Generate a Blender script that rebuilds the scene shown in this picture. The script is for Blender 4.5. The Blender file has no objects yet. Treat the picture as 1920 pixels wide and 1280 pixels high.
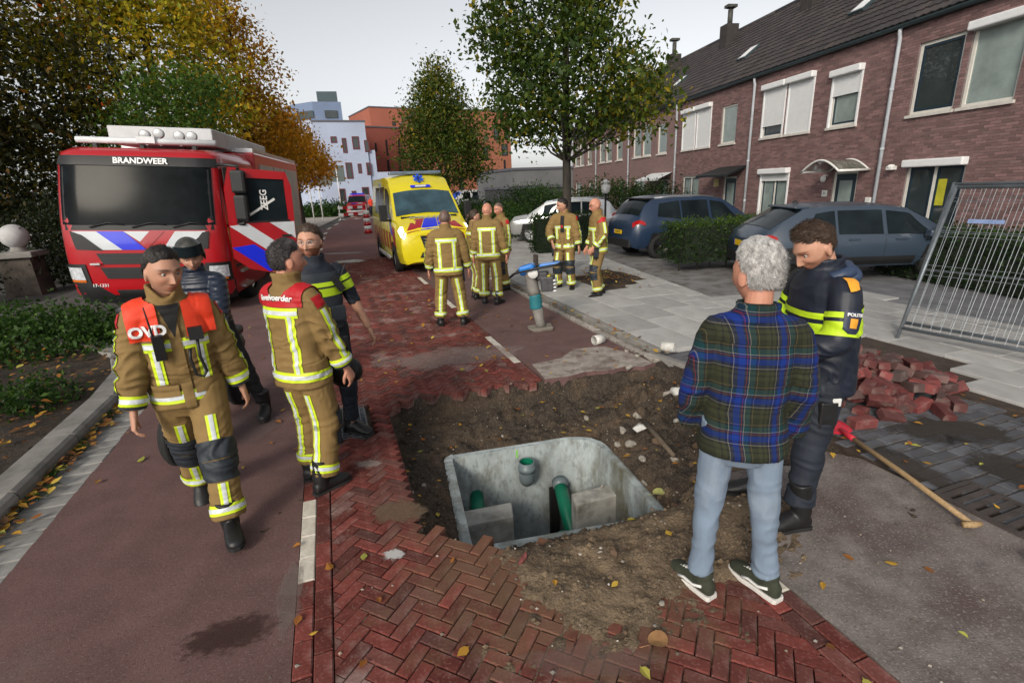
import bpy, bmesh, math, random
import numpy as np
from math import sin, cos, pi, radians, atan2, hypot
from mathutils import Vector, Matrix, Euler, noise
from mathutils.bvhtree import BVHTree

random.seed(7); RNG = np.random.default_rng(7)
SC = bpy.context.scene
COL = SC.collection

# ------------------------------------------------------------------ camera
CAMH, TILT, ROLL, FPX = 2.10, radians(17.05), radians(2.5), 945.0
_F = Vector((0, cos(TILT), -sin(TILT))); _U0 = Vector((0, sin(TILT), cos(TILT))); _R0 = Vector((1, 0, 0))
_R = _R0 * cos(ROLL) - _U0 * sin(ROLL); _U = _R0 * sin(ROLL) + _U0 * cos(ROLL)
cam_data = bpy.data.cameras.new('camera'); cam = bpy.data.objects.new('camera', cam_data); COL.objects.link(cam)
cam_data.sensor_width = 36.0; cam_data.lens = 36.0 * FPX / 1920.0; cam_data.clip_end = 2000; cam_data.clip_start = 0.05
M = Matrix.Identity(4)
for i in range(3):
    M[i][0] = _R[i]; M[i][1] = _U[i]; M[i][2] = -_F[i]
M.translation = Vector((0, 0, CAMH)); cam.matrix_world = M
SC.camera = cam

# ------------------------------------------------------------------ sky, sun, exposure
SUN_EL, SUN_AZ = radians(28.0), radians(202.0)      # azimuth clockwise from +Y: veiled sun behind the camera
W = bpy.data.worlds.new('World'); SC.world = W; W.use_nodes = True
wn, wl = W.node_tree.nodes, W.node_tree.links
for n_ in list(wn): wn.remove(n_)
sky = wn.new('ShaderNodeTexSky'); sky.sky_type = 'NISHITA'; sky.sun_disc = False
sky.sun_elevation = SUN_EL; sky.sun_rotation = SUN_AZ; sky.air_density = 1.0; sky.dust_density = 2.0; sky.ozone_density = 1.0
hsv = wn.new('ShaderNodeHueSaturation'); hsv.inputs['Saturation'].default_value = 0.16
wb = wn.new('ShaderNodeBackground'); wb.inputs['Strength'].default_value = 0.108
wo = wn.new('ShaderNodeOutputWorld')
wl.new(sky.outputs[0], hsv.inputs['Color']); wl.new(hsv.outputs[0], wb.inputs[0]); wl.new(wb.outputs[0], wo.inputs[0])
sd = bpy.data.lights.new('sun', 'SUN'); sd.energy = 1.5; sd.angle = radians(15); sd.color = (1.0, 0.89, 0.73)
sun = bpy.data.objects.new('sun', sd); COL.objects.link(sun)
_sdir = Vector((sin(SUN_AZ) * cos(SUN_EL), cos(SUN_AZ) * cos(SUN_EL), sin(SUN_EL)))
sun.rotation_euler = _sdir.to_track_quat('Z', 'Y').to_euler()
SC.view_settings.view_transform = 'Standard'; SC.view_settings.look = 'None'
SC.view_settings.exposure = 0.6; SC.view_settings.gamma = 1.0
SC.render.engine = 'CYCLES'
SC.cycles.max_bounces = 6; SC.cycles.use_denoising = True

# ------------------------------------------------------------------ small helpers
def ray(px, py):
    return _F + _R * ((px - 960) / FPX) + _U * ((640 - py) / FPX)
def G(px, py, z=0.0):                                # ground point under a spot of the photograph
    r = ray(px, py); k = (z - CAMH) / r.z
    return Vector((r.x * k, r.y * k, z))
def PD(px, py, d):                                   # point at forward distance d
    r = ray(px, py); k = d / r.y
    return Vector((r.x * k, d, CAMH + r.z * k))
def proj(p):
    q = Vector(p) - Vector((0, 0, CAMH)); d = q.dot(_F)
    if d < .05: return None
    return 960 + FPX * q.dot(_R) / d, 640 - FPX * q.dot(_U) / d
def seen(p, m=40):
    q = proj(p)
    return q is not None and -m < q[0] < 1920 + m and -m < q[1] < 1280 + m

def tag(o, label=None, cat=None, group=None, kind=None):
    if label: o['label'] = label
    if cat: o['category'] = cat
    if group: o['group'] = group
    if kind: o['kind'] = kind
    return o
def empty(name, loc=(0, 0, 0), rz=0.0, label=None, cat=None, group=None, parent=None):
    o = bpy.data.objects.new(name, None); COL.objects.link(o); o.empty_display_size = .1
    o.location = loc; o.rotation_euler = (0, 0, rz)
    if parent: o.parent = parent
    return tag(o, label, cat, group)
def link(name, me, parent=None, loc=None, rot=None, scale=None):
    o = bpy.data.objects.new(name, me); COL.objects.link(o)
    if parent: o.parent = parent
    if loc is not None: o.location = loc
    if rot is not None: o.rotation_euler = rot
    if scale is not None: o.scale = scale
    return o

# ------------------------------------------------------------------ materials
MATS = {}
def mat(name, col, rough=.6, metal=0., var=.12, vs=6., bump=0., bs=60., rnd=0., col2=None, s2=2., lo=.5, hi=.62,
        coat=0., spec=.5, rcol=None, trans=0., emit=None, sheen=0., alpha=None, detail=4., ior=1.45, stretch=None, soil=False, speck=None):
    if name in MATS: return MATS[name]
    m = bpy.data.materials.new(name); m.use_nodes = True; MATS[name] = m
    nt = m.node_tree; N = nt.nodes; L = nt.links
    b = N['Principled BSDF']
    b.inputs['Roughness'].default_value = rough; b.inputs['Metallic'].default_value = metal
    b.inputs['Coat Weight'].default_value = coat; b.inputs['Specular IOR Level'].default_value = spec
    b.inputs['Transmission Weight'].default_value = trans; b.inputs['IOR'].default_value = ior
    b.inputs['Sheen Weight'].default_value = sheen
    if coat: b.inputs['Coat Roughness'].default_value = .04
    if alpha is not None: b.inputs['Alpha'].default_value = alpha
    if emit:
        b.inputs['Emission Color'].default_value = (*emit[:3], 1); b.inputs['Emission Strength'].default_value = emit[3]
    tc = N.new('ShaderNodeTexCoord'); src = tc.outputs['Object']
    if stretch:
        mp = N.new('ShaderNodeMapping'); mp.inputs['Scale'].default_value = stretch; L.new(src, mp.inputs[0]); src = mp.outputs[0]
    def nz(scale, det=detail, rough_=.6):
        n = N.new('ShaderNodeTexNoise'); n.inputs['Scale'].default_value = scale; n.inputs['Detail'].default_value = det
        n.inputs['Roughness'].default_value = rough_; L.new(src, n.inputs['Vector']); return n.outputs['Fac']
    def mix(a, bb, fac, mode='MIX'):
        x = N.new('ShaderNodeMix'); x.data_type = 'RGBA'; x.blend_type = mode
        for sock, v in ((x.inputs['Factor'], fac), (x.inputs['A'], a), (x.inputs['B'], bb)):
            if hasattr(v, 'links'): L.new(v, sock)
            elif isinstance(v, (int, float)): sock.default_value = v
            else: sock.default_value = (*v[:3], 1)
        return x.outputs['Result']
    def mr(v, a, bb, c, d):
        x = N.new('ShaderNodeMapRange'); L.new(v, x.inputs[0])
        for i, k in enumerate((a, bb, c, d)): x.inputs[i + 1].default_value = k
        return x.outputs[0]
    c = col
    if var:
        f = mr(nz(vs), .3, .7, 0, 1)
        c = mix([k * (1 - var) for k in col], [min(1, k * (1 + var)) for k in col], f)
    if rnd or rcol:
        oi = N.new('ShaderNodeObjectInfo'); at = N.new('ShaderNodeAttribute'); at.attribute_name = 'rnd'
        ad = N.new('ShaderNodeMath'); ad.operation = 'ADD'; L.new(oi.outputs['Random'], ad.inputs[0]); L.new(at.outputs['Fac'], ad.inputs[1])
        fr = N.new('ShaderNodeMath'); fr.operation = 'FRACT'; L.new(ad.outputs[0], fr.inputs[0]); r_ = fr.outputs[0]
        if rcol:
            f2 = N.new('ShaderNodeMath'); f2.operation = 'MULTIPLY'; f2.inputs[1].default_value = 7.31; L.new(r_, f2.inputs[0])
            f3 = N.new('ShaderNodeMath'); f3.operation = 'FRACT'; L.new(f2.outputs[0], f3.inputs[0])
            c = mix(c, rcol, mr(f3.outputs[0], .35, 1, 0, 1))
        if rnd:
            g = N.new('ShaderNodeCombineColor'); k = mr(r_, 0, 1, 1 - rnd, 1 + rnd)
            for i in range(3): L.new(k, g.inputs[i])
            c = mix(c, g.outputs[0], 1.0, 'MULTIPLY')
    if col2 is not None:
        c = mix(c, col2, mr(nz(s2, 6, .65), lo, hi, 0, 1))
    if speck:
        c = mix(c, speck[0], mr(nz(speck[1], 2, .5), .56, .66, 0, speck[2])); c = mix(c, [k * .35 for k in col], mr(nz(speck[1] * .8, 2, .5), .42, .33, 0, speck[2]))
    if soil:                                         # sand trodden over the paving round the pit (dirt with a shape of its own)
        ge = N.new('ShaderNodeNewGeometry'); vm = N.new('ShaderNodeVectorMath'); vm.operation = 'SUBTRACT'
        vm.inputs[1].default_value = (0.25, 2.55, 0); L.new(ge.outputs['Position'], vm.inputs[0])
        v2 = N.new('ShaderNodeVectorMath'); v2.operation = 'MULTIPLY'; v2.inputs[1].default_value = (.85, .95, 0); L.new(vm.outputs[0], v2.inputs[0])
        ln = N.new('ShaderNodeVectorMath'); ln.operation = 'LENGTH'; L.new(v2.outputs[0], ln.inputs[0])
        nn = N.new('ShaderNodeTexNoise'); nn.inputs['Scale'].default_value = 4.5; nn.inputs['Detail'].default_value = 8; nn.inputs['Roughness'].default_value = .75
        L.new(ge.outputs['Position'], nn.inputs['Vector'])
        su = N.new('ShaderNodeMath'); su.operation = 'MULTIPLY_ADD'; su.inputs[1].default_value = 2.1; su.inputs[2].default_value = -1.05
        L.new(nn.outputs['Fac'], su.inputs[0])
        sb = N.new('ShaderNodeMath'); sb.operation = 'ADD'; L.new(ln.outputs['Value'], sb.inputs[0]); L.new(su.outputs[0], sb.inputs[1])
        c = mix(c, (.15, .095, .055), mr(sb.outputs[0], .5, .95, .6, 0))
    if hasattr(c, 'links'): L.new(c, b.inputs['Base Color'])
    else: b.inputs['Base Color'].default_value = (*c[:3], 1)
    if bump:
        bp = N.new('ShaderNodeBump'); bp.inputs['Strength'].default_value = 1.0; bp.inputs['Distance'].default_value = bump
        L.new(nz(bs, 6), bp.inputs['Height']); L.new(bp.outputs[0], b.inputs['Normal'])
    return m
def nodes_of(m):
    nt = m.node_tree
    return nt.nodes, nt.links, nt.nodes['Principled BSDF']

# ------------------------------------------------------------------ mesh builder
class MB:
    def __init__(s):
        s.v = []; s.f = []; s.m = []; s.r = []; s.sm = []
    def add(s, vs, fs, mi=0, rnd=0., smooth=False):
        o = len(s.v); s.v.extend([tuple(p) for p in vs])
        for f in fs:
            s.f.append(tuple(i + o for i in f)); s.m.append(mi); s.r.append(rnd); s.sm.append(smooth)
        return s
    def box(s, c, d, rot=None, mi=0, rnd=0., taper=None):
        hx, hy, hz = d[0] / 2, d[1] / 2, d[2] / 2; t = taper or (1, 1)
        vs = [Vector((x * hx * (t[0] if z > 0 else 1), y * hy * (t[1] if z > 0 else 1), z * hz)) for z in (-1, 1) for y in (-1, 1) for x in (-1, 1)]
        if rot is not None:
            R = rot if isinstance(rot, Matrix) else Euler(rot).to_matrix()
            vs = [R @ p for p in vs]
        c = Vector(c)
        return s.add([p + c for p in vs], [(0, 2, 3, 1), (4, 5, 7, 6), (0, 1, 5, 4), (2, 6, 7, 3), (0, 4, 6, 2), (1, 3, 7, 5)], mi, rnd)
    def prism(s, poly, z0, z1, mi=0, rnd=0., bottom=True, fn=None):
        n = len(poly); fn = fn or (lambda x, y, z: (x, y, z))
        vs = [fn(p[0], p[1], z0) for p in poly] + [fn(p[0], p[1], z1) for p in poly]
        fs = [tuple(range(n, 2 * n))] + [(i, (i + 1) % n, n + (i + 1) % n, n + i) for i in range(n)]
        if bottom: fs.append(tuple(range(n - 1, -1, -1)))
        return s.add(vs, fs, mi, rnd)
    def rings(s, rings, mi=0, cap=True, smooth=True, rnd=0., close=True):
        n = len(rings[0]); vs = [p for r in rings for p in r]; fs = []
        for i in range(len(rings) - 1):
            for j in range(n if close else n - 1):
                a, b = i * n + j, i * n + (j + 1) % n
                fs.append((a, b, b + n, a + n))
        if cap:
            fs.append(tuple(range(n - 1, -1, -1))); k = (len(rings) - 1) * n; fs.append(tuple(range(k, k + n)))
        return s.add(vs, fs, mi, rnd, smooth)
    def tube(s, path, rad, n=10, mi=0, cap=True, smooth=True, rnd=0.):
        path = [Vector(p) for p in path]
        if not isinstance(rad, (list, tuple)): rad = [rad] * len(path)
        rr = []; up = None
        for i, p in enumerate(path):
            d = (path[min(i + 1, len(path) - 1)] - path[max(i - 1, 0)]).normalized()
            if up is None: up = Vector((0, 0, 1)) if abs(d.z) < .9 else Vector((0, 1, 0))
            x = d.cross(up).normalized(); y = x.cross(d).normalized(); up = y
            rr.append([p + x * (rad[i] * cos(2 * pi * k / n)) + y * (rad[i] * sin(2 * pi * k / n)) for k in range(n)])
        return s.rings(rr, mi, cap, smooth, rnd)
    def cyl(s, c, r, h, n=20, mi=0, r2=None, axis='Z', smooth=True):
        c = Vector(c); a = {'X': Vector((1, 0, 0)), 'Y': Vector((0, 1, 0)), 'Z': Vector((0, 0, 1))}[axis]
        return s.tube([c - a * h / 2, c + a * h / 2], [r, r if r2 is None else r2], n, mi, True, smooth)
    def lathe(s, prof, c=(0, 0, 0), n=24, mi=0, axis='Z', cap=False, smooth=True):
        c = Vector(c); rr = []
        for r, h in prof:
            ring = []
            for k in range(n):
                a = 2 * pi * k / n; x, y = r * cos(a), r * sin(a)
                ring.append(c + Vector({'Z': (x, y, h), 'Y': (x, h, y), 'X': (h, x, y)}[axis]))
            rr.append(ring)
        return s.rings(rr, mi, cap, smooth)
    def sphere(s, c, r, nu=14, nv=9, mi=0, smooth=True):
        c = Vector(c); r = Vector(r) if not isinstance(r, (int, float)) else Vector((r, r, r)); rr = []
        for i in range(nv + 1):
            ph = pi * i / nv
            rr.append([c + Vector((r.x * max(sin(ph), .002) * cos(2 * pi * k / nu), r.y * max(sin(ph), .002) * sin(2 * pi * k / nu), -r.z * cos(ph))) for k in range(nu)])
        return s.rings(rr, mi, True, smooth)
    def sheet(s, pts, mi=0, rnd=0.):
        return s.add(pts, [tuple(range(len(pts)))], mi, rnd)
    def mesh(s, name, mats):
        me = bpy.data.meshes.new(name); me.from_pydata(s.v, [], s.f)
        if not isinstance(mats, (list, tuple)): mats = [mats]
        for m in mats: me.materials.append(m)
        me.polygons.foreach_set('material_index', np.array(s.m, dtype=np.int32))
        me.polygons.foreach_set('use_smooth', np.array(s.sm, dtype=bool))
        if any(s.r):
            at = me.attributes.new('rnd', 'FLOAT', 'FACE'); at.data.foreach_set('value', np.array(s.r, dtype=np.float32))
        me.update(); return me
    def build(s, name, mats, parent=None, loc=None, rot=None, fix=True, bevel=0., seg=2, weld=False):
        me = s.mesh(name, mats)
        if fix:
            bm = bmesh.new(); bm.from_mesh(me)
            if weld: bmesh.ops.remove_doubles(bm, verts=bm.verts, dist=1e-4)
            bmesh.ops.recalc_face_normals(bm, faces=bm.faces); bm.to_mesh(me); bm.free()
        o = link(name, me, parent, loc, rot)
        if bevel:
            md = o.modifiers.new('bevel', 'BEVEL'); md.width = bevel; md.segments = seg; md.limit_method = 'ANGLE'; md.angle_limit = radians(40)
            md.harden_normals = False
        return o
def text(name, body, size, m, parent, loc, rot=(0, 0, 0), ext=.002, align='CENTER', sx=1.0, bold=.0, shear=0., wrap=None):
    cu = bpy.data.curves.new(name, 'FONT'); cu.body = body; cu.size = size; cu.extrude = ext; cu.align_x = align; cu.align_y = 'CENTER'; cu.offset = bold; cu.resolution_u = 3
    o = bpy.data.objects.new('tmp_text', cu); COL.objects.link(o); me = bpy.data.meshes.new_from_object(o.evaluated_get(bpy.context.evaluated_depsgraph_get())); bpy.data.objects.remove(o)
    me.materials.clear(); me.materials.append(m); R_ = Euler(rot).to_matrix()
    if wrap:                                         # press the letters onto a garment: wrap = BVH tree in the parent's frame
        n = R_ @ Vector((0, 0, 1))
        for v in me.vertices:
            p = R_ @ Vector((v.co.x * sx, v.co.y, 0)) + Vector(loc); h = wrap.ray_cast(p + n * .12, -n, .4); v.co = (h[0] if h[0] else p) + n * (.003 + (.004 if v.co.z > 0 else 0))
        return link(name, me, parent)
    return link(name, me, parent, loc, rot, (sx, 1, 1))

# pieces that can be picked apart: the 300 that show largest are objects of their own, the rest one mesh
def pieces(name, rest_name, parent, items, material, proto, limit=300, near=None):
    """items: list of (Matrix, key); proto: MB of one piece. Nearest in view -> objects."""
    near = near or (lambda M_: (0 if seen(M_.translation) else 1000) + (M_.translation - cam.location).length)
    order = sorted(range(len(items)), key=lambda i: near(items[i]))
    me = proto.mesh(name, material); bm = bmesh.new(); bm.from_mesh(me); bmesh.ops.recalc_face_normals(bm, faces=bm.faces); bm.to_mesh(me); bm.free()
    for i in order[:limit]:
        o = bpy.data.objects.new(name, me); COL.objects.link(o); o.parent = parent; o.matrix_world = items[i]
    rest = order[limit:]
    if rest:
        pv = np.array(proto.v); nv = len(pv); V = []; Fc = []; R_ = []
        for k, i in enumerate(rest):
            A = np.array(items[i]); V.append(pv @ A[:3, :3].T + A[:3, 3]); R_ += [RNG.random()] * len(proto.f)
            Fc += [tuple(a + k * nv for a in f) for f in proto.f]
        me2 = bpy.data.meshes.new(rest_name); me2.from_pydata(np.concatenate(V).tolist(), [], Fc)
        me2.materials.append(material)
        at = me2.attributes.new('rnd', 'FLOAT', 'FACE'); at.data.foreach_set('value', np.array(R_, dtype=np.float32))
        bm = bmesh.new(); bm.from_mesh(me2); bmesh.ops.recalc_face_normals(bm, faces=bm.faces); bm.to_mesh(me2); bm.free()
        o = link(rest_name, me2, parent); o['kind'] = 'stuff'
def brick_proto(L, Wd, H, c=.006):
    b = MB(); x, y = L / 2, Wd / 2
    vs = [(sx * x, sy * y, -H) for sx, sy in ((-1, -1), (1, -1), (1, 1), (-1, 1))] + [(sx * x, sy * y, -c) for sx, sy in ((-1, -1), (1, -1), (1, 1), (-1, 1))] \
        + [(sx * (x - c), sy * (y - c), 0) for sx, sy in ((-1, -1), (1, -1), (1, 1), (-1, 1))]
    fs = [(i, (i + 1) % 4, 4 + (i + 1) % 4, 4 + i) for i in range(4)] + [(4 + i, 4 + (i + 1) % 4, 8 + (i + 1) % 4, 8 + i) for i in range(4)] + [(8, 9, 10, 11)]
    return b.add(vs, fs)
def TR(x, y, z, rz=0., rx=0., ry=0., s=None):
    m = Matrix.Translation((x, y, z)) @ Euler((rx, ry, rz)).to_matrix().to_4x4()
    if s: m = m @ Matrix.Diagonal((*s, 1))
    return m
def inpoly(p, poly):
    x, y = p[0], p[1]; c = False; j = len(poly) - 1
    for i in range(len(poly)):
        xi, yi = poly[i][0], poly[i][1]; xj, yj = poly[j][0], poly[j][1]
        if (yi > y) != (yj > y) and x < (xj - xi) * (y - yi) / (yj - yi) + xi: c = not c
        j = i
    return c
def clip_poly(poly, a, b, c):                        # keep a*x+b*y<=c
    out = []
    for i in range(len(poly)):
        p, q = poly[i], poly[(i + 1) % len(poly)]
        dp, dq = a * p[0] + b * p[1] - c, a * q[0] + b * q[1] - c
        if dp <= 0: out.append(p)
        if (dp < 0) != (dq < 0) and dp != dq:
            t = dp / (dp - dq); out.append((p[0] + t * (q[0] - p[0]), p[1] + t * (q[1] - p[1])))
    return out
# road frame: u along the road (away from the camera), v across it (to the right); origin on the right-hand white line
RO = Vector((1.3, 2.51, 0)); RD = Vector((-.3262, .9453, 0)); RN = Vector((.9453, .3262, 0)); RA = atan2(RN.y, RN.x)
def RW(u, v, z=0.):
    p = RO + RD * u + RN * v
    return Vector((p.x, p.y, z))
def WR(x, y):
    d = Vector((x, y, 0)) - RO
    return d.dot(RD), d.dot(RN)
# ================================================================== THE SETTING
BL_, BW_ = .186, .0755                                # paving brick module
M_brick = mat('paving_brick', (.15, .038, .031), rough=.9, spec=.25, var=.25, vs=14, bump=.003, bs=70, rnd=.34, rcol=(.105, .048, .041),
              col2=(.33, .25, .225), s2=2.1, lo=.53, hi=.74, soil=True, speck=((.30, .2, .18), 60, .25))
M_mortar = mat('joint_sand', (.05, .035, .027), rough=.95, var=.35, vs=9, bump=.004, bs=60, soil=True)
M_redasph = mat('red_asphalt', (.125, .068, .064), rough=.85, var=.22, vs=3.2, bump=.003, bs=150, col2=(.16, .115, .105), s2=.9, lo=.6, hi=.85, speck=((.2, .145, .135), 75, .45))
M_wornasph = mat('worn_asphalt', (.18, .155, .145), rough=.9, var=.35, vs=5, bump=.005, bs=110, col2=(.10, .07, .066), s2=1.6, lo=.45, hi=.65, speck=((.34, .31, .29), 70, .5))
M_greyasph = mat('grey_asphalt', (.075, .073, .072), rough=.9, var=.3, vs=2, bump=.003, bs=140)
M_white = mat('road_white', (.56, .52, .45), rough=.8, var=.22, vs=12, bump=.001, bs=100, col2=(.3, .24, .2), s2=5, lo=.52, hi=.7)
M_kerb = mat('kerb_concrete', (.23, .22, .205), rough=.9, var=.25, vs=4, bump=.003, bs=110, rnd=.12, col2=(.10, .10, .085), s2=1.8, lo=.5, hi=.68)
M_tile = mat('pavement_concrete', (.36, .355, .345), rough=.85, var=.18, vs=3, speck=((.5, .5, .5), 160, .3), bump=.0015, bs=160, rnd=.13, col2=(.24, .235, .22), s2=.8, lo=.52, hi=.72)
M_clinker = mat('grey_clinker', (.10, .105, .12), rough=.6, var=.25, vs=9, bump=.002, bs=90, rnd=.3, col2=(.055, .048, .042), s2=2.3, lo=.48, hi=.62)
M_gutter = mat('gutter_concrete', (.25, .245, .235), rough=.85, var=.2, vs=7, bump=.002, bs=110, rnd=.14)
M_soil = mat('dug_soil', (.042, .032, .024), rough=.97, var=.5, vs=7, bump=.02, bs=42, rcol=None, col2=(.085, .058, .037), s2=2.4, lo=.46, hi=.62, detail=8, speck=((.20, .155, .11), 75, .5))
M_sand = mat('dug_sand', (.15, .108, .068), rough=.97, var=.4, vs=6, bump=.02, bs=42, col2=(.06, .042, .028), s2=3.1, lo=.5, hi=.64, detail=8, speck=((.26, .20, .14), 80, .55))
M_bed = mat('bed_soil', (.03, .022, .016), rough=.97, var=.5, vs=4, bump=.02, bs=25, col2=(.07, .045, .025), s2=3, lo=.5, hi=.65)
M_ground = mat('far_ground', (.085, .08, .07), rough=.95, var=.3, vs=.4)
M_conc = mat('chamber_concrete', (.36, .41, .42), rough=.8, var=.35, vs=4.5, bump=.004, bs=45, speck=((.2, .19, .16), 25, .4), col2=(.13, .12, .08), s2=2.6, lo=.48, hi=.66, stretch=(1, 1, .45))
M_concold = mat('block_concrete', (.42, .41, .38), rough=.85, var=.3, vs=4, bump=.004, bs=50, col2=(.13, .12, .10), s2=3.5, lo=.5, hi=.72)

PIT = [(3.10, -1.62), (3.04, -.8), (2.96, .02), (2.84, .9), (2.80, 1.40), (2.40, 1.56), (1.60, 1.25), (.95, .72), (.58, .32), (.45, .05), (.42, -.6), (.47, -1.22), (.65, -1.5), (.92, -1.72), (1.6, -1.74), (2.6, -1.80)]
CH = [(-.62, 4.28), (.765, 4.58), (1.075, 3.30), (-.345, 3.02)]      # chamber, inner outline at the rim (world x, y)
RIM = -.35
PX0, PX1, PY0, PY1 = -2.0, 3.0, 1.2, 6.3             # rectangle of the dug ground

# base sheet reaching the horizon, open where the ground is dug
g = MB(); B_ = 900
for a, b, c, d in ((-B_, -B_, B_, PY0), (-B_, PY1, B_, B_), (-B_, PY0, PX0, PY1), (PX1, PY0, B_, PY1)):
    g.sheet([(a, b, -.07), (c, b, -.07), (c, d, -.07), (a, d, -.07)])
o = g.build('ground', M_ground); tag(o, 'dark ground reaching to the horizon', kind='structure')

def seg_d(P, a, b):
    a = np.array(a); b = np.array(b); ab = b - a
    t = np.clip(((P - a) @ ab) / (ab @ ab), 0, 1)
    return np.linalg.norm(P - (a + t[:, None] * ab), axis=1)
def poly_d(P, poly):
    return np.min([seg_d(P, poly[i], poly[(i + 1) % len(poly)]) for i in range(len(poly))], axis=0)
def np_in(P, poly):
    x, y = P[:, 0], P[:, 1]; c = np.zeros(len(P), bool); j = len(poly) - 1
    for i in range(len(poly)):
        xi, yi = poly[i][:2]; xj, yj = poly[j][:2]
        with np.errstate(divide='ignore', invalid='ignore'):
            c ^= ((yi > y) != (yj > y)) & (x < (xj - xi) * (y - yi) / (yj - yi) + xi)
        j = i
    return c
def fbm(P3, f, oct_=4):
    out = np.empty(len(P3))
    for i, p in enumerate(P3): out[i] = noise.fractal(Vector((p[0] * f, p[1] * f, p[2] * f if len(p) > 2 else 0)), .9, 2.0, oct_)
    return out
PITW = [tuple(RW(u, v)[:2]) for u, v in PIT]
st = .024
gx = np.arange(PX0, PX1 + st / 2, st); gy = np.arange(PY0, PY1 + st / 2, st)
XX, YY = np.meshgrid(gx, gy); P2 = np.stack([XX.ravel(), YY.ravel()], 1)
def outset(poly, d):
    c = np.mean(np.array(poly), 0); return [tuple(np.array(p) + (np.array(p) - c) / np.linalg.norm(np.array(p) - c) * d) for p in poly]
CHO = outset(CH, .10)
inQ = np_in(P2, PITW); dQ = poly_d(P2, PITW); dC = poly_d(P2, CHO); inC = np_in(P2, CHO)
UV = np.stack([(P2 - np.array(RO[:2])) @ np.array(RD[:2]), (P2 - np.array(RO[:2])) @ np.array(RN[:2])], 1)
nA = fbm(P2, 2.2, 5); nB = fbm(P2, 9, 4); nC = fbm(P2, 34, 3)
w = np.where(inC, 0, dC / (dC + dQ + 1e-6)); w = np.where(inQ, w, 1)
u_, v_ = UV[:, 0], UV[:, 1]
edge = -.15
wc = np.clip(w, 0, 1); led = np.where(v_ < .9, -.25, -.2); cl = np.clip(1 - dQ / (.07 + .03 * nA), 0, 1); cl = cl * cl * (3 - 2 * cl)
hb = RIM + (led - RIM) * np.clip(dC / .25, 0, 1); hb = hb + (edge - hb) * np.where(inQ, cl, 1)
hb -= np.exp(-((u_ - 2.55) / .22) ** 2) * np.where((v_ < .4) & inQ, .07, 0) * np.clip(dC / .15, 0, 1)       # trench behind the back wall
hb += np.where(inQ, 1, 0) * (nA * .055 + nB * .048 + nC * .019) * np.clip(dC / .06, 0.15, 1)
rb = np.clip((v_ - .35) / .5, 0, 1) * np.where(inQ, 1, 0)                                                      # rubble slope on the right
hb += rb * (.06 + nB * .05) * np.clip(dC / .15, 0, 1) * np.clip(dQ / .1, .2, 1)
mound = np.exp(-(((u_ - .06) / .46) ** 2 + ((v_ + .66) / .92) ** 2)) * .088 + np.exp(-(((u_ - .22) / .3) ** 2 + ((v_ - .12) / .55) ** 2)) * .085
mound = mound + nA * .035 + nB * .028 + nC * .015 - .045
hm = np.where(inQ, -9, np.maximum(-.07, mound))
front = inQ & (u_ < 1.25) & (v_ > -1.45)                                                                        # heap running down to the front wall
slope = np.where(front, (RIM - .02) + (.03 - RIM) * np.clip(dC / (dC + dQ + .01), 0, 1) ** .85 * np.clip(1.35 - np.abs(v_ + .45) / 1.2, 0, 1), -9)
hz = np.where(inQ, np.maximum(hb, slope + nB * .032 + nC * .017), hm)
hz = np.where(inC, -.6, hz)
bd = np.minimum(np.minimum(P2[:, 0] - PX0, PX1 - P2[:, 0]), np.minimum(P2[:, 1] - PY0, PY1 - P2[:, 1]))
hz = np.where(bd < .03, -.07, hz)
SOILZ = hz.reshape(XX.shape)
nx, ny = len(gx), len(gy)
idx = np.arange(nx * ny).reshape(ny, nx)
quads = np.stack([idx[:-1, :-1], idx[:-1, 1:], idx[1:, 1:], idx[1:, :-1]], -1).reshape(-1, 4)
keep = ~np_in(P2[quads].mean(1), outset(CH, .05))
me = bpy.data.meshes.new('dug_soil'); me.from_pydata(np.column_stack([P2, hz]).tolist(), [], quads[keep].tolist()); me.materials.append(M_soil); me.materials.append(M_sand)
qc = UV[quads[keep]].mean(1); nq = nB[quads[keep]].mean(1); sandy = (qc[:, 0] < .75 + nq * .5) & (qc[:, 1] < .55 + nq * .6)
me.polygons.foreach_set('material_index', sandy.astype(np.int32)); me.polygons.foreach_set('use_smooth', np.ones(len(me.polygons), bool)); me.update()
tag(link('dug_soil', me), 'brown dug soil round the open concrete pit', kind='structure')
def soil_z(x, y):
    i = int(round((x - PX0) / st)); j = int(round((y - PY0) / st))
    return float(SOILZ[min(max(j, 0), ny - 1), min(max(i, 0), nx - 1)])

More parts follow.
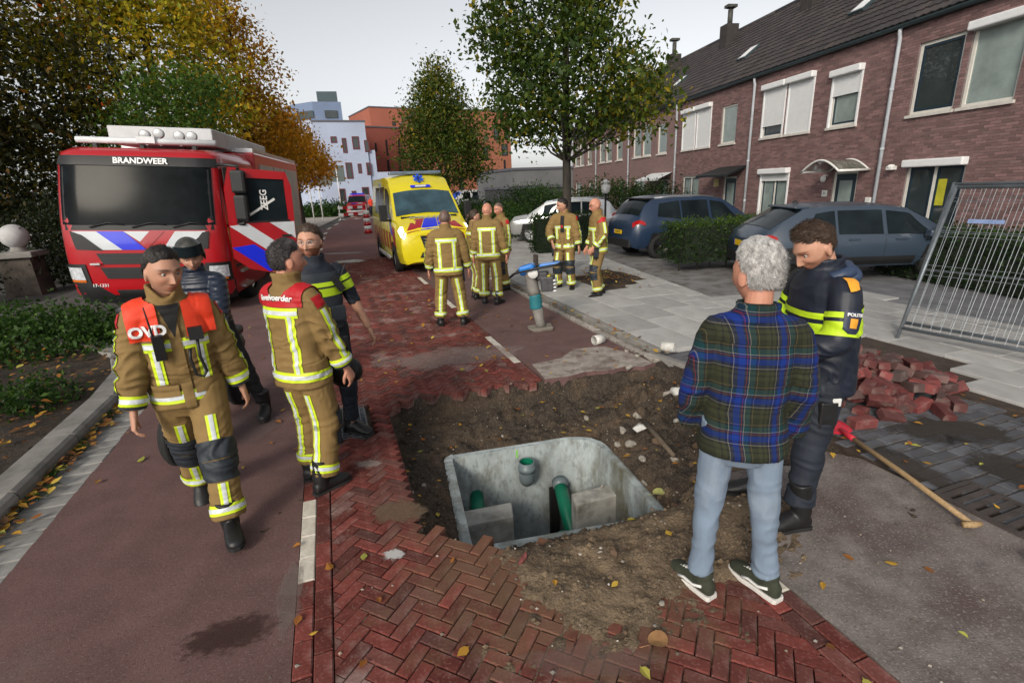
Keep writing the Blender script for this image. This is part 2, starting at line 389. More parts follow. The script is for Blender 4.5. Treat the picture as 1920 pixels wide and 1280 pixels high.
# ---- red brick carriageway in herringbone, with edging courses and white marker stones
road = empty('brick_road'); tag(road, 'red herringbone brick carriageway', kind='structure')
VL, VR = -2.49, 0.0
def strip(name, m, uv, z=0., th=.06, parent=None, skirt=True):
    b = MB(); p = [RW(*q) for q in uv]
    b.prism([(q.x, q.y) for q in p], z - th, z, bottom=False)
    return b.build(name, m, parent)
items = []; cut = MB(); ca, sa = cos(pi / 4), sin(pi / 4)
L_, W_ = BL_, BW_; j_ = .006
def hb_ok(u, v):
    return not inpoly((u, v), PIT)
i0 = 0
for a in range(-460, 460):
    for b in range(-95, 95):
        for kind in (0, 1):
            X = a * W_ + b * L_; Y = a * W_ - b * L_
            if kind == 0: cx, cy, rz = X + L_ / 2, Y + W_ / 2, 0
            else: cx, cy, rz = X + W_ / 2, Y + W_ + L_ / 2, pi / 2
            v = (cx * ca - cy * sa) - 1.2; u = (cx * sa + cy * ca) + 2.
            if not (-2.6 < u < 15.5 and VL + .05 < v < VR - .05): continue
            if not hb_ok(u, v): continue
            if 2.38 < u < 3.16 and -2.34 < v < -1.94: continue        # under the steel grid
            hl = .5 * (L_ + W_) * ca
            lo_, hi_ = VL + .19, VR - .19
            if v - hl > lo_ and v + hl < hi_:
                p = RW(u, v)
                items.append(TR(p.x, p.y, random.gauss(0, .0018), RA + pi / 4 + rz, random.gauss(0, .008), random.gauss(0, .008)))
            else:
                hx, hy = (L_ - j_) / 2, (W_ - j_) / 2; poly = []
                for sx, sy in ((-1, -1), (1, -1), (1, 1), (-1, 1)):
                    x, y = sx * hx, sy * hy
                    if kind: x, y = -y, x
                    poly.append((v + x * ca - y * sa, u + x * sa + y * ca))
                poly = clip_poly(clip_poly(poly, 1, 0, hi_ - .003), -1, 0, -(lo_ + .003))
                if len(poly) > 2:
                    dz = random.gauss(0, .0015)
                    cut.prism([tuple(RW(q[1], q[0])[:2]) for q in poly], -.07, dz, rnd=random.random(), bottom=False)
pieces('paving_brick', 'paving_bricks', road, items, M_brick, brick_proto(L_ - j_, W_ - j_, .085, .005))
cut.build('cut_edge_bricks', M_brick, road)['kind'] = 'stuff'
# edging courses: two bricks wide on both sides; the outer one carries the white marker stones
edge_items = []; white_items = []
WHITE = [('L', .76, 1.50), ('R', -.42, .10), ('R', 3.60, 4.95), ('R', 7.0, 8.0), ('R', 9.9, 10.9), ('R', 12.9, 13.9), ('L', 6.2, 7.2), ('L', 9.3, 10.3), ('L', 12.4, 13.4)]
for side in 'LR':
    for row in (0, 1):
        v = (VL + .048 + row * .094) if side == 'L' else (VR - .048 - row * .094)
        u = -2.6 + row * .11
        while u < 15.4:
            p = RW(u, v)
            if not inpoly((u, v), PIT):
                t_ = TR(p.x, p.y, random.gauss(.001, .0015), RA + pi / 2, random.gauss(0, .006), random.gauss(0, .006))
                wh = row == 0 and any(s_ == side and a < u < b for s_, a, b in WHITE)
                (white_items if wh else edge_items).append(t_)
            u += .212
pieces('edging_brick', 'edging_bricks', road, edge_items, M_brick, brick_proto(.206, .088, .09), limit=160)
pieces('white_marker_stone', 'white_marker_stones', road, white_items, M_white, brick_proto(.206, .092, .09))
# far part of the carriageway, too far to tell the bricks apart
M_far = mat('far_brick_paving', (.2, .075, .066), rough=.8, var=.25, vs=1.6, col2=(.28, .2, .18), s2=.5, lo=.6, hi=.85)
N, Lk, B = nodes_of(M_far)
br = N.new('ShaderNodeTexBrick'); tcn = N.new('ShaderNodeTexCoord'); mpn = N.new('ShaderNodeMapping'); mpn.inputs['Rotation'].default_value = (0, 0, .35 + pi / 4)
br.inputs['Scale'].default_value = 1.0; br.inputs['Brick Width'].default_value = .21; br.inputs['Row Height'].default_value = .088; br.inputs['Mortar Size'].default_value = .006
Lk.new(tcn.outputs['Object'], mpn.inputs[0]); Lk.new(mpn.outputs[0], br.inputs[0])
mxn = N.new('ShaderNodeMix'); mxn.data_type = 'RGBA'; old = B.inputs['Base Color'].links[0].from_socket
Lk.new(br.outputs['Fac'], mxn.inputs['Factor']); Lk.new(old, mxn.inputs['A']); mxn.inputs['B'].default_value = (.05, .03, .028, 1); Lk.new(mxn.outputs['Result'], B.inputs['Base Color'])
strip('far_paving', M_far, [(15.4, VL), (15.4, VR), (24, .4), (40, 3.2), (62, 7.5), (62, 2.5), (42, -1.0), (33, -2.1), (24, -2.5)], -.002, .05, road)
bl = MB()
for u0, v0, u1, v1 in [(17.4, -2.5, 18.4, -2.5), (19.6, -2.48, 20.6, -2.46), (22, -2.45, 23.2, -2.42), (25, -2.38, 26.4, -2.32), (28.5, -2.28, 30, -2.2), (32.5, -2.1, 34.5, -1.9), (37, -1.6, 39, -1.3)]:
    d = Vector((u1 - u0, v1 - v0)).normalized(); q = Vector((-d.y, d.x)) * .09
    bl.prism([tuple(RW(u, v)[:2]) for u, v in ((u0 - q.x, v0 - q.y), (u1 - q.x, v1 - q.y), (u1 + q.x, v1 + q.y), (u0 + q.x, v0 + q.y))], -.0005, .004, bottom=False)
for k in range(5):                                   # give-way triangles and crossing bars far up the road
    u, v = 44 + k * .25, -1.2 + k * 1.25
    bl.prism([tuple(RW(a, b)[:2]) for a, b in ((u, v), (u + 1.6, v + .35), (u + .1, v + .7))], -.0005, .004, bottom=False)
    bl.prism([tuple(RW(a, b)[:2]) for a, b in ((u + 5, v), (u + 9, v + .25), (u + 9, v + .85), (u + 5, v + .6))], -.0005, .004, bottom=False)
bl.build('road_markings', M_white, road)
# ---- red asphalt cycle lanes either side
strip('cycle_lane_left', M_redasph, [(-3, -4.13), (-3, VL), (15.4, VL), (24, -2.5), (33, -2.1), (33, -3.9), (24, -4.2), (15.4, -4.2)], 0.0, .07)['kind'] = 'structure'
# right lane: broken edge where it was cut open (slab 13 cm thick)
sl = MB(); brk = [(2.97, .015), (2.93, .3), (2.98, .55), (2.9, .8), (2.93, 1.05), (2.83, 1.25), (2.86, 1.42)]
sl.prism([tuple(RW(u, v)[:2]) for u, v in brk + [(15.4, 1.42), (24, 1.9), (24, .42), (15.4, .005), (8, .005)]], -.13, 0.0, bottom=False)
sl.build('cycle_lane_right', [M_redasph])['kind'] = 'structure'
dust = MB(); dpoly = [(2.985, .03), (2.945, .3), (2.995, .55), (2.915, .8), (2.945, 1.05), (2.85, 1.25), (2.9, 1.4), (3.3, 1.38), (3.75, 1.2), (3.8, .8), (3.55, .5), (3.5, .08)]
dust.prism([tuple(RW(u, v)[:2]) for u, v in dpoly], -.002, .004, bottom=False)
M_dust = mat('cement_dust', (.30, .265, .235), rough=.95, var=.3, vs=7, bump=.003, bs=90, col2=(.15, .115, .10), s2=4, lo=.48, hi=.62)
tag(dust.build('cement_crust', M_dust), kind='structure')
strip('worn_lane', M_wornasph, [(-3, .005), (-3, 1.60), (.40, 1.55), (.62, 1.38), (.5, 1.1), (.62, .75), (.66, .3), (.52, .1), (.40, .03), (.2, .005)], 0.0, .10)['kind'] = 'structure'
# ---- left gutter, kerb, planting bed
kl = empty('kerb_left'); tag(kl, 'grey concrete kerb with paved gutter', kind='structure')
it = []
u = -2.6
while u < 7.2:
    p = RW(u, -4.285); it.append(TR(p.x, p.y, random.gauss(0, .003), RA, random.gauss(0, .01), random.gauss(0, .01))); u += .158
pieces('gutter_stone', 'gutter_stones', kl, it, M_gutter, brick_proto(.30, .148, .08, .008))
kp = MB(); n_ = 14; ks = []
kerb_path = [(-2.6, -4.58), (4.3, -4.58), (5.0, -4.62), (5.6, -4.75), (6.2, -5.0), (6.8, -5.4), (7.3, -5.95), (7.8, -6.8), (8.2, -8), (8.8, -10), (9.6, -13)]
def path_at(path, s):
    for i in range(len(path) - 1):
        a, b = Vector(path[i]), Vector(path[i + 1]); l = (b - a).length
        if s <= l: return a + (b - a) * (s / l), (b - a).normalized()
        s -= l
    return None, None
s = 0
while True:
    a, d = path_at(kerb_path, s + .01); b, d2 = path_at(kerb_path, s + .97)
    if a is None or b is None: break
    A, Bp = RW(*a), RW(*b); D = (Bp - A); l = D.length; D.normalize(); Nn = Vector((-D.y, D.x, 0))
    k = MB(); rr = []
    prof_ = [(-.13, -.1), (-.13, .12), (-.115, .135), (.085, .135), (.115, .115), (.13, .08), (.13, -.1)]
    for q in (A, Bp): rr.append([q - Nn * x + Vector((0, 0, z)) for x, z in prof_])
    k.rings(rr, cap=True, smooth=False); k.build('kerb_stone', M_kerb, kl)
    s += .985
bed = MB(); bn = 46; bg = []
bx = np.linspace(-16, -2.6, 110); by = np.linspace(-1.5, 13.5, 120)
BXX, BYY = np.meshgrid(bx, by); BP = np.stack([BXX.ravel(), BYY.ravel()], 1)
bedpoly = [tuple(RW(u, v)[:2]) for u, v in [(-4.5, -4.69), (4.3, -4.69), (5.0, -4.73), (5.6, -4.86), (6.2, -5.1), (6.8, -5.5), (7.3, -6.05), (7.8, -6.9), (8.2, -8), (8.8, -10), (9.6, -13), (-4, -16)]]
bz = .07 + fbm(BP, 1.1, 4) * .06 + fbm(BP, 6, 3) * .03
bi = np.arange(len(BP)).reshape(BXX.shape); bq = np.stack([bi[:-1, :-1], bi[:-1, 1:], bi[1:, 1:], bi[1:, :-1]], -1).reshape(-1, 4)
bq = bq[np_in(BP[bq].mean(1), bedpoly)]
me = bpy.data.meshes.new('planting_bed'); me.from_pydata(np.column_stack([BP, bz]).tolist(), [], bq.tolist()); me.materials.append(M_bed)
me.polygons.foreach_set('use_smooth', np.ones(len(me.polygons), bool)); me.update(); link('planting_bed', me)['kind'] = 'structure'
sd_ = MB(); sd_.prism([(-40, 4), (-9, 4.2), (-6.6, 6.4), (-5.2, 5.4), (-4.9, 6.), (-6.5, 11), (-8.5, 17), (-12.5, 30), (-40, 34)], -.09, -.02, bottom=False)
sd_.build('side_street', M_greyasph)['kind'] = 'structure'
pv = MB(); pv.prism([(-12.3, 29), (-9.6, 22.8), (-11.2, 29), (-12.8, 35), (-15.5, 48), (-15.8, 58), (-40, 62), (-40, 36)], -.06, .03, bottom=False)
M_lightpave = mat('light_paving', (.34, .31, .28), rough=.9, var=.15, vs=1.)
pv.build('corner_pavement', M_lightpave)['kind'] = 'structure'
# ---- right pavement: large slabs by the kerb, smaller slabs behind
HA = radians(-9.1); HD = Vector((sin(HA), cos(HA), 0)); HN = Vector((HD.y, -HD.x, 0)); HDIST = 12.0   # house row: along HD, HDIST away
def HW(s, d, z=0.): return HD * s + HN * d + Vector((0, 0, z))
def WH(x, y):
    p = Vector((x, y, 0)); return p.dot(HD), p.dot(HN)
pav = empty('pavement'); tag(pav, 'grey concrete slab pavement on the right', kind='structure')
PZ = .045
bay_edge = lambda y: 4.54 + .125 * (y - 4.06)
def on_pav(x, y):
    u, v = WR(x, y); s_, d_ = WH(x, y)
    if y < 6.05 + (x - 2.6) * .05 and x < bay_edge(y) + .1 and u < 3.25: return False
    if (x - 2.15) ** 2 / .85 ** 2 + (y - 11.35) ** 2 / 1.0 ** 2 < 1: return False       # tree pit
    return v > 1.78 and d_ < 7.6 and -.5 < y < 34
big = []; small = []
for r in range(3):                                   # large slabs .9 x .6
    v = 1.78 + .3 + r * .61; u = -1 + (r % 2) * .46
    while u < 31:
        p = RW(u, v)
        if on_pav(p.x, p.y): big.append(TR(p.x, p.y, PZ + random.gauss(0, .002), RA + pi / 2, random.gauss(0, .003), random.gauss(0, .003)))
        u += .915
for r in range(20):
    v = 1.78 + 3 * .61 + .2 + r * .405; u = -3 + (r % 2) * .31
    while u < 31:
        p = RW(u, v)
        if on_pav(p.x, p.y): small.append(TR(p.x, p.y, PZ + random.gauss(0, .002), RA + pi / 2, random.gauss(0, .004), random.gauss(0, .004)))
        u += .61
pieces('paving_slab', 'paving_slabs', pav, big, M_tile, brick_proto(.905, .60, .08, .006), limit=140)
pieces('small_paving_slab', 'small_paving_slabs', pav, small, M_tile, brick_proto(.60, .395, .08, .006))
base = MB(); base.prism([tuple(RW(*q)[:2]) for q in [(3.25, 1.7), (31, 1.9), (31, 9), (12, 9), (5, 7), (0, 7), (-2, 4.5), (1.2, 3.2), (3.25, 3.6)]], -.075, .012, bottom=False)
base.build('slab_bedding', M_mortar, pav)
ke = MB(); ks_ = []; u = 3.1
while u < 24:
    p = RW(u, 1.53); ks_.append(TR(p.x, p.y, .004 + random.gauss(0, .003), RA + pi / 2, random.gauss(0, .01), random.gauss(0, .01))); u += .212
pieces('gutter_brick', 'gutter_bricks', pav, ks_, mat('pale_gutter', (.33, .30, .27), rough=.9, var=.25, vs=9, bump=.002, bs=90, rnd=.2, col2=(.1, .07, .05), s2=4), brick_proto(.206, .095, .07))
ks_ = []; u = 3.2
while u < 24:
    p = RW(u + .5, 1.70)
    if u < 12.5 or u > 13.5: ks_.append(TR(p.x, p.y, PZ + .004, RA + pi / 2, random.gauss(0, .004), random.gauss(0, .004)))
    u += 1.0
pieces('kerb_stone', 'kerb_stones', pav, ks_, M_kerb, brick_proto(.99, .10, .12, .008))
for (u, v, rz) in ((2.75, 1.66, .15), (1.78, 1.72, -.05)):       # kerb stones left hanging over the pit
    p = RW(u, v); link('kerb_stone', brick_proto(.95, .11, .14, .01).mesh('kerb_stone', M_kerb), pav, None).matrix_world = TR(p.x, p.y, .03, RA + pi / 2 + rz, .05, .03)
# parking bay of grey clinkers at the right
bay = empty('parking_bay'); tag(bay, 'parking bay of grey clinkers at the right', kind='structure')
it = []
for r in range(66):
    for k in range(60):
        u = -2.4 + r * .108 + 0; v = 1.72 + k * .215 + (r % 2) * .107
        p = RW(u, v)
        if v > 1.60 and p.x < bay_edge(p.y) - .12 and p.y < 6.15 + (p.x - 2.6) * .05 and u < 3.3 + (v - 1.6) * .5: it.append(TR(p.x, p.y, random.gauss(0, .004), RA, random.gauss(0, .015), random.gauss(0, .015)))
pieces('grey_clinker', 'grey_clinkers', bay, it, M_clinker, brick_proto(.207, .10, .09, .007))
bb = MB(); bb.prism([tuple(RW(*q)[:2]) for q in [(-2.6, 1.6), (3.2, 1.6), (4.4, 4.0), (-2.6, 4.2)]], -.068, -.012, bottom=False); bb.build('clinker_bedding', M_mortar, bay)
k = 0
y = 1.2
while y < 6.0:
    a = Vector((bay_edge(y), y, 0)); b = Vector((bay_edge(y + .98), y + .98, 0)); c = (a + b) / 2
    link('kerb_stone', bpy.data.meshes.get('kerb_stone') or brick_proto(.99, .1, .12).mesh('kerb_stone', M_kerb), pav).matrix_world = TR(c.x, c.y, PZ + .004, atan2(b.y - a.y, b.x - a.x)); y += .99
gb = MB(); gb.prism([tuple(HW(s_, d_)[:2]) for s_, d_ in ((-30, 7.5), (46, 7.5), (46, 12), (-30, 12))], -.07, .02, bottom=False)
gb.build('front_gardens', mat('garden_paving', (.16, .16, .17), rough=.9, var=.3, vs=3, bump=.004, bs=60))['kind'] = 'structure'
gd = MB(); gd.prism([tuple(HW(s_, d_)[:2]) for s_, d_ in ((8.2, 5.0), (17.5, 5.0), (17.5, 7.52), (8.2, 7.52))], -.07, .052, bottom=False)
gd.build('driveway', mat('driveway_paving', (.17, .165, .165), rough=.9, var=.3, vs=2, bump=.005, bs=40, col2=(.1, .09, .08), s2=3))['kind'] = 'structure'

# ---- concrete chamber in the pit
def rounded(poly, rads, n=6):
    out = []
    m = len(poly)
    for i in range(m):
        p = Vector(poly[i]); a = (Vector(poly[i - 1]) - p).normalized(); b = (Vector(poly[(i + 1) % m]) - p).normalized(); r = rads[i]
        if r <= 0.001: out += [tuple(p)] * 1; continue
        P0, P1 = p + a * r, p + b * r
        for k in range(n + 1):
            t = k / n; out.append(tuple(P0 * (1 - t) ** 2 + p * 2 * t * (1 - t) + P1 * t * t))
    return out
ch = empty('concrete_chamber', (.2, 3.8, RIM - 1.3), label='open grey concrete sewer chamber sunk in the dug pit', cat='chamber')
ch_w = lambda o: (setattr(o, 'parent', ch), setattr(o, 'matrix_parent_inverse', Matrix.Translation(-Vector((.2, 3.8, RIM - 1.3)))))
rin = [.05, .26, .04, .04]
inn = rounded(CH, rin); out_ = rounded(outset(CH, .11), [.1, .34, .1, .1])
cb = MB(); n = len(inn); zf = RIM - 1.25
rr = [[(x, y, zf) for x, y in out_], [(x, y, RIM - .008) for x, y in out_]]
jit = [random.gauss(0, .006) for _ in range(n)]
rr += [[(x * .75 + ox * .25, y * .75 + oy * .25, RIM + j) for (x, y), (ox, oy), j in zip(out_, inn, jit)], [(x, y, RIM + j * .5) for (x, y), j in zip(inn, jit)], [(x, y, zf + .02) for x, y in inn]]
rr[2], rr[3] = rr[2], rr[3]
cb.rings(rr, cap=False, smooth=False); o = cb.build('chamber_wall', M_conc); ch_w(o)
o = MB().add([(x, y, zf + .03) for x, y in inn], [tuple(range(n))]).build('floor', mat('wet_floor', (.09, .085, .075), rough=.35, var=.4, vs=5, bump=.003, bs=30)); ch_w(o)
def blk(name, pts, zt, zb):
    b = MB(); b.prism(pts, zb, zt); o = b.build(name, M_concold, bevel=.012); ch_w(o)
blk('concrete_block', [(-.60, 3.92), (-.07, 4.05), (-.055, 3.835), (-.50, 3.72)], -.70, zf)
blk('concrete_block', [(.49, 4.08), (.96, 4.24), (1.0, 4.06), (.515, 3.90)], -.66, zf)
M_green = mat('green_pipe', (.005, .15, .085), rough=.35, var=.12, vs=8); M_greyp = mat('grey_pipe', (.13, .165, .18), rough=.4, var=.1)
M_black = mat('black_void', (.004, .004, .004), rough=.9, var=0)
def chp(name, b, m): o = b.build(name, m); ch_w(o); return o
b = MB(); b.lathe([(.075, .0), (.082, .0), (.085, .03), (.085, .05), (.076, .055), (.076, .10), (.066, .10), (.066, .0)], (.09, 4.30, -.53), 24)
b.tube([(.085, 4.46, -.66), (.085, 4.40, -.66), (.088, 4.34, -.645), (.09, 4.305, -.60), (.09, 4.30, -.52)], [.075, .075, .077, .078, .076], 20, cap=False); chp('pipe_elbow', b, M_greyp)
b = MB(); b.lathe([(.064, 0), (.064, .0985)], (.09, 4.30, -.529), 20); b.add([(.09 + .064 * cos(a_), 4.30 + .064 * sin(a_), -.50) for a_ in np.linspace(0, 2 * pi, 20, endpoint=False)], [tuple(range(20))]); chp('pipe_lining', b, M_green)
b = MB(); b.tube([(-.42, 4.35, -.80), (-.40, 4.15, -.88), (-.37, 3.95, -1.05)], .068, 18); chp('drain_pipe', b, M_green)
b = MB(); b.lathe([(.075, .0), (.075, .035)], (.42, 4.48, -.80), 20, axis='Y'); b.tube([(.42, 4.5, -.79), (.43, 4.42, -.81)], .078, 18); chp('pipe_collar', b, M_greyp)
b = MB(); b.tube([(.42, 4.46, -.80), (.46, 4.22, -.95), (.52, 4.0, -1.15), (.56, 3.9, -1.3)], .068, 18); chp('drain_pipe', b, M_green)
b = MB(); b.box((.36, 4.43, -1.2), (.09, .06, .75), (0, 0, .2)); chp('wall_slot', b, M_black)
b = MB(); b.lathe([(.0, 0), (.16, 0), (.19, .012), (.23, .012), (.24, 0)], (.12, 3.72, zf + .034), 28); o = chp('outlet_ring', b, M_concold)
b = MB(); b.lathe([(.001, 0), (.16, 0)], (.12, 3.72, zf + .045), 28); chp('outlet_opening', b, M_black)
b = MB(); b.lathe([(.06, 0), (.07, 0), (.07, .35), (.06, .35), (.06, 0)], (.36, 3.48, -1.0), 20); chp('upright_pipe', b, M_green)
b = MB(); b.tube([(.48, 3.62, -1.3), (.54, 3.62, -.86), (.58, 3.60, -.78), (.66, 3.56, -.76)], .07, 16); chp('bent_pipe', b, M_green)
b = MB(); p0 = Vector((-.0, 4.415, RIM - .0)); b.box((p0.x + .0, p0.y + .0, RIM - .06), (.014, .006, .085), (0, 0, .2)); chp('paint_mark', b, mat('green_paint', (.25, .7, .05), var=.2))
# ================================================================== BUILDINGS
def adopt(o, p):
    o.parent = p; o.matrix_parent_inverse = p.matrix_basis.inverted(); return o
M_wallb = mat('house_brick', (.20, .115, .112), rough=.85, var=.2, vs=20, bump=.002, bs=120, rnd=.28, rcol=(.17, .105, .10))
M_wallm = mat('house_mortar', (.17, .145, .14), rough=.95, var=.15, vs=9)
M_wallt = mat('house_brick_far', (.15, .078, .069), rough=.88, var=.15, vs=3)
N, Lk, B = nodes_of(M_wallt)
br = N.new('ShaderNodeTexBrick'); tcn = N.new('ShaderNodeTexCoord'); sp = N.new('ShaderNodeSeparateXYZ'); cmb = N.new('ShaderNodeCombineXYZ')
Lk.new(tcn.outputs['Object'], sp.inputs[0]); Lk.new(sp.outputs['Y'], cmb.inputs['X']); Lk.new(sp.outputs['Z'], cmb.inputs['Y']); Lk.new(cmb.outputs[0], br.inputs[0])
br.inputs['Scale'].default_value = 1; br.inputs['Brick Width'].default_value = .22; br.inputs['Row Height'].default_value = .0625; br.inputs['Mortar Size'].default_value = .006
br.inputs['Color1'].default_value = (.225, .13, .12, 1); br.inputs['Color2'].default_value = (.175, .105, .10, 1); br.inputs['Mortar'].default_value = (.17, .145, .14, 1)
Lk.new(br.outputs['Color'], B.inputs['Base Color'])
M_frame = mat('window_frame_white', (.62, .60, .55), rough=.5, var=.06)
M_sash = mat('sash_blue', (.012, .028, .045), rough=.35, var=.05)
M_pane = mat('window_glass', (.03, .04, .042), rough=.02, var=.3, vs=1.2, spec=.8)
M_curtain = mat('net_curtain', (.22, .27, .26), rough=.3, var=.2, vs=3, spec=.6, coat=.6)
M_shut = mat('shutter_white', (.70, .71, .72), rough=.55, var=.04)
M_gut = mat('gutter_zinc', (.05, .075, .085), rough=.4, var=.15, metal=.3)
M_pipe = mat('downpipe', (.42, .45, .49), rough=.5, var=.12, vs=4)
M_tileR = mat('roof_tile', (.038, .033, .034), rough=.55, var=.25, vs=5, bump=.002, bs=60, rnd=.28, rcol=(.05, .04, .037))
M_sill = mat('sill', (.55, .52, .48), rough=.7, var=.12)
M_dark = mat('dark_interior', (.012, .012, .014), rough=.8, var=0)
M_door = mat('door_blue', (.02, .035, .05), rough=.4, var=.05)
M_plastic = mat('white_plastic', (.66, .66, .64), rough=.4, var=.05)
Mh = Matrix(((HD.x, HN.x, 0), (HD.y, HN.y, 0), (0, 0, 1)))     # columns: along the row, into the row, up
def hb(b, s0, s1, d0, d1, z0, z1, mi=0, rnd=0.):               # box in row coordinates
    vs = [HW(s, d, z) for z in (z0, z1) for d in (d0, d1) for s in (s0, s1)]
    return b.add(vs, [(0, 2, 3, 1), (4, 5, 7, 6), (0, 1, 5, 4), (2, 6, 7, 3), (0, 4, 6, 2), (1, 3, 7, 5)], mi, rnd)
GZ, RZ_, D0, DR = 5.40, 9.1, 12.0, 16.5
def win(par, s0, s1, z0, z1, kind='plain', sash=True, box=False, shutter=0., curtain=False, mull=False, sill=True):
    e = empty('window', HW((s0 + s1) / 2, D0, z0)); adopt(e, par)
    def put(name, b, m, **k): return adopt2(b.build(name, m, **k), e, par)
    def adopt2(o, e_, p_):
        o.parent = e_; o.matrix_parent_inverse = e_.matrix_basis.inverted(); return o
    fw = .065; d = D0 + .05
    b = MB()
    hb(b, s0, s0 + fw, d, d + .07, z0, z1); hb(b, s1 - fw, s1, d, d + .07, z0, z1)
    hb(b, s0 + fw, s1 - fw, d + .001, d + .07, z1 - fw, z1); hb(b, s0 + fw, s1 - fw, d + .001, d + .07, z0, z0 + fw)
    if mull: hb(b, (s0 + s1) / 2 - .035, (s0 + s1) / 2 + .035, d + .001, d + .07, z0 + fw, z1 - fw)
    put('frame', b, M_frame)
    halves = [(s0 + fw, (s0 + s1) / 2 - .035), ((s0 + s1) / 2 + .035, s1 - fw)] if mull else [(s0 + fw, s1 - fw)]
    for a, c in halves:
        sw = .055 if sash else .0
        if sash:
            b = MB(); hb(b, a, a + sw, d + .012, d + .05, z0 + fw, z1 - fw); hb(b, c - sw, c, d + .012, d + .05, z0 + fw, z1 - fw)
            hb(b, a + sw, c - sw, d + .013, d + .05, z1 - fw - sw, z1 - fw); hb(b, a + sw, c - sw, d + .013, d + .05, z0 + fw, z0 + fw + sw); put('sash', b, M_sash)
        b = MB(); hb(b, a + sw, c - sw, d + .03, d + .04, z0 + fw + sw, z1 - fw - sw); put('pane', b, M_curtain if curtain else M_pane)
    if box:
        b = MB(); hb(b, s0 - .03, s1 + .03, D0 - .17, D0 + .03, z1 - .06, z1 + .12); put('shutter_box', b, M_shut, bevel=.03)
    if shutter > 0:
        zb = z1 - .06 - (z1 - z0 - .06) * shutter; b = MB(); z = z1 - .06
        while z > zb + .02: hb(b, s0 + .03, s1 - .03, D0 - .012, D0 + .02, z - .043, z); z -= .0465
        put('roller_shutter', b, M_shut)
        b = MB(); hb(b, s0 - .02, s0 + .035, D0 - .035, D0 + .03, z0, z1 - .06); put('guide_rail', b, M_shut); b = MB(); hb(b, s1 - .035, s1 + .02, D0 - .035, D0 + .03, z0, z1 - .06); put('guide_rail', b, M_shut)
    if sill:
        b = MB(); hb(b, s0 - .04, s1 + .04, D0 - .06, D0 + .06, z0 - .07, z0 - .003); put('sill', b, M_sill)
    return e
def openings(s0):        # openings of one house, measured from its near edge
    return [(s0 + 4.08, s0 + 5.18, 3.36, 4.93), (s0 + 2.83, s0 + 3.93, 3.36, 4.93), (s0 + 1.05, s0 + 2.08, 3.36, 4.75), (s0 + 3.5, s0 + 4.95, .35, 2.2), (s0 + .72, s0 + 1.6, 0.0, 2.12)]
def brick_rows(s0, s1, z0, z1, ops):
    out = []; r = 0; z = z0
    while z < z1 - .03:
        iv = [(s0, s1)]
        for a, b, c, d in ops:
            if z + .055 > c and z < d:
                nv = []
                for p, q in iv:
                    if b <= p or a >= q: nv.append((p, q))
                    else:
                        if a > p: nv.append((p, a))
                        if b < q: nv.append((b, q))
                iv = nv
        for p, q in iv:
            s = p - ((p - s0) % .22) - (.11 if r % 2 else 0)
            while s < q:
                a, b = max(s, p), min(s + .212, q)
                if b - a > .03: out.append((a, b, z))
                s += .22
        z += .0625; r += 1
    return out
brick_me = None
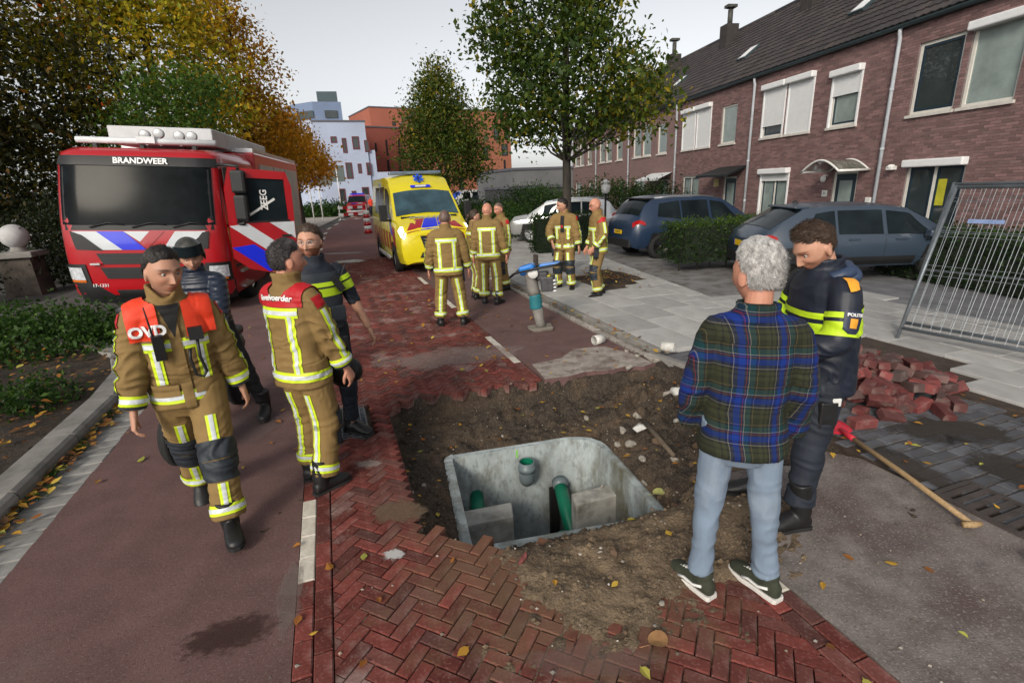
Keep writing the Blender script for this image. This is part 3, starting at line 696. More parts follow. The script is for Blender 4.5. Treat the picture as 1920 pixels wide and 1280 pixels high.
def house(s0, label, detail, style):
    s1 = s0 + 5.7; ops = openings(s0)
    root = empty('row_house', HW(s0 + 2.85, D0, 0), label=label, cat='house', group='brick houses of the row')
    # wall
    b = MB(); ss = sorted({s0, s1, *[o[0] for o in ops], *[o[1] for o in ops]}); zs = sorted({0., GZ + .1, *[o[2] for o in ops], *[o[3] for o in ops]})
    face = D0 + (.006 if detail else 0.)
    for i in range(len(ss) - 1):
        for j in range(len(zs) - 1):
            cs, cz = (ss[i] + ss[i + 1]) / 2, (zs[j] + zs[j + 1]) / 2
            if any(a < cs < c and d < cz < e for a, c, d, e in ops): continue
            b.add([HW(ss[i], face, zs[j]), HW(ss[i + 1], face, zs[j]), HW(ss[i + 1], face, zs[j + 1]), HW(ss[i], face, zs[j + 1])], [(0, 1, 2, 3)])
    for a, c, d, e in ops:                           # reveals
        b.add([HW(a, face, d), HW(a, face + .12, d), HW(a, face + .12, e), HW(a, face, e)], [(0, 1, 2, 3)])
        b.add([HW(c, face, d), HW(c, face + .12, d), HW(c, face + .12, e), HW(c, face, e)], [(0, 1, 2, 3)])
        b.add([HW(a, face, e), HW(c, face, e), HW(c, face + .12, e), HW(a, face + .12, e)], [(0, 1, 2, 3)])
        b.add([HW(a, face, d), HW(c, face, d), HW(c, face + .12, d), HW(a, face + .12, d)], [(0, 1, 2, 3)])
    b.add([HW(s0, 21, 0), HW(s1, 21, 0), HW(s1, 21, GZ), HW(s0, 21, GZ)], [(0, 1, 2, 3)])
    for s in (s0 + .001, s1 - .001): b.add([HW(s, face, 0), HW(s, 21, 0), HW(s, 21, GZ), HW(s, DR, RZ_ - .05), HW(s, face, GZ)], [(0, 1, 2, 3, 4)])
    W_ = adopt(b.build('wall', M_wallm if detail else M_wallt), root)
    b = MB(); hb(b, s0 + .02, s1 - .02, D0 + .125, D0 + .3, .0, GZ); adopt(b.build('room_darkness', M_dark), root)
    if detail:
        rows = brick_rows(s0, s1, .002, GZ + .06, ops); full = []; jb = MB()
        proto = MB(); proto.add([(-.106, 0, 0), (.106, 0, 0), (.106, 0, .054), (-.106, 0, .054), (-.106, -.007, .001), (.106, -.007, .001), (.106, -.007, .053), (-.106, -.007, .053)],
                                [(4, 5, 6, 7), (0, 1, 5, 4), (1, 2, 6, 5), (2, 3, 7, 6), (3, 0, 4, 7)])
        cand = []
        for a, c, z in rows:
            p = HW((a + c) / 2, D0 + .006, z)
            (cand if c - a > .2 else full).append((a, c, z, p))
        def key(t_):
            q = proj(t_[3]); return (0 if (q and 0 < q[0] < 1900 and 0 < q[1] < 470) else 500) + t_[3].length
        cand.sort(key=key); nobj = 300 if detail == 2 else 0
        global brick_me
        if nobj:
            brick_me = proto.mesh('brick', M_wallb)
            rot = Matrix(((HD.x, HN.x, 0, 0), (HD.y, HN.y, 0, 0), (0, 0, 1, 0), (0, 0, 0, 1)))
            for a, c, z, p in cand[:nobj]:
                o = bpy.data.objects.new('brick', brick_me); COL.objects.link(o); o.parent = W_
                o.matrix_parent_inverse = (root.matrix_basis @ W_.matrix_parent_inverse).inverted(); o.matrix_basis = Matrix.Translation(p) @ rot
        for a, c, z, p in cand[nobj:] + full:
            f, k = D0 + .006, D0 - .001
            vs = [HW(a, f, z), HW(c, f, z), HW(c, f, z + .054), HW(a, f, z + .054), HW(a, k, z + .001), HW(c, k, z + .001), HW(c, k, z + .053), HW(a, k, z + .053)]
            jb.add(vs, [(4, 5, 6, 7), (0, 1, 5, 4), (1, 2, 6, 5), (2, 3, 7, 6), (3, 0, 4, 7)], rnd=random.random())
        o = jb.build('wall_bricks', M_wallb); o['kind'] = 'stuff'; o.parent = W_; o.matrix_parent_inverse = (root.matrix_basis @ W_.matrix_parent_inverse).inverted()
    # windows and door
    st_ = style
    win(root, *ops[0], **st_['a']); win(root, *ops[1], **st_['b']); win(root, *ops[2], **st_['c']); win(root, *ops[3], **st_['g'])
    a, c, d, e = ops[4]; dr = empty('front_door', HW((a + c) / 2, D0, 0)); adopt(dr, root)
    def dput(name, b, m, **k):
        o = b.build(name, m, **k); o.parent = dr; o.matrix_parent_inverse = dr.matrix_basis.inverted()
    b = MB(); hb(b, a, a + .07, D0 + .04, D0 + .11, d, e); hb(b, c - .07, c, D0 + .04, D0 + .11, d, e); hb(b, a + .07, c - .07, D0 + .041, D0 + .11, e - .07, e); dput('door_frame', b, M_frame)
    b = MB(); hb(b, a + .07, c - .07, D0 + .06, D0 + .1, d + .02, e - .07); dput('door_leaf', b, M_door)
    b = MB(); hb(b, a + .22, c - .2, D0 + .054, D0 + .07, d + .5, e - .25); dput('door_pane', b, M_curtain)
    b = MB(); b.tube([HW(a + .12, D0 + .02, 1.05), HW(a + .25, D0 + .02, 1.05)], .012, 8); dput('handle', b, M_pipe)
    # gutter, downpipe
    b = MB(); n = 8; rr = []
    for s in (s0, s1): rr.append([HW(s, D0 - .115 + .085 * cos(pi + pi * k / n), GZ + .06 + .085 * sin(pi + pi * k / n)) for k in range(n + 1)] + [HW(s, D0 - .04, GZ + .06), HW(s, D0 - .19, GZ + .06)])
    b.rings(rr, cap=True, smooth=False); adopt(b.build('gutter', M_gut), root)
    b = MB(); hb(b, s0, s1, D0 - .03, D0 + .02, GZ - .02, GZ + .16); adopt(b.build('fascia', M_gut), root)
    b = MB(); b.tube([HW(s1, D0 - .1, GZ - .02), HW(s1, D0 - .1, GZ - .12), HW(s1, D0 - .07, GZ - .22), HW(s1, D0 - .07, .0)], .045, 12)
    for z in (4.0, 2.6, 1.2): b.tube([HW(s1, D0 - .07, z), HW(s1, D0 - .07, z + .06)], .053, 12)
    adopt(b.build('downpipe', M_pipe), root)
    # roof
    rf = empty('roof', HW(s0 + 2.85, D0, GZ)); adopt(rf, root)
    def rput(o): o.parent = rf; o.matrix_parent_inverse = rf.matrix_basis.inverted(); return o
    sl = Vector((DR - D0 + .12, RZ_ - GZ - .12)); LEN = sl.length; sl.normalize()
    ed, ez = D0 - .12, GZ + .12
    b = MB(); b.add([HW(s0, ed, ez - .03), HW(s1, ed, ez - .03), HW(s1, DR, RZ_ - .03), HW(s0, DR, RZ_ - .03)], [(0, 1, 2, 3)])
    b.add([HW(s0, DR, RZ_ - .03), HW(s1, DR, RZ_ - .03), HW(s1, 21.2, GZ), HW(s0, 21.2, GZ)], [(0, 1, 2, 3)]); rput(b.build('roof_deck', M_tileR))
    if detail or 'tiles' in st_:
        pt = MB(); wv = [(-.105, .012), (-.08, .02), (-.05, .012), (0, -.006), (.05, .002), (.105, .010)]
        vs = [(x, -.02, z + .028) for x, z in wv] + [(x, .35, z) for x, z in wv] + [(x, -.02, z - .004) for x, z in wv]
        fs = [(i, i + 1, i + 7, i + 6) for i in range(5)] + [(12 + i, 13 + i, i + 1, i) for i in range(5)]
        pt.add(vs, fs, smooth=False)
        X = HD * -1; Yv = (HN * sl.x + Vector((0, 0, sl.y))); Z = X.cross(Yv)
        it = []
        for r in range(int(LEN / .335) + 1):
            for k in range(28):
                s = s0 + .1 + k * .2035; q = HW(s, ed, ez) + Yv * (r * .335 - .04)
                m_ = Matrix.Translation(q) @ Matrix((X, Yv, Z)).transposed().to_4x4() @ Matrix.Rotation(random.gauss(0, .006), 4, 'Z'); it.append(m_)
        # tiles as parts of the roof
        order = sorted(range(len(it)), key=lambda i: (0 if seen(it[i].translation, 0) else 1000) + it[i].translation.length)
        me = pt.mesh('roof_tile', M_tileR); nobj = 300 if detail == 3 else 0
        for i in order[:nobj]:
            o = bpy.data.objects.new('roof_tile', me); COL.objects.link(o); o.parent = rf
            o.matrix_parent_inverse = rf.matrix_basis.inverted(); o.matrix_basis = it[i]
        pv = np.array(pt.v); V = []; Fc = []; R__ = []
        for k, i in enumerate(order[nobj:]):
            A = np.array(it[i]); V.append(pv @ A[:3, :3].T + A[:3, 3]); R__ += [random.random()] * len(pt.f); Fc += [tuple(a_ + k * len(pv) for a_ in f) for f in pt.f]
        m2 = bpy.data.meshes.new('roof_tiles'); m2.from_pydata(np.concatenate(V).tolist(), [], Fc); m2.materials.append(M_tileR)
        at = m2.attributes.new('rnd', 'FLOAT', 'FACE'); at.data.foreach_set('value', np.array(R__, dtype=np.float32))
        o = link('roof_tiles', m2); rput(o)['kind'] = 'stuff'
    b = MB(); b.tube([HW(s0, DR, RZ_), HW(s1, DR, RZ_)], .11, 8); rput(b.build('ridge', M_tileR))
    if st_.get('skylight'):
        q = HW(s0 + 3.0, ed, ez) + (HN * sl.x + Vector((0, 0, sl.y))) * 2.1
        X = HD * -1; Yv = (HN * sl.x + Vector((0, 0, sl.y))); Z = X.cross(Yv); R3 = Matrix((X, Yv, Z)).transposed()
        b = MB(); b.box(q + Z * .05, (.55, .8, .1), R3, 0); b.box(q + Z * .103, (.43, .66, .01), R3, 1); rput(b.build('skylight', [M_gut, M_shut]))
    if st_.get('chimney'):
        c = HW(s0 + 2.1, DR - 1.0, RZ_ - .5); b = MB(); b.box(c, (.62, .62, 1.1), Mh.to_3x3() if False else (0, 0, -HA)); 
        rput(b.build('chimney', mat('chimney_dark', (.035, .03, .028), rough=.8, var=.3)))
        b = MB(); b.cyl(c + Vector((0, 0, .85)), .12, .7, 12); b.lathe([(.0, .42), (.2, .42), (.2, .5), (.0, .5)], c + Vector((0, 0, .85)), 12)
        b.box(c + Vector((0, 0, 1.34)), (.5, .34, .12), (0, 0, -HA)); rput(b.build('flue', mat('flue_metal', (.05, .05, .045), rough=.6, var=.3)))
    return root
P_ = dict(plain=dict(), shut=dict(box=True, shutter=1.0, sash=False), shuthalf=dict(box=True, shutter=.78), shuttop=dict(box=True, shutter=.38, curtain=True), cur=dict(curtain=True, sash=False), gshut=dict(box=True, shutter=.12, mull=True, curtain=True),
          g=dict(mull=True, curtain=True), recess=dict(curtain=False), boxcur=dict(box=True, curtain=True, sash=False), gb=dict(mull=True, box=True))
near_edge = 12.17
U0 = house(near_edge - 5.7, 'brick row house behind the steel fence panels at the right edge', 2, dict(a=P_['recess'], b=P_['boxcur'], c=P_['plain'], g=P_['gb'], tiles=1))
U1 = house(near_edge, 'brick row house with a clear arched canopy over its front door', 3, dict(a=P_['shuthalf'], b=P_['shut'], c=P_['shuttop'], g=P_['gshut'], skylight=1))
U2 = house(near_edge + 5.7, 'brick row house with a dark hipped canopy over its front door', 1, dict(a=P_['shut'], b=P_['shut'], c=P_['cur'], g=P_['g'], skylight=1, chimney=1))
U3 = house(near_edge + 11.4, 'brick row house with a white awning, half hidden by the near street tree', 0, dict(a=P_['cur'], b=P_['cur'], c=P_['cur'], g=P_['g'], tiles=1, skylight=1, chimney=1))
U4 = house(near_edge + 17.1, 'brick row house whose upper windows show through the near tree crown', 0, dict(a=P_['cur'], b=P_['cur'], c=P_['cur'], g=P_['g'], tiles=1, chimney=1))
U5 = house(near_edge + 22.8, 'farthest brick row house, behind the near tree crown', 0, dict(a=P_['cur'], b=P_['cur'], c=P_['cur'], g=P_['g'], tiles=1))
for k in range(1, 2):
    house(near_edge - 5.7 - 5.7 * k, 'next brick row house, just beyond the right picture edge', 0, dict(a=P_['cur'], b=P_['cur'], c=P_['cur'], g=P_['g']))
# canopies, lamp, number, alarm on the near houses
def hpart(name, b, m, root, **k): return adopt(b.build(name, m, **k), root)
M_acryl = mat('clear_acrylic', (.30, .31, .27), rough=.12, var=.25, vs=4, trans=.55, col2=(.09, .09, .05), s2=3, lo=.45, hi=.7)
b = MB(); rr = []; s_a, s_b = near_edge + 1.75, near_edge + .35
c0 = MB(); fr = MB()
arc = [(s_a + (s_b - s_a) * k / 14, 2.14 + .30 * sin(pi * k / 14)) for k in range(15)]
c0.rings([[HW(s, D0 - .95, z) for s, z in arc], [HW(s, D0 - .01, z) for s, z in arc]], cap=False, close=False)
hpart('canopy', c0, M_acryl, U1)
fr.tube([HW(s, D0 - .96, z) for s, z in arc], .028, 8); fr.tube([HW(s, D0 - .03, z) for s, z in arc], .025, 8)
fr.tube([HW(s_a, D0 - .97, 2.14), HW(s_a, D0, 2.14)], .03, 8); fr.tube([HW(s_b, D0 - .97, 2.14), HW(s_b, D0, 2.14)], .035, 8); hpart('canopy_frame', fr, M_plastic, U1)
b = MB(); b.sphere(HW(near_edge + 1.85, D0 - .12, 1.93), (.08, .08, .1)); b.cyl(HW(near_edge + 1.85, D0 - .05, 2.02), .03, .12, 8, axis='X'); hpart('wall_lamp', b, M_plastic, U1)
b = MB(); hb(b, near_edge + 1.75, near_edge + 1.95, D0 - .02, D0 - .003, 1.42, 1.6); hpart('number_plate', b, M_plastic, U1)
text('house_number', '31', .12, mat('black_print', (.02, .02, .02), var=0), None, HW(near_edge + 1.85, D0 - .024, 1.51), (pi / 2, 0, atan2(HD.y, HD.x) + pi)).name = 'house_number'
adopt(bpy.data.objects['house_number'], U1)
b = MB(); hb(b, near_edge + .1, near_edge + .28, D0 - .09, D0 - .003, 1.22, 1.42); hpart('letter_box', b, M_plastic, U1, bevel=.02)
e0 = near_edge + 5.7
b = MB(); b.add([HW(e0 + .2, D0, 2.5), HW(e0 + 1.9, D0, 2.5), HW(e0 + 2.2, D0 - .9, 2.2), HW(e0 + .05, D0 - .9, 2.2), HW(e0 + .2, D0, 2.42), HW(e0 + 1.9, D0, 2.42), HW(e0 + 2.2, D0 - .9, 2.12), HW(e0 + .05, D0 - .9, 2.12)],
                 [(0, 1, 2, 3), (7, 6, 5, 4), (3, 2, 6, 7), (0, 3, 7, 4), (1, 5, 6, 2)]); hpart('canopy', b, mat('canopy_black', (.012, .016, .018), rough=.5, var=.1), U2)
b = MB(); b.box(HW(e0 + 2.0, D0 - .08, 1.9), (.14, .16, .3), (0, 0, -HA)); hpart('wall_lamp', b, mat('lamp_amber', (.5, .42, .2), var=.2), U2)
e1 = near_edge + 11.4
b = MB(); b.add([HW(e1 + .3, D0, 2.45), HW(e1 + 2.6, D0, 2.45), HW(e1 + 2.75, D0 - .8, 2.15), HW(e1 + .15, D0 - .8, 2.15), HW(e1 + .15, D0 - .8, 2.08), HW(e1 + 2.75, D0 - .8, 2.08)], [(0, 1, 2, 3), (3, 2, 5, 4)]); hpart('awning', b, mat('awning_white', (.6, .62, .63), rough=.6, var=.1), U3)
b = MB(); b.box(HW(11.78, D0 - .08, 2.15), (.2, .14, .09), (0, 0, -HA)); b.sphere(HW(11.78, D0 - .1, 2.18), (.1, .08, .06)); hpart('alarm_light', b, M_plastic, U0)
# bright household things seen in the ground-floor window of the near house
b = MB(); hb(b, 10.4, 10.75, D0 + .075, D0 + .078, 1.25, 1.85, 0); hpart('window_poster', b, mat('yellow_poster', (.42, .40, .03), rough=.5, var=.2, vs=4), U0)

# ---- far buildings
def far_block(name, label, A, Bp, depth, zt, m, wins, wmat, cat='building', group=None, z0=0.):
    """A, Bp: ends of the front (world xy); wins: photograph boxes projected onto the front plane."""
    A = Vector((*A, 0)); Bp = Vector((*Bp, 0)); D = (Bp - A).normalized(); Nn = Vector((-D.y, D.x, 0)); L = (Bp - A).length
    root = empty(name, A, label=label, cat=cat, group=group)
    b = MB(); b.prism([(p.x, p.y) for p in (A, Bp, Bp + Nn * depth, A + Nn * depth)], z0, zt); adopt(b.build('wall', m), root)
    b = MB(); b.prism([(p.x, p.y) for p in (A - D * .08 - Nn * .08, Bp + D * .08 - Nn * .08, Bp + D * .08 + Nn * depth, A - D * .08 + Nn * depth)], zt, zt + .18); adopt(b.build('parapet', mat('coping', (.1, .1, .12), var=.1)), root)
    for (x0, y0, x1, y1) in wins:
        hit = []
        for px, py in ((x0, y0), (x1, y1)):
            r = ray(px, py); k = (A - Vector((0, 0, CAMH))).dot(Nn) / r.dot(Nn); p = r * k; hit.append(((p - A).dot(D), p.z + CAMH))
        (a, zt_), (c, zb_) = hit; zb_, zt_ = min(zb_, zt_), max(zb_, zt_)
        wv = empty('window', A + D * (a + c) / 2 + Vector((0, 0, zb_))); adopt(wv, root)
        def bx(s0, s1, d0, d1, q0, q1, nm, mm):
            b = MB(); vs = [A + D * s + Nn * d + Vector((0, 0, z)) for z in (q0, q1) for d in (d0, d1) for s in (s0, s1)]
            b.add(vs, [(0, 2, 3, 1), (4, 5, 7, 6), (0, 1, 5, 4), (2, 6, 7, 3), (0, 4, 6, 2), (1, 3, 7, 5)]); o = b.build(nm, mm); o.parent = wv; o.matrix_parent_inverse = wv.matrix_basis.inverted()
        f = .12
        bx(a, a + f, -.06, .02, zb_, zt_, 'frame', wmat); bx(c - f, c, -.06, .02, zb_, zt_, 'frame', wmat); bx(a + f, c - f, -.059, .02, zb_, zb_ + f, 'frame', wmat); bx(a + f, c - f, -.059, .02, zt_ - f, zt_, 'frame', wmat)
        bx(a + f, c - f, -.03, .02, zb_ + f, zt_ - f, 'pane', M_pane)
    return root
M_blue = mat('blue_render', (.36, .41, .53), rough=.9, var=.08, vs=.4); M_bluepent = mat('blue_cladding', (.15, .20, .31), rough=.7, var=.1, vs=.6)
M_redf = mat('red_frame', (.11, .02, .025), rough=.6, var=.1); M_redr = mat('red_render', (.26, .075, .055), rough=.9, var=.12, vs=.3); M_sunset_orange = mat('sunset_orange_render', (.27, .10, .058), rough=.9, var=.1, vs=.3)  # orange walls carry the sunset light in their colour
def at(px, Y):
    p = PD(px, 380, Y); return (p.x, Y)
blueb = far_block('apartment_building', 'pale blue rendered apartment block with dark red window frames', at(606, 60), at(701, 62), 12, PD(650, 228, 61).z, M_blue,
    [(619, 256, 632, 268), (640, 259, 652, 287), (659, 256, 675, 280), (682, 263, 694, 285), (623, 316, 639, 332), (647, 305, 663, 335), (670, 307, 679, 325), (686, 305, 697, 328), (635, 354, 650, 377), (659, 358, 669, 369), (678, 351, 694, 376)], M_redf)
b = MB(); q = [Vector((*at(606, 60), 0)), Vector((*at(570, 61.5), 0)), Vector((*at(535, 65), 0)), Vector((*at(505, 71), 0)), Vector((*at(480, 85), 0)), Vector((*at(640, 85), 0))]
b.prism([(p.x, p.y) for p in q], 0, PD(600, 224, 60).z); adopt(b.build('curved_wing', M_blue), blueb)
zt = PD(600, 190, 63).z; zb = PD(650, 228, 61).z
b = MB(); q = [at(512, 76), at(540, 68), at(575, 64.5), at(612, 63), at(663, 64), at(663, 74), at(520, 84)]; b.prism(q, zb, zt); adopt(b.build('penthouse', M_bluepent), blueb)
b = MB(); b.prism([at(622, 64), at(658, 64.5), at(658, 70), at(622, 70)], zt, zt + 1.2); adopt(b.build('roof_plant', M_gut), blueb)
for (x0, x1, Y0, Y1) in ((545, 573, 66.9, 64.4), (574, 612, 64.4, 62.9), (632, 655, 63.3, 63.8)):
    z1, z0 = PD(600, 208, 63.5).z, PD(600, 222, 63.5).z; a0, a1 = Vector((*at(x0, Y0), 0)), Vector((*at(x1, Y1), 0)); dd = Vector(((a1 - a0).y, -(a1 - a0).x, 0)).normalized() * .05
    b = MB(); b.add([a0 + dd + Vector((0, 0, z0)), a1 + dd + Vector((0, 0, z0)), a1 + dd + Vector((0, 0, z1)), a0 + dd + Vector((0, 0, z1))], [(0, 1, 2, 3)]); adopt(b.build('band_window', M_pane), blueb)
b = MB(); b.prism([at(700, 62.2), at(714, 62.5), at(714, 70), at(700, 70)], 0, PD(707, 281, 62.3).z); b.prism([at(714, 62.4), at(752, 63), at(752, 66), at(714, 66)], 0, PD(730, 322, 62.5).z); adopt(b.build('side_annex', M_blue), blueb)
far_block('apartment_building', 'dark red apartment block between the blue block and the trees', at(700, 78), at(800, 84), 10, PD(730, 238, 79).z, M_redr,
    [(702, 268, 707, 284), (722, 262, 728, 292), (745, 258, 751, 290), (725, 300, 731, 320), (747, 298, 753, 322)], M_dark)
far_block('apartment_building', 'red rooftop storey above the dark red apartment block', at(712, 88), at(830, 94), 12, PD(760, 202, 90).z, mat('red_render_top', (.34, .11, .07), rough=.9, var=.1, vs=.3), [(735, 228, 742, 236)], M_dark)
far_block('apartment_building', 'apartment block with sunset glow put into its orange walls, seen between the two street trees', at(800, 66), at(962, 70), 14, PD(920, 206, 68).z, M_sunset_orange,
    [(918, 318, 934, 358), (905, 330, 912, 385), (944, 300, 951, 385), (860, 335, 872, 385), (925, 240, 936, 262), (945, 240, 955, 262), (880, 240, 890, 262), (905, 275, 915, 300), (940, 270, 952, 292)], M_dark)
far_block('garage_building', 'low dark grey building behind the shrubs, right of the orange block', at(1000, 33), at(1062, 34), 8, PD(1030, 352, 33).z, mat('dark_cladding', (.05, .052, .055), rough=.7, var=.15, vs=.8), [], M_dark)
far_block('stair_tower', 'grey gable wall rising behind the low dark building', at(962, 40), at(1075, 42), 8, PD(1000, 318, 40).z, mat('grey_gable', (.14, .145, .15), rough=.8, var=.15, vs=.6), [], M_dark)
# ================================================================== TREES AND PLANTS
def leaf_mat(name, cols, trans=.45, rough=.55):
    m = bpy.data.materials.new(name); m.use_nodes = True; N, L, B = nodes_of(m)
    at = N.new('ShaderNodeAttribute'); at.attribute_name = 'rnd'; rp = N.new('ShaderNodeValToRGB')
    while len(rp.color_ramp.elements) < len(cols): rp.color_ramp.elements.new(.5)
    for i, c in enumerate(cols):
        rp.color_ramp.elements[i].position = c[0]; rp.color_ramp.elements[i].color = (*c[1], 1)
    L.new(at.outputs['Fac'], rp.inputs[0]); L.new(rp.outputs[0], B.inputs['Base Color']); B.inputs['Roughness'].default_value = rough; B.inputs['Specular IOR Level'].default_value = .3
    tr = N.new('ShaderNodeBsdfTranslucent'); L.new(rp.outputs[0], tr.inputs[0]); mx = N.new('ShaderNodeMixShader'); mx.inputs[0].default_value = trans
    out = N['Material Output']; L.new(B.outputs[0], mx.inputs[1]); L.new(tr.outputs[0], mx.inputs[2]); L.new(mx.outputs[0], out.inputs[0]); return m
M_bark = mat('bark', (.05, .042, .034), rough=.95, var=.4, vs=8, bump=.02, bs=18, stretch=(1, 1, .25))
M_barkd = mat('bark_dark', (.035, .03, .025), rough=.95, var=.4, vs=8, bump=.02, bs=18, stretch=(1, 1, .25))
def leaves_mesh(name, P, size, m, hue, aspect=.62, up=.3, curl=.25):
    """P: (n,3) leaf centres; one folded leaf of four triangles each"""
    n = len(P); a = RNG.normal(size=(n, 3)); a[:, 2] -= .35; a /= np.linalg.norm(a, axis=1)[:, None]
    nn = RNG.normal(size=(n, 3)); nn[:, 2] = np.abs(nn[:, 2]) + up; b = np.cross(a, nn); b /= np.linalg.norm(b, axis=1)[:, None]; c = np.cross(b, a)
    s = size * (RNG.uniform(.5, 1.1, n) + .5 * (RNG.random(n) < .12))[:, None]
    V = np.stack([P - a * s * .5, P + b * s * aspect * .5 + c * s * curl * .3, P + a * s * .55, P - b * s * aspect * .5 + c * s * curl * .3], 1).reshape(-1, 3)
    k = np.arange(n)[:, None] * 4
    F = np.concatenate([k + np.array([0, 1, 2]), k + np.array([0, 2, 3])], 1).reshape(-1, 3)
    me = bpy.data.meshes.new(name); me.vertices.add(4 * n); me.vertices.foreach_set('co', V.astype(np.float32).ravel())
    me.loops.add(6 * n); me.loops.foreach_set('vertex_index', F.ravel().astype(np.int32)); me.polygons.add(2 * n)
    me.polygons.foreach_set('loop_start', (np.arange(2 * n) * 3).astype(np.int32)); me.polygons.foreach_set('loop_total', np.full(2 * n, 3, np.int32))
    at = me.attributes.new('rnd', 'FLOAT', 'FACE'); at.data.foreach_set('value', np.repeat(np.clip(hue, 0, 1), 2).astype(np.float32))
    me.materials.append(m); me.update(); me.validate(); return me
def crown_points(ells, n, clump=.35, per=26, shell=.55):
    """clumps spread through ellipsoids (cx,cy,cz,rx,ry,rz,weight)"""
    out = []; hue = []; cents = []
    wts = np.array([e[6] if len(e) > 6 else e[3] * e[4] * e[5] for e in ells]); wts = wts / wts.sum()
    for e, wt in zip(ells, wts):
        nc = max(2, int(n * wt / per)); d = RNG.normal(size=(nc, 3)); d /= np.linalg.norm(d, axis=1)[:, None]
        r = (shell + (1 - shell) * RNG.random(nc)) ** .7 * RNG.uniform(.8, 1.12, nc)
        C = np.array(e[:3]) + d * r[:, None] * np.array(e[3:6]); cents.append(C); h = RNG.normal(0, .16, nc)
        for c, hh in zip(C, h):
            k = RNG.integers(per // 2, per * 3 // 2); q = RNG.normal(size=(k, 3)) * clump * np.array([1, 1, .7]); out.append(c + q); hue.append(np.full(k, hh))
    return np.concatenate(out), np.concatenate(hue), np.concatenate(cents)
def tree(name, label, base, ells, n, leaf, m, th, tr, hue0=.5, hgrad=None, clump=.35, limbs=14, lean=(0, 0), bark=None, group=None, per=26, cat='tree', shell=.55, tops=None):
    root = empty(name, base, label=label, cat=cat, group=group); bx, by = base[0], base[1]
    E = [tuple([e[0] + bx, e[1] + by] + list(e[2:])) for e in ells]
    P, hue, C = crown_points(E, n, clump, per, shell)
    keep = P[:, 2] > .35; P, hue = P[keep], hue[keep]
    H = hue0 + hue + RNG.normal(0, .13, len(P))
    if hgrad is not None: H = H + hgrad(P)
    o = link('crown', leaves_mesh('crown', P, leaf, m, H)); adopt(o, root)
    b = MB(); top = Vector((bx + lean[0], by + lean[1], th)); zmax = max(e[2] + e[5] * .6 for e in E)
    pts = [Vector((bx, by, -.05)), Vector((bx + lean[0] * .2, by + lean[1] * .2, th * .35)), top, Vector((bx + lean[0] * 1.3, by + lean[1] * 1.3, (th + zmax) / 2)), Vector((bx + lean[0] * 1.5, by + lean[1] * 1.5, zmax))]
    b.tube(pts, [tr * 1.25, tr, tr * .85, tr * .5, tr * .12], 12)
    for k in RNG.choice(len(C), min(limbs, len(C)), replace=False):
        c = Vector(C[k]); z0 = min(max(th * .95, c.z - RNG.uniform(.4, 1.6)), zmax * .9); t = (z0 - th) / max(zmax - th, .1); s0 = top.lerp(pts[-1], max(0, t)); mid = s0.lerp(c, .5) + Vector((0, 0, -.12))
        b.tube([s0, mid, c], [tr * .32 * (1 - .5 * max(t, 0)), tr * .2, tr * .05], 6)
    adopt(b.build('trunk', bark or M_bark), root); return root
L_lime = leaf_mat('leaf_lime', [(0, (.012, .03, .006)), (.45, (.04, .078, .012)), (.75, (.11, .15, .016)), (1, (.36, .27, .02))])
L_birch = leaf_mat('leaf_hornbeam', [(0, (.02, .04, .006)), (.5, (.06, .10, .012)), (.8, (.18, .18, .02)), (1, (.40, .27, .02))])
L_rust = leaf_mat('leaf_rust', [(0, (.006, .010, .004)), (.42, (.03, .034, .009)), (.66, (.10, .075, .014)), (.86, (.28, .13, .014)), (.96, (.42, .10, .012)), (1, (.5, .06, .01))])  # rust, yellow-green and amber autumn leaves lightened in place of warm sun
L_yel = leaf_mat('leaf_yellowgreen', [(0, (.04, .06, .008)), (.3, (.15, .19, .015)), (.62, (.42, .36, .02)), (1, (.75, .42, .02))])
L_or = leaf_mat('leaf_amber', [(0, (.07, .05, .008)), (.35, (.26, .15, .012)), (.7, (.58, .30, .015)), (1, (.75, .30, .012))])
L_acac = leaf_mat('leaf_acacia', [(0, (.01, .03, .006)), (.5, (.035, .085, .012)), (1, (.09, .16, .02))])
L_hedge = leaf_mat('leaf_hedge', [(0, (.008, .02, .006)), (.5, (.02, .05, .01)), (1, (.07, .12, .015))])
L_ivy = leaf_mat('leaf_ivy', [(0, (.006, .012, .005)), (.5, (.018, .03, .01)), (.85, (.05, .06, .02)), (1, (.12, .07, .03))])
# right-hand street trees
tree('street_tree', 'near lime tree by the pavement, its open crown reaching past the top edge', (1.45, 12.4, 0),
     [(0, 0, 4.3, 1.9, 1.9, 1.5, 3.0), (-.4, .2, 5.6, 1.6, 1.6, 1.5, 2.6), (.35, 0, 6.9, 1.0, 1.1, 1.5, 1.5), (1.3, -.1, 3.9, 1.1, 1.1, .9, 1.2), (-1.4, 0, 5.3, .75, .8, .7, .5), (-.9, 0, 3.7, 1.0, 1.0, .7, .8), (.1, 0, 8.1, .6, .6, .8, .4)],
     25000, .12, L_lime, 2.6, .11, .58, lambda P: np.clip((P[:, 0] - 2.2) * .10, -.1, .3) + np.where(P[:, 2] > 6.3, .12, 0), .24, 34, bark=M_barkd, group='street trees on the right', per=16)  # yellower top and right side: sunlight put into the leaf hue
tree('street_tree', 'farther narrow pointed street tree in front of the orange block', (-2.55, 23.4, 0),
     [(0, 0, 3.4, 2.05, 2.0, 1.4, 3), (-.1, 0, 4.7, 1.7, 1.6, 1.2, 2.2), (-.15, 0, 5.8, 1.1, 1.1, .9, 1.2), (-.1, 0, 6.7, .5, .5, .6, .35)], 24000, .13, L_birch, 2.0, .10, .42, lambda P: np.clip((P[:, 2] - 4) * .05, -.05, .2), .28, 14, group='street trees on the right', per=16)
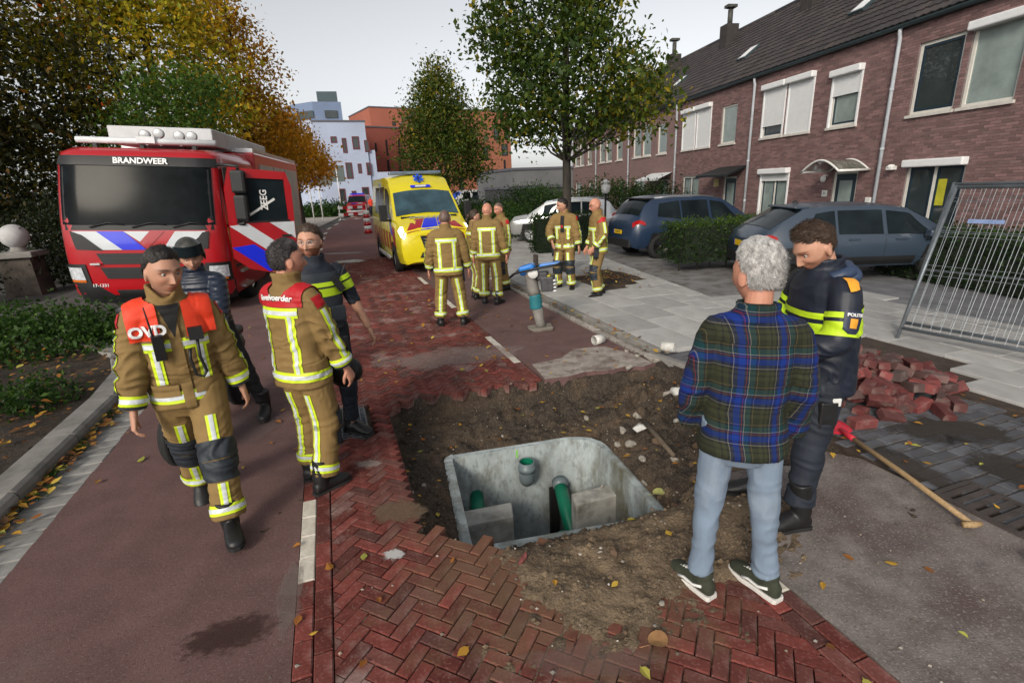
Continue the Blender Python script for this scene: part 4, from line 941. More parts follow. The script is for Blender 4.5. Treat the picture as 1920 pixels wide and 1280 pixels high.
# trees on the left
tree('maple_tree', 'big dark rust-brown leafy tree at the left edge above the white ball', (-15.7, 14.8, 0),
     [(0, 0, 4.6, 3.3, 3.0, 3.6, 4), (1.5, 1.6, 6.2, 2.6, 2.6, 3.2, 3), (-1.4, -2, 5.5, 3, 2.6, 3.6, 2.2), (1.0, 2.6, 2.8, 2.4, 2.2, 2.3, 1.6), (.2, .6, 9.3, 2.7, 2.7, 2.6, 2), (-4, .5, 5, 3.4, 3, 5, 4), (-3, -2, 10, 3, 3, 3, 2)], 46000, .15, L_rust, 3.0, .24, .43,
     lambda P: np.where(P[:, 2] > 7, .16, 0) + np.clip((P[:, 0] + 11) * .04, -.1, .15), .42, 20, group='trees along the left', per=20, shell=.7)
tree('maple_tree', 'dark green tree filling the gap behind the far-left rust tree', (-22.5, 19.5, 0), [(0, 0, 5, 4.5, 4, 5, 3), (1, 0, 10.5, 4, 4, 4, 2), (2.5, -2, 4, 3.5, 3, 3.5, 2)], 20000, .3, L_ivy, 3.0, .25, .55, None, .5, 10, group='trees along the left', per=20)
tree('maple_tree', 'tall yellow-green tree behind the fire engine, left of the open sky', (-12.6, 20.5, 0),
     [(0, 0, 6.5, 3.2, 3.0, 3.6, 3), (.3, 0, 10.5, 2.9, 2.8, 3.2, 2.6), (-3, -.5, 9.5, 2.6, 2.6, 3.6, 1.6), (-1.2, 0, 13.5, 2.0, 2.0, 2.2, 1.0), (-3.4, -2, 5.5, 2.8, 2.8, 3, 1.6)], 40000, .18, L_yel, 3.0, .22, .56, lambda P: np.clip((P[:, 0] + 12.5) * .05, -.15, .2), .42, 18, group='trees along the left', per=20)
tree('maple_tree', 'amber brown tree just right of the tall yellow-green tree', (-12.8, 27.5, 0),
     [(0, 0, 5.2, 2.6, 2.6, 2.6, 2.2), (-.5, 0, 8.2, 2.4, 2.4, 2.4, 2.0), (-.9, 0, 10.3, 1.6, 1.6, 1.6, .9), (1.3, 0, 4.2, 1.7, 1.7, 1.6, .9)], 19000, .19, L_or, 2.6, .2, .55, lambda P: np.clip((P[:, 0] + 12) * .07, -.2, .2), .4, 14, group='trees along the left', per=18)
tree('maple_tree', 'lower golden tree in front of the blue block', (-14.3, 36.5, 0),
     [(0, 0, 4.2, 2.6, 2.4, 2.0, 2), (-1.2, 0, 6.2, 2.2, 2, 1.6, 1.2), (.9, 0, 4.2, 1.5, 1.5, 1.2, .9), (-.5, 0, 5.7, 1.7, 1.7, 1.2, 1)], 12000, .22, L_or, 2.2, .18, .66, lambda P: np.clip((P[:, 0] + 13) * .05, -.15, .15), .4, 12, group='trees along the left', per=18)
tree('acacia_tree', 'feathery bright green branch spray above the fire engine roof', (-11.0, 17.0, 0),
     [(.6, 0, 4.5, 1.9, 1.4, .6, 1), (1.2, 0, 5.4, 1.5, 1.2, .45, .8), (-.4, 0, 3.7, 1.6, 1.4, .6, .8)], 7000, .13, L_acac, 3.0, .12, .8, None, .3, 8, group='trees along the left', per=18)
# hedges and shrubs: leaves over a dense core
def hedge(name, label, poly, z0, z1, n, leaf, m, core=(.010, .016, .008), hue=.45, top=.3, cat='hedge', rough=.06, group=None):
    c = Vector((sum(p[0] for p in poly) / len(poly), sum(p[1] for p in poly) / len(poly), 0)); root = empty(name, c, label=label, cat=cat, group=group)
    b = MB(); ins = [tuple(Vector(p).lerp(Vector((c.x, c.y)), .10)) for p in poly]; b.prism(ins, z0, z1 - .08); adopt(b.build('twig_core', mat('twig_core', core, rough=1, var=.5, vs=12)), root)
    per = [(Vector(poly[i]), Vector(poly[(i + 1) % len(poly)])) for i in range(len(poly))]; ls = np.array([(b_ - a_).length for a_, b_ in per]); side = ls.sum() * (z1 - z0)
    ar = .5 * abs(sum(poly[i][0] * poly[(i + 1) % len(poly)][1] - poly[(i + 1) % len(poly)][0] * poly[i][1] for i in range(len(poly)))); nt = int(n * ar / (ar + side)); P = []; H = []
    xs = [p[0] for p in poly]; ys = [p[1] for p in poly]
    while len(P) < nt:
        p = (random.uniform(min(xs), max(xs)), random.uniform(min(ys), max(ys)))
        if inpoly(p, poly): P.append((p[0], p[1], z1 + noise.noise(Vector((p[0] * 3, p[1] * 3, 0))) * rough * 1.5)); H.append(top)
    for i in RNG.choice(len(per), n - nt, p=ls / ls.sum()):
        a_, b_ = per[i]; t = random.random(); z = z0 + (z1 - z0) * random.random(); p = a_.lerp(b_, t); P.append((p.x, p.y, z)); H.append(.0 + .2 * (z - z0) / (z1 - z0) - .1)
    P = np.array(P) + RNG.normal(0, rough, (len(P), 3)); P[:, 2] = np.maximum(P[:, 2], z0 + .02)
    o = link('foliage', leaves_mesh('foliage', P, leaf, m, hue + np.array(H) + RNG.normal(0, .15, len(P)))); adopt(o, root); return root
def hrect(s0, s1, d0, d1): return [tuple(HW(s, d)[:2]) for s, d in ((s0, d0), (s0, d1), (s1, d1), (s1, d0))]
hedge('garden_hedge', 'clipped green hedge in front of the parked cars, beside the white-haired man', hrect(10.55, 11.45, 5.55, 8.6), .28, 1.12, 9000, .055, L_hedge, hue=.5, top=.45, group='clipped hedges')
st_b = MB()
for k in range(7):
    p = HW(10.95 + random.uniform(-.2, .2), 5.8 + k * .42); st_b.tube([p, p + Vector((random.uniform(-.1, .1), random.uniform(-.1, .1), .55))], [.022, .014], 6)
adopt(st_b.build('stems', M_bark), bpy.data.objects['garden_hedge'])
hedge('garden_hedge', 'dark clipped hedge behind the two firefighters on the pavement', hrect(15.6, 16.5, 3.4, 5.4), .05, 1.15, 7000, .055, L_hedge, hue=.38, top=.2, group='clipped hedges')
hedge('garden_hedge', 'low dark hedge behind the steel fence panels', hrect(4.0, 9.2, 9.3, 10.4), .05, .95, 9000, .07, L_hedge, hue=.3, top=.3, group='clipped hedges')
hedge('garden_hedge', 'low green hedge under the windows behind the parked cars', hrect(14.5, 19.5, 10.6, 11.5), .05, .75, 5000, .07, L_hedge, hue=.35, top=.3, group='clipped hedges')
def bush(name, label, c, r, n, leaf, m, hue=.5, clump=.18, cat='shrub', group=None, stems=5):
    root = empty(name, (c[0], c[1], 0), label=label, cat=cat, group=group)
    P, h, C = crown_points([(c[0], c[1], c[2], *r, 1)], n, clump, 14, .5); P = P[P[:, 2] > .03]; 
    o = link('foliage', leaves_mesh('foliage', P, leaf, m, hue + RNG.normal(0, .2, len(P)))); adopt(o, root); b = MB()
    for k in range(stems): q = C[RNG.integers(len(C))]; b.tube([(c[0] + random.uniform(-.1, .1), c[1] + random.uniform(-.1, .1), 0), (q[0], q[1], max(.1, q[2] * .8))], [.02, .008], 5)
    adopt(b.build('stems', M_bark), root); return root
bush('garden_shrub', 'tall leafy garden shrub left of the dark blue car', (*HW(22.5, 8.2)[:2], 1.1), (2.0, 1.6, 1.15), 9000, .11, L_hedge, .6, .25, group='garden shrubs')
bush('garden_shrub', 'dark garden shrub below the white awning', (*HW(22.0, 10.2)[:2], 1.1), (1.6, 1.6, 1.0), 6000, .10, L_hedge, .35, .25, group='garden shrubs')
bush('garden_shrub', 'green shrub behind the silver car and the tree trunk', (*HW(28.5, 6.0)[:2], 1.0), (2.2, 2, 1.2), 7000, .12, L_acac, .45, .3, group='garden shrubs')
bush('garden_shrub', 'shrub mass right of the bald firefighter seen from behind', (-.2, 22.5, .6), (1.6, 1.6, .8), 7000, .10, L_acac, .42, .25, group='garden shrubs')
bush('garden_shrub', 'dark shrub below the low grey building', (1.6, 26.5, .8), (2.2, 1.8, 1.0), 7000, .12, L_hedge, .5, .28, group='garden shrubs')
bush('garden_shrub', 'hedge-like shrubs between the far van and the standing crew', (-2.4, 29, .7), (2.6, 1.5, .8), 6000, .13, L_acac, .5, .28, group='garden shrubs')
bush('verge_shrub', 'low green planting in front of the blue block', (-17.5, 52, .5), (4.0, 2.0, .7), 6000, .25, L_acac, .35, .4, group='verge planting')
bush('bed_shrub', 'bushy green shrub at the back of the left planting bed', (*G(70, 665)[:2], .25), (1.5, .9, .42), 7000, .075, L_acac, .45, .16, group='planting bed shrubs')
bush('bed_shrub', 'small green clump at the left edge of the planting bed', (*G(20, 780)[:2], .15), (.6, .5, .2), 2200, .06, L_acac, .4, .12, group='planting bed shrubs')
bush('bed_shrub', 'leafy clump at the far corner of the planting bed by the driveway', (*G(150, 640)[:2], .2), (.9, .6, .32), 3500, .07, L_acac, .35, .14, group='planting bed shrubs')
bush('ivy_bank', 'dark ivy-covered bank between the white ball and the fire engine', (-11.6, 14.6, 1.1), (2.6, 1.6, 1.3), 11000, .11, L_ivy, .45, .28, cat='ivy')
bush('ivy_bank', 'dark ivy hanging below the white ball at the left edge', (-12.8, 10.6, .6), (1.6, 1.4, .7), 5000, .10, L_ivy, .45, .22, cat='ivy')
bush('ivy_bank', 'dark undergrowth behind the fire engine', (-13.5, 19, 1.6), (2.5, 4.5, 1.9), 9000, .16, L_ivy, .4, .4, cat='ivy')
# bare twigs and litter in the tree pit
tp = MB(); tp.prism([(2.15 + .8 * cos(a_), 11.35 + .95 * sin(a_)) for a_ in np.linspace(0, 2 * pi, 18, endpoint=False)], -.06, .035, bottom=False); tp.build('tree_pit_soil', M_bed)['kind'] = 'structure'
# fallen leaves
L_fall = leaf_mat('fallen_leaf', [(0, (.09, .045, .02)), (.35, (.28, .10, .02)), (.6, (.42, .24, .03)), (.85, (.50, .36, .06)), (1, (.30, .30, .06))], .1, .8)
def litter(name, label, P, size, hue=.5):
    P = np.array(P); n = len(P)
    sh_ = np.array([(-.62, 0), (-.45, .05), (-.3, .3), (.05, .42), (.3, .22), (.6, 0), (.32, -.24), (.02, -.38), (-.3, -.28), (-.45, -.05)]); k = len(sh_); V = []; F = []; R_ = []; hh = np.clip(hue + RNG.normal(0, .28, n), 0, 1)
    for i in range(n):
        a_ = RNG.uniform(0, 2 * pi); s_ = size * RNG.uniform(.5, 1.2); tx, ty = RNG.normal(0, .22, 2); cu = RNG.uniform(-.1, .5); ca_, sa_ = cos(a_), sin(a_); q = sh_ * s_ * np.array([1, RNG.uniform(.7, 1.1)])
        z = q[:, 0] * tx + np.abs(q[:, 1]) * cu + q[:, 0] ** 2 / s_ * .5 * RNG.uniform(-.4, .6)
        V += [(P[i][0] + x * ca_ - y * sa_, P[i][1] + x * sa_ + y * ca_, P[i][2] + zz - min(z)) for (x, y), zz in zip(q, z)]; F += [(i * k + 9, i * k, i * k + 1), (i * k + 1, i * k + 2, i * k + 3, i * k + 4, i * k + 5), (i * k + 5, i * k + 6, i * k + 7, i * k + 8, i * k + 9), (i * k + 9, i * k + 1, i * k + 5)]; R_ += [hh[i]] * 4
    me = bpy.data.meshes.new(name); me.from_pydata(V, [], F); me.materials.append(L_fall); me.attributes.new('rnd', 'FLOAT', 'FACE').data.foreach_set('value', np.array(R_, np.float32))
    o = link(name, me); tag(o, label, kind='stuff'); return o
pts = []
for _ in range(520):
    u, v = random.uniform(-.5, 6.8), random.gauss(-4.42, .06); p = RW(u, v); pts.append((p.x, p.y, .03 + random.random() * .02))
gp = []
for _ in range(90):
    u, v = random.uniform(-.8, 6.6), random.gauss(-4.43, .035); p = RW(u, v); gp += [(p.x + random.gauss(0, .03), p.y + random.gauss(0, .03), .02 + random.random() * .035) for _ in range(14)]
tag(link('gutter_weeds', leaves_mesh('gutter_weeds', np.array(gp), .05, L_acac, .6 + RNG.normal(0, .2, len(gp)), .25)), 'green weeds growing along the left gutter', kind='stuff')
litter('gutter_litter', 'brown and yellow leaves lying in the left gutter', pts, .07, .4)
pts = []
for _ in range(1500):
    u, v = random.uniform(-1.5, 7.5), random.uniform(-8.5, -4.75); p = RW(u, v)
    if inpoly((p.x, p.y), bedpoly): pts.append((p.x, p.y, .12 + random.random() * .05))
litter('bed_litter', 'fallen leaves over the left planting bed', pts, .075, .25)
pts = []
for _ in range(260):
    p = (random.uniform(-1.5, 2.6), random.uniform(1.4, 6.2)); z = soil_z(*p); u, v = WR(*p)
    if inpoly((u, v), PIT):
        if not inpoly(p, CHO): pts.append((p[0], p[1], z + .012))
    elif random.random() < .3: pts.append((p[0], p[1], max(z, 0.) + .012))
litter('pit_litter', 'yellow and orange leaves scattered on the dug soil', pts, .055, .6)
pts = []
for _ in range(420):
    u, v = random.uniform(2, 16), random.uniform(-4.2, 1.4); p = RW(u, v)
    if not inpoly((u, v), PIT): pts.append((p.x, p.y, .012))
for _ in range(260): p = (random.uniform(-10, -5.6), random.uniform(7.8, 14)); pts.append((*p, .0))
for _ in range(300): p = (2.15 + random.gauss(0, .4), 11.35 + random.gauss(0, .5)); pts.append((*p, .06 + random.random() * .06))
for _ in range(120): p = RW(random.uniform(3, 12), random.gauss(1.62, .1)); pts.append((p.x, p.y, .05))
for _ in range(60): p = (random.uniform(2.6, 4.4), random.uniform(2.2, 5.5)); pts.append((*p, .02))
litter('road_litter', 'dry leaves scattered over the road and pavement', pts, .06, .45)
# ================================================================== VEHICLES
M_red = mat('fire_red_paint', (.36, .005, .010), rough=.28, var=.06, vs=2, coat=.45)
M_redd = mat('red_reflective', (.34, .006, .012), rough=.35, var=.08, vs=3, coat=.5)
M_wrefl = mat('white_reflective', (.52, .55, .58), rough=.35, var=.08, vs=3, coat=.4)
M_brefl = mat('blue_reflective', (.008, .022, .62), rough=.3, var=.06, vs=3, coat=.5)
M_vglass = mat('vehicle_glass', (.006, .008, .009), rough=.16, var=.5, vs=3, spec=.06)
M_vglass2 = mat('tinted_glass', (.009, .014, .017), rough=.1, var=.4, vs=2, spec=.16)
M_blk = mat('black_plastic', (.012, .012, .013), rough=.5, var=.2, vs=6)
M_rub = mat('tyre_rubber', (.014, .014, .014), rough=.85, var=.3, vs=9, bump=.003, bs=70)
M_alu = mat('aluminium', (.48, .49, .50), rough=.35, metal=.7, var=.1, vs=4)
M_silver = mat('silver_locker', (.40, .41, .42), rough=.4, metal=.3, var=.12, vs=3)
M_lamp = mat('lamp_glass', (.5, .52, .55), rough=.08, var=.3, vs=20, spec=1.)
M_lit = mat('lit_headlamp', (.8, .8, .8), rough=.2, var=0, emit=(1, 1, 1, 2.2))
M_yel = mat('ambulance_yellow', (.66, .56, .012), rough=.25, var=.04, coat=.7)
M_plateY = mat('plate_yellow', (.62, .40, .015), rough=.4, var=.05)
M_wtxt = mat('white_lettering', (.72, .72, .72), rough=.4, var=0)
M_amb = mat('amber_lens', (.5, .12, .01), rough=.2, var=.1)
M_rlens = mat('red_lens', (.35, .008, .008), rough=.15, var=.1)
def sharp(o, ang=32):
    me = o.data
    me.polygons.foreach_set('use_smooth', np.ones(len(me.polygons), bool)); me.set_sharp_from_angle(angle=radians(ang)); return o
def wheel(par, c, r, w, axis='X', rimr=.62, spokes=7, rim=None, side=1):
    e = empty('wheel', c); e.parent = par
    b = MB(); b.lathe([(r * rimr, -w / 2), (r * .9, -w / 2), (r * .97, -w / 2 + .03), (r, -w / 4), (r, w / 4), (r * .97, w / 2 - .03), (r * .9, w / 2), (r * rimr, w / 2)], (0, 0, 0), 30, axis='X')
    t = b.build('tyre', M_rub, e)
    b = MB(); x = side * w * .36; n = 26
    b.lathe([(r * rimr, -side * w * .3 + 0), (r * rimr, x), (r * rimr * .92, x), (r * rimr * .88, x * .5), (.02, x * .3)], (0, 0, 0), n, axis='X')
    for k in range(spokes):
        a = 2 * pi * k / spokes; d = Vector((0, cos(a), sin(a))); b.box(d * r * rimr * .5 + Vector((x * .8, 0, 0)), (.025, r * rimr * .92, .055), Euler((a, 0, 0)).to_matrix())
    b.cyl((x * .85, 0, 0), r * .14, .04, 12, axis='X'); b.build('rim', rim or M_alu, e)
    return e
def bil(c, nu, nv, f):
    """grid patch over four (a,b) corners mapped through f"""
    vs = []; fs = []
    for j in range(nv + 1):
        for i in range(nu + 1):
            s, t = i / nu, j / nv
            a = (c[0][0] * (1 - s) + c[1][0] * s) * (1 - t) + (c[3][0] * (1 - s) + c[2][0] * s) * t
            b = (c[0][1] * (1 - s) + c[1][1] * s) * (1 - t) + (c[3][1] * (1 - s) + c[2][1] * s) * t
            vs.append(f(a, b))
    for j in range(nv):
        for i in range(nu): k = j * (nu + 1) + i; fs.append((k, k + 1, k + nu + 2, k + nu + 1))
    return vs, fs
# ---------------------------------------------------------------- fire engine
def fire_engine():
    root = empty('fire_engine', (-6.47, 9.25, .07), radians(11.6), 'red fire engine with blue and white stripes and its cab door open', 'fire engine'); root.rotation_euler[1] = radians(3.2); root.scale = (1.07, 1, 1); root.location.x -= .14
    zp = [(.30, .10, 1.20), (.45, .02, 1.25), (.9, 0, 1.27), (1.3, .0, 1.27), (1.72, .02, 1.26), (2.2, .13, 1.25), (2.7, .27, 1.23), (2.88, .36, 1.20), (2.97, .55, 1.10)]
    def prof_(z):
        for i in range(len(zp) - 1):
            if z <= zp[i + 1][0]:
                t = max(0, (z - zp[i][0]) / (zp[i + 1][0] - zp[i][0])); return zp[i][1] + t * (zp[i + 1][1] - zp[i][1]), zp[i][2] + t * (zp[i + 1][2] - zp[i][2])
        return zp[-1][1], zp[-1][2]
    R = .30
    def fy(x, z):
        yf, w = prof_(z); y = yf - .07 * (1 - (x / w) ** 2); d = abs(x) - (w - R)
        if d > 0: y += R - math.sqrt(max(R * R - min(d, R) ** 2, 0))
        return y
    def F(off): return lambda x, z: (x, fy(x, z) - off, z)
    b = MB(); rr = []
    xs = [1, .97, .93, .88, .82, .75, .6, .4, .2, 0, -.2, -.4, -.6, -.75, -.82, -.88, -.93, -.97, -1]
    for z in (.30, .45, .7, .9, 1.1, 1.3, 1.5, 1.72, 1.95, 2.2, 2.45, 2.7, 2.80, 2.88, 2.93, 2.97):
        w = prof_(z)[1]; rr.append([(w, 2.7, z)] + [(w * k, fy(w * k, z), z) for k in xs] + [(-w, 2.7, z)])
    b.rings(rr, cap=True); sharp(b.build('cab', M_red, root), 40)
    def fp(name, polys, m, off=.006, nu=10, nv=3, parent=root):
        b = MB()
        for c in polys: b.add(*bil(c, nu, nv, F(off)), smooth=True)
        return b.build(name, m, parent, fix=False)
    g_ = fp('windscreen', [((-1.13, 1.66), (1.13, 1.66), (1.11, 2.68), (-1.11, 2.68))], M_vglass, .012, 16, 6)
    fp('windscreen_surround', [((-1.23, 1.57), (1.23, 1.57), (1.2, 2.82), (-1.2, 2.82))], M_blk, .006, 18, 6)
    fp('sun_visor', [((-1.19, 2.66), (1.19, 2.66), (1.17, 2.82), (-1.17, 2.82))], M_blk, .03, 16, 2)
    text('lettering', 'BRANDWEER', .14, M_wtxt, root, (.10, fy(.1, 2.74) - .042, 2.74), (radians(90 - 14), 0, 0), bold=.004, sx=.95)
    for x in (-.72, -.1, .5):                          # wipers
        b = MB(); y = fy(x, 1.68) - .03; b.tube([(x, y, 1.62), (x + .28, fy(x + .28, 1.72) - .03, 1.70), (x + .5, fy(x + .5, 1.69) - .03, 1.67)], .012, 6); b.build('wiper', M_blk, root)
    z0, z1 = 1.23, 1.55
    fp('stripe', [((-.62, z0), (-.30, z0), (-.64, z1), (-1.0, z1))], M_wrefl, .012); fp('stripe', [((-.30, z0), (.06, z0), (-.24, z1), (-.64, z1))], M_brefl, .012)
    fp('stripe', [((-.02, 1.37), (-.02, 1.37), (.14, z1), (-.24, z1))], M_wrefl, .012, 6); fp('stripe', [((-.02, 1.37), (.06, z0), (.36, z1), (.14, z1))], M_redd, .011); fp('stripe', [((.30, z0), (.62, z0), (.98, z1), (.52, z1))], M_wrefl, .012)
    for s in (-1, 1):
        fp('corner_duct', [((s * .68, 1.22), (s * .98, 1.24), (s * 1.03, 1.55), (s * .93, 1.53))] if s > 0 else [((-.98, 1.24), (-.58, 1.22), (-.86, 1.49), (-1.03, 1.56))], M_blk, .02)
        fp('headlight_panel', [((s * .86, .62), (s * 1.25, .62), (s * 1.25, .98), (s * .90, .98))], M_blk, .018)
        hl = fp('headlight', [((s * .93, .70), (s * 1.22, .70), (s * 1.22, .92), (s * .96, .92))], M_lamp, .03, 8, 3)
        fp('indicator', [((s * .93, .655), (s * 1.2, .655), (s * 1.2, .70), (s * .93, .70))], M_amb, .03, 6, 1)
    for za, zb, xa in ((.98, 1.17, .70), (.72, .92, .68), (.53, .64, .60)):
        fp('grille_slot', [((-xa + .08, za), (xa - .08, za), (xa, zb), (-xa, zb))], M_blk, .022)
        fp('grille_bar', [((-xa + .06, (za + zb) / 2 - .012), (xa - .06, (za + zb) / 2 - .012), (xa - .05, (za + zb) / 2 + .012), (-xa + .05, (za + zb) / 2 + .012))], mat('grille_dark', (.02, .02, .02), rough=.4, var=.1), .03)
    fp('bumper', [((-1.24, .26), (1.24, .26), (1.26, .62), (-1.26, .62))], M_blk, .028, 16, 3)
    fp('bumper_centre', [((-.55, .42), (.55, .42), (.85, .68), (-.85, .68))], M_red, .034, 12, 3); fp('plate_recess', [((-.45, .36), (.45, .36), (.5, .52), (-.5, .52))], M_blk, .045)
    b = MB(); b.box((-.73, fy(-.73, .98) - .05, .985), (.14, .03, .03)); b.build('handle', M_alu, root)
    text('lettering', '17-1331', .075, M_wtxt, root, (-.72, fy(-.72, .6) - .045, .60), (pi / 2, 0, 0), bold=.001)
    # roof fittings
    b = MB(); b.tube([(-.95, .62, 3.10), (1.15, .62, 3.10)], .055, 12); b.box((.1, .62, 3.12), (.28, .2, .11)); b.build('light_bar', mat('light_bar_white', (.62, .64, .66), rough=.25, var=.08), root)
    for x in (-.7, .0, .8): MB().box((x, .66, 3.02), (.06, .1, .1)).build('light_bar_foot', M_blk, root)
    for i, x in enumerate((-.06, .16, .48, .68)):
        b = MB(); b.lathe([(.03, .1), (.085, .06), (.09, 0), (.07, -.01), (.0, -.012)], (x, .95, 3.24 + (.03 if i == 1 else 0)), 18, axis='Y'); b.box((x, 1.0, 3.13), (.04, .04, .14)); b.build('work_light', M_silver, root)
    b = MB(); b.box((0, 5.4, 1.85), (2.5, 5.2, 2.5)); b.build('equipment_body', M_red, root, bevel=.04)
    b = MB(); b.box((-.06, 3.9, 3.29), (1.75, 4.4, .34)); b.build('roof_locker', M_silver, root, bevel=.02)
    b = MB(); b.box((0, 5.4, 3.14), (2.45, 5.1, .09)); b.build('roof_rail', M_alu, root)
    b = MB(); b.tube([(1.1, .75, 3.0), (1.12, 2.6, 3.06)], .012, 6); b.tube([(.6, .8, 3.0), (.62, .8, 3.2)], .006, 5); b.build('aerial', M_blk, root)
    for k, (y0, y1) in enumerate(((3.2, 4.5), (4.65, 5.9), (6.05, 7.7))):
        b = MB(); z = .75
        while z < 2.85: b.box((1.262, (y0 + y1) / 2, z + .03), (.02, y1 - y0, .058)); z += .062
        b.build('roller_shutter', M_silver, root)
    MB().box((1.26, 2.98, 1.7), (.016, .3, .9)).build('side_emblem_panel', mat('orange_panel', (.6, .13, .03), rough=.4, var=.1), root)
    # crew-door side glazing on the cab flank and doorway behind the open door
    MB().box((1.262, 2.15, 2.15), (.012, .8, .75)).build('crew_window', M_vglass2, root)
    MB().box((1.262, .95, 1.75), (.014, 1.15, 1.85)).build('doorway', mat('cab_interior', (.02, .018, .018), rough=.7, var=.3), root)
    MB().box((1.275, 2.2, 1.35), (.012, .9, .35)).build('side_stripe', M_wrefl, root); MB().box((1.275, 2.2, 1.05), (.012, .9, .25)).build('side_stripe', M_brefl, root)
    for z in (.42, .72): MB().box((1.18, .95, z), (.28, .62, .04)).build('step', M_alu, root)
    MB().box((1.12, .95, .56), (.12, .7, .5)).build('step_well', M_blk, root)
    for s in (-1, 1):
        wheel(root, (s * 1.05, 1.75, .46), .50, .30, side=s, rimr=.56, spokes=0); wheel(root, (s * 1.05, 5.9, .46), .50, .32, side=s, rimr=.56, spokes=0)
        MB().tube([(s * 1.15, 1.75 + .62 * cos(a), .52 + .62 * sin(a)) for a in np.linspace(0.05, pi - .05, 14)], .07, 8).build('wheel_arch', M_blk, root)
        x = s * 1.52
        if s < 0: continue
        b = MB(); b.box((x, .28, 2.42), (.24, .16, .42)); b.box((x, .28, 1.95), (.22, .15, .48)); b.build('mirror', M_blk, root, bevel=.05)
        b = MB(); b.tube([(s * 1.2, .35, 2.72), (x, .30, 2.70), (x, .3, 2.6)], .03, 8); b.tube([(s * 1.22, .3, 1.62), (x, .3, 1.66), (x, .3, 1.75)], .035, 8); b.build('mirror_arm', M_blk, root)
    # open door: hinged on its front edge, swung forward
    dr = empty('door', (1.29, .22, 0), radians(-66)); dr.parent = root
    def dpl(poly, x0, x1, nm, m, par=dr):            # polygon (along, z) extruded through the door's thickness
        b = MB(); b.prism(poly, x0, x1, fn=lambda a, z, t: (t, a, z)); return b.build(nm, m, par)
    outer = [(0, 1.02), (.25, .80), (.55, .72), (1.06, .70), (1.10, 1.2), (1.10, 2.35), (1.02, 2.62), (.10, 2.68), (.0, 2.3)]
    b = MB()
    def slab(poly): b.prism(poly, -.05, .012, fn=lambda a, z, t: (t, a, z))
    slab([(0, 1.02), (.25, .80), (.55, .72), (1.06, .70), (1.10, 1.2), (1.10, 1.72), (0, 1.70)]); slab([(0, 1.703), (.14, 1.703), (.17, 2.50), (.10, 2.68), (0, 2.3)]); slab([(.172, 2.503), (.98, 2.48), (1.02, 2.62), (.103, 2.68)])
    slab([(1.0, 1.72), (1.10, 1.723), (1.10, 2.35), (1.022, 2.62), (.982, 2.48)]); b.build('door_skin', M_red, dr)
    dpl([(.14, 1.70), (1.0, 1.72), (.98, 2.48), (.17, 2.50)], -.03, -.022, 'door_window', M_vglass2)
    dpl([(.12, 1.67), (1.02, 1.69), (1.02, 1.725), (.12, 1.705)], .0125, .02, 'window_seal', M_blk)
    St = lambda poly, m: dpl(poly, .0125, .0165, 'stripe', m)
    St([(.0, 1.62), (.30, 1.66), (1.09, 1.02), (1.08, .74), (.98, .73)][:4], M_wrefl); St([(.66, 1.68), (1.09, 1.69), (1.09, 1.36)], M_wrefl); St([(.30, 1.66), (.66, 1.68), (1.09, 1.34), (1.09, 1.03)], M_redd)
    St([(.0, 1.22), (.36, 1.27), (.98, .79), (.56, .735)], M_brefl); St([(.03, 1.0), (.0, 1.20), (.54, .735), (.25, .81)], M_redd)
    MB().box((.03, .93, 1.42), (.03, .16, .04)).build('handle', M_blk, dr)
    b = MB(); b.box((-.02, .55, 1.95), (.02, .6, .04), (.6, 0, 0)); b.build('grab_rail', M_plastic, dr)
    text('lettering', 'ZEEG', .16, M_wtxt, dr, (-.016, .62, 2.1), (pi / 2, -pi / 2, pi / 2), bold=.003)
    return root
fire_engine()
b = MB(); b.prism([tuple(Vector((-6.47, 9.25, 0)) + Euler((0, 0, radians(11.6))).to_matrix() @ Vector(p))[:2] for p in ((-3.5, -.2, 0), (-.55, .2, 0), (-.55, 14, 0), (-3.5, 14, 0))], -.06, .10, bottom=False)
b.build('raised_pavement', M_greyasph)['kind'] = 'structure'

# ---------------------------------------------------------------- lofted road vehicles
class Body:
    """stations: (y, [8 half-section points (x,z) from bottom centre to top centre])"""
    def __init__(s, st): s.st = st; s.ys = [q[0] for q in st]; s.n = len(st[0][1])
    def half(s, y):
        y = min(max(y, s.ys[0]), s.ys[-1]); i = max(0, min(len(s.ys) - 2, int(np.searchsorted(s.ys, y)) - 1)); t = (y - s.ys[i]) / (s.ys[i + 1] - s.ys[i])
        return [(a[0] + (b[0] - a[0]) * t, a[1] + (b[1] - a[1]) * t) for a, b in zip(s.st[i][1], s.st[i + 1][1])]
    def pt(s, y, t):
        h = s.half(y); sg = -1 if t < 0 else 1; t = abs(t); i = min(int(t), s.n - 2); f = t - i
        return Vector((sg * (h[i][0] + (h[i + 1][0] - h[i][0]) * f), y, h[i][1] + (h[i + 1][1] - h[i][1]) * f))
    def nrm(s, y, t):
        e = .02; a = s.pt(y + e, t) - s.pt(y - e, t); b = s.pt(y, t + .05) - s.pt(y, t - .05) if abs(t) > .06 else Vector((1, 0, 0))
        n = a.cross(b) if t > 0 else a.cross(b); 
        if n.length < 1e-6: return Vector((0, 0, 1))
        n.normalize(); c = s.pt(y, t) - Vector((0, y, .9))
        return n if n.dot(c) > 0 else -n
    def mesh(s, name, m, par):
        b = MB(); rr = []; ys = sorted(set(s.ys))
        for y in ys:
            h = s.half(y); rr.append([Vector((x, y, z)) for x, z in h] + [Vector((-x, y, z)) for x, z in reversed(h[1:-1])])
        b.rings(rr, cap=True); return sharp(b.build(name, m, par), 38)
    def patch(s, name, c, m, par, off=.006, nu=8, nv=6):
        b = MB(); b.add(*bil(c, nu, nv, lambda y, t: s.pt(y, t) + s.nrm(y, t) * off), smooth=True); return b.build(name, m, par, fix=False)
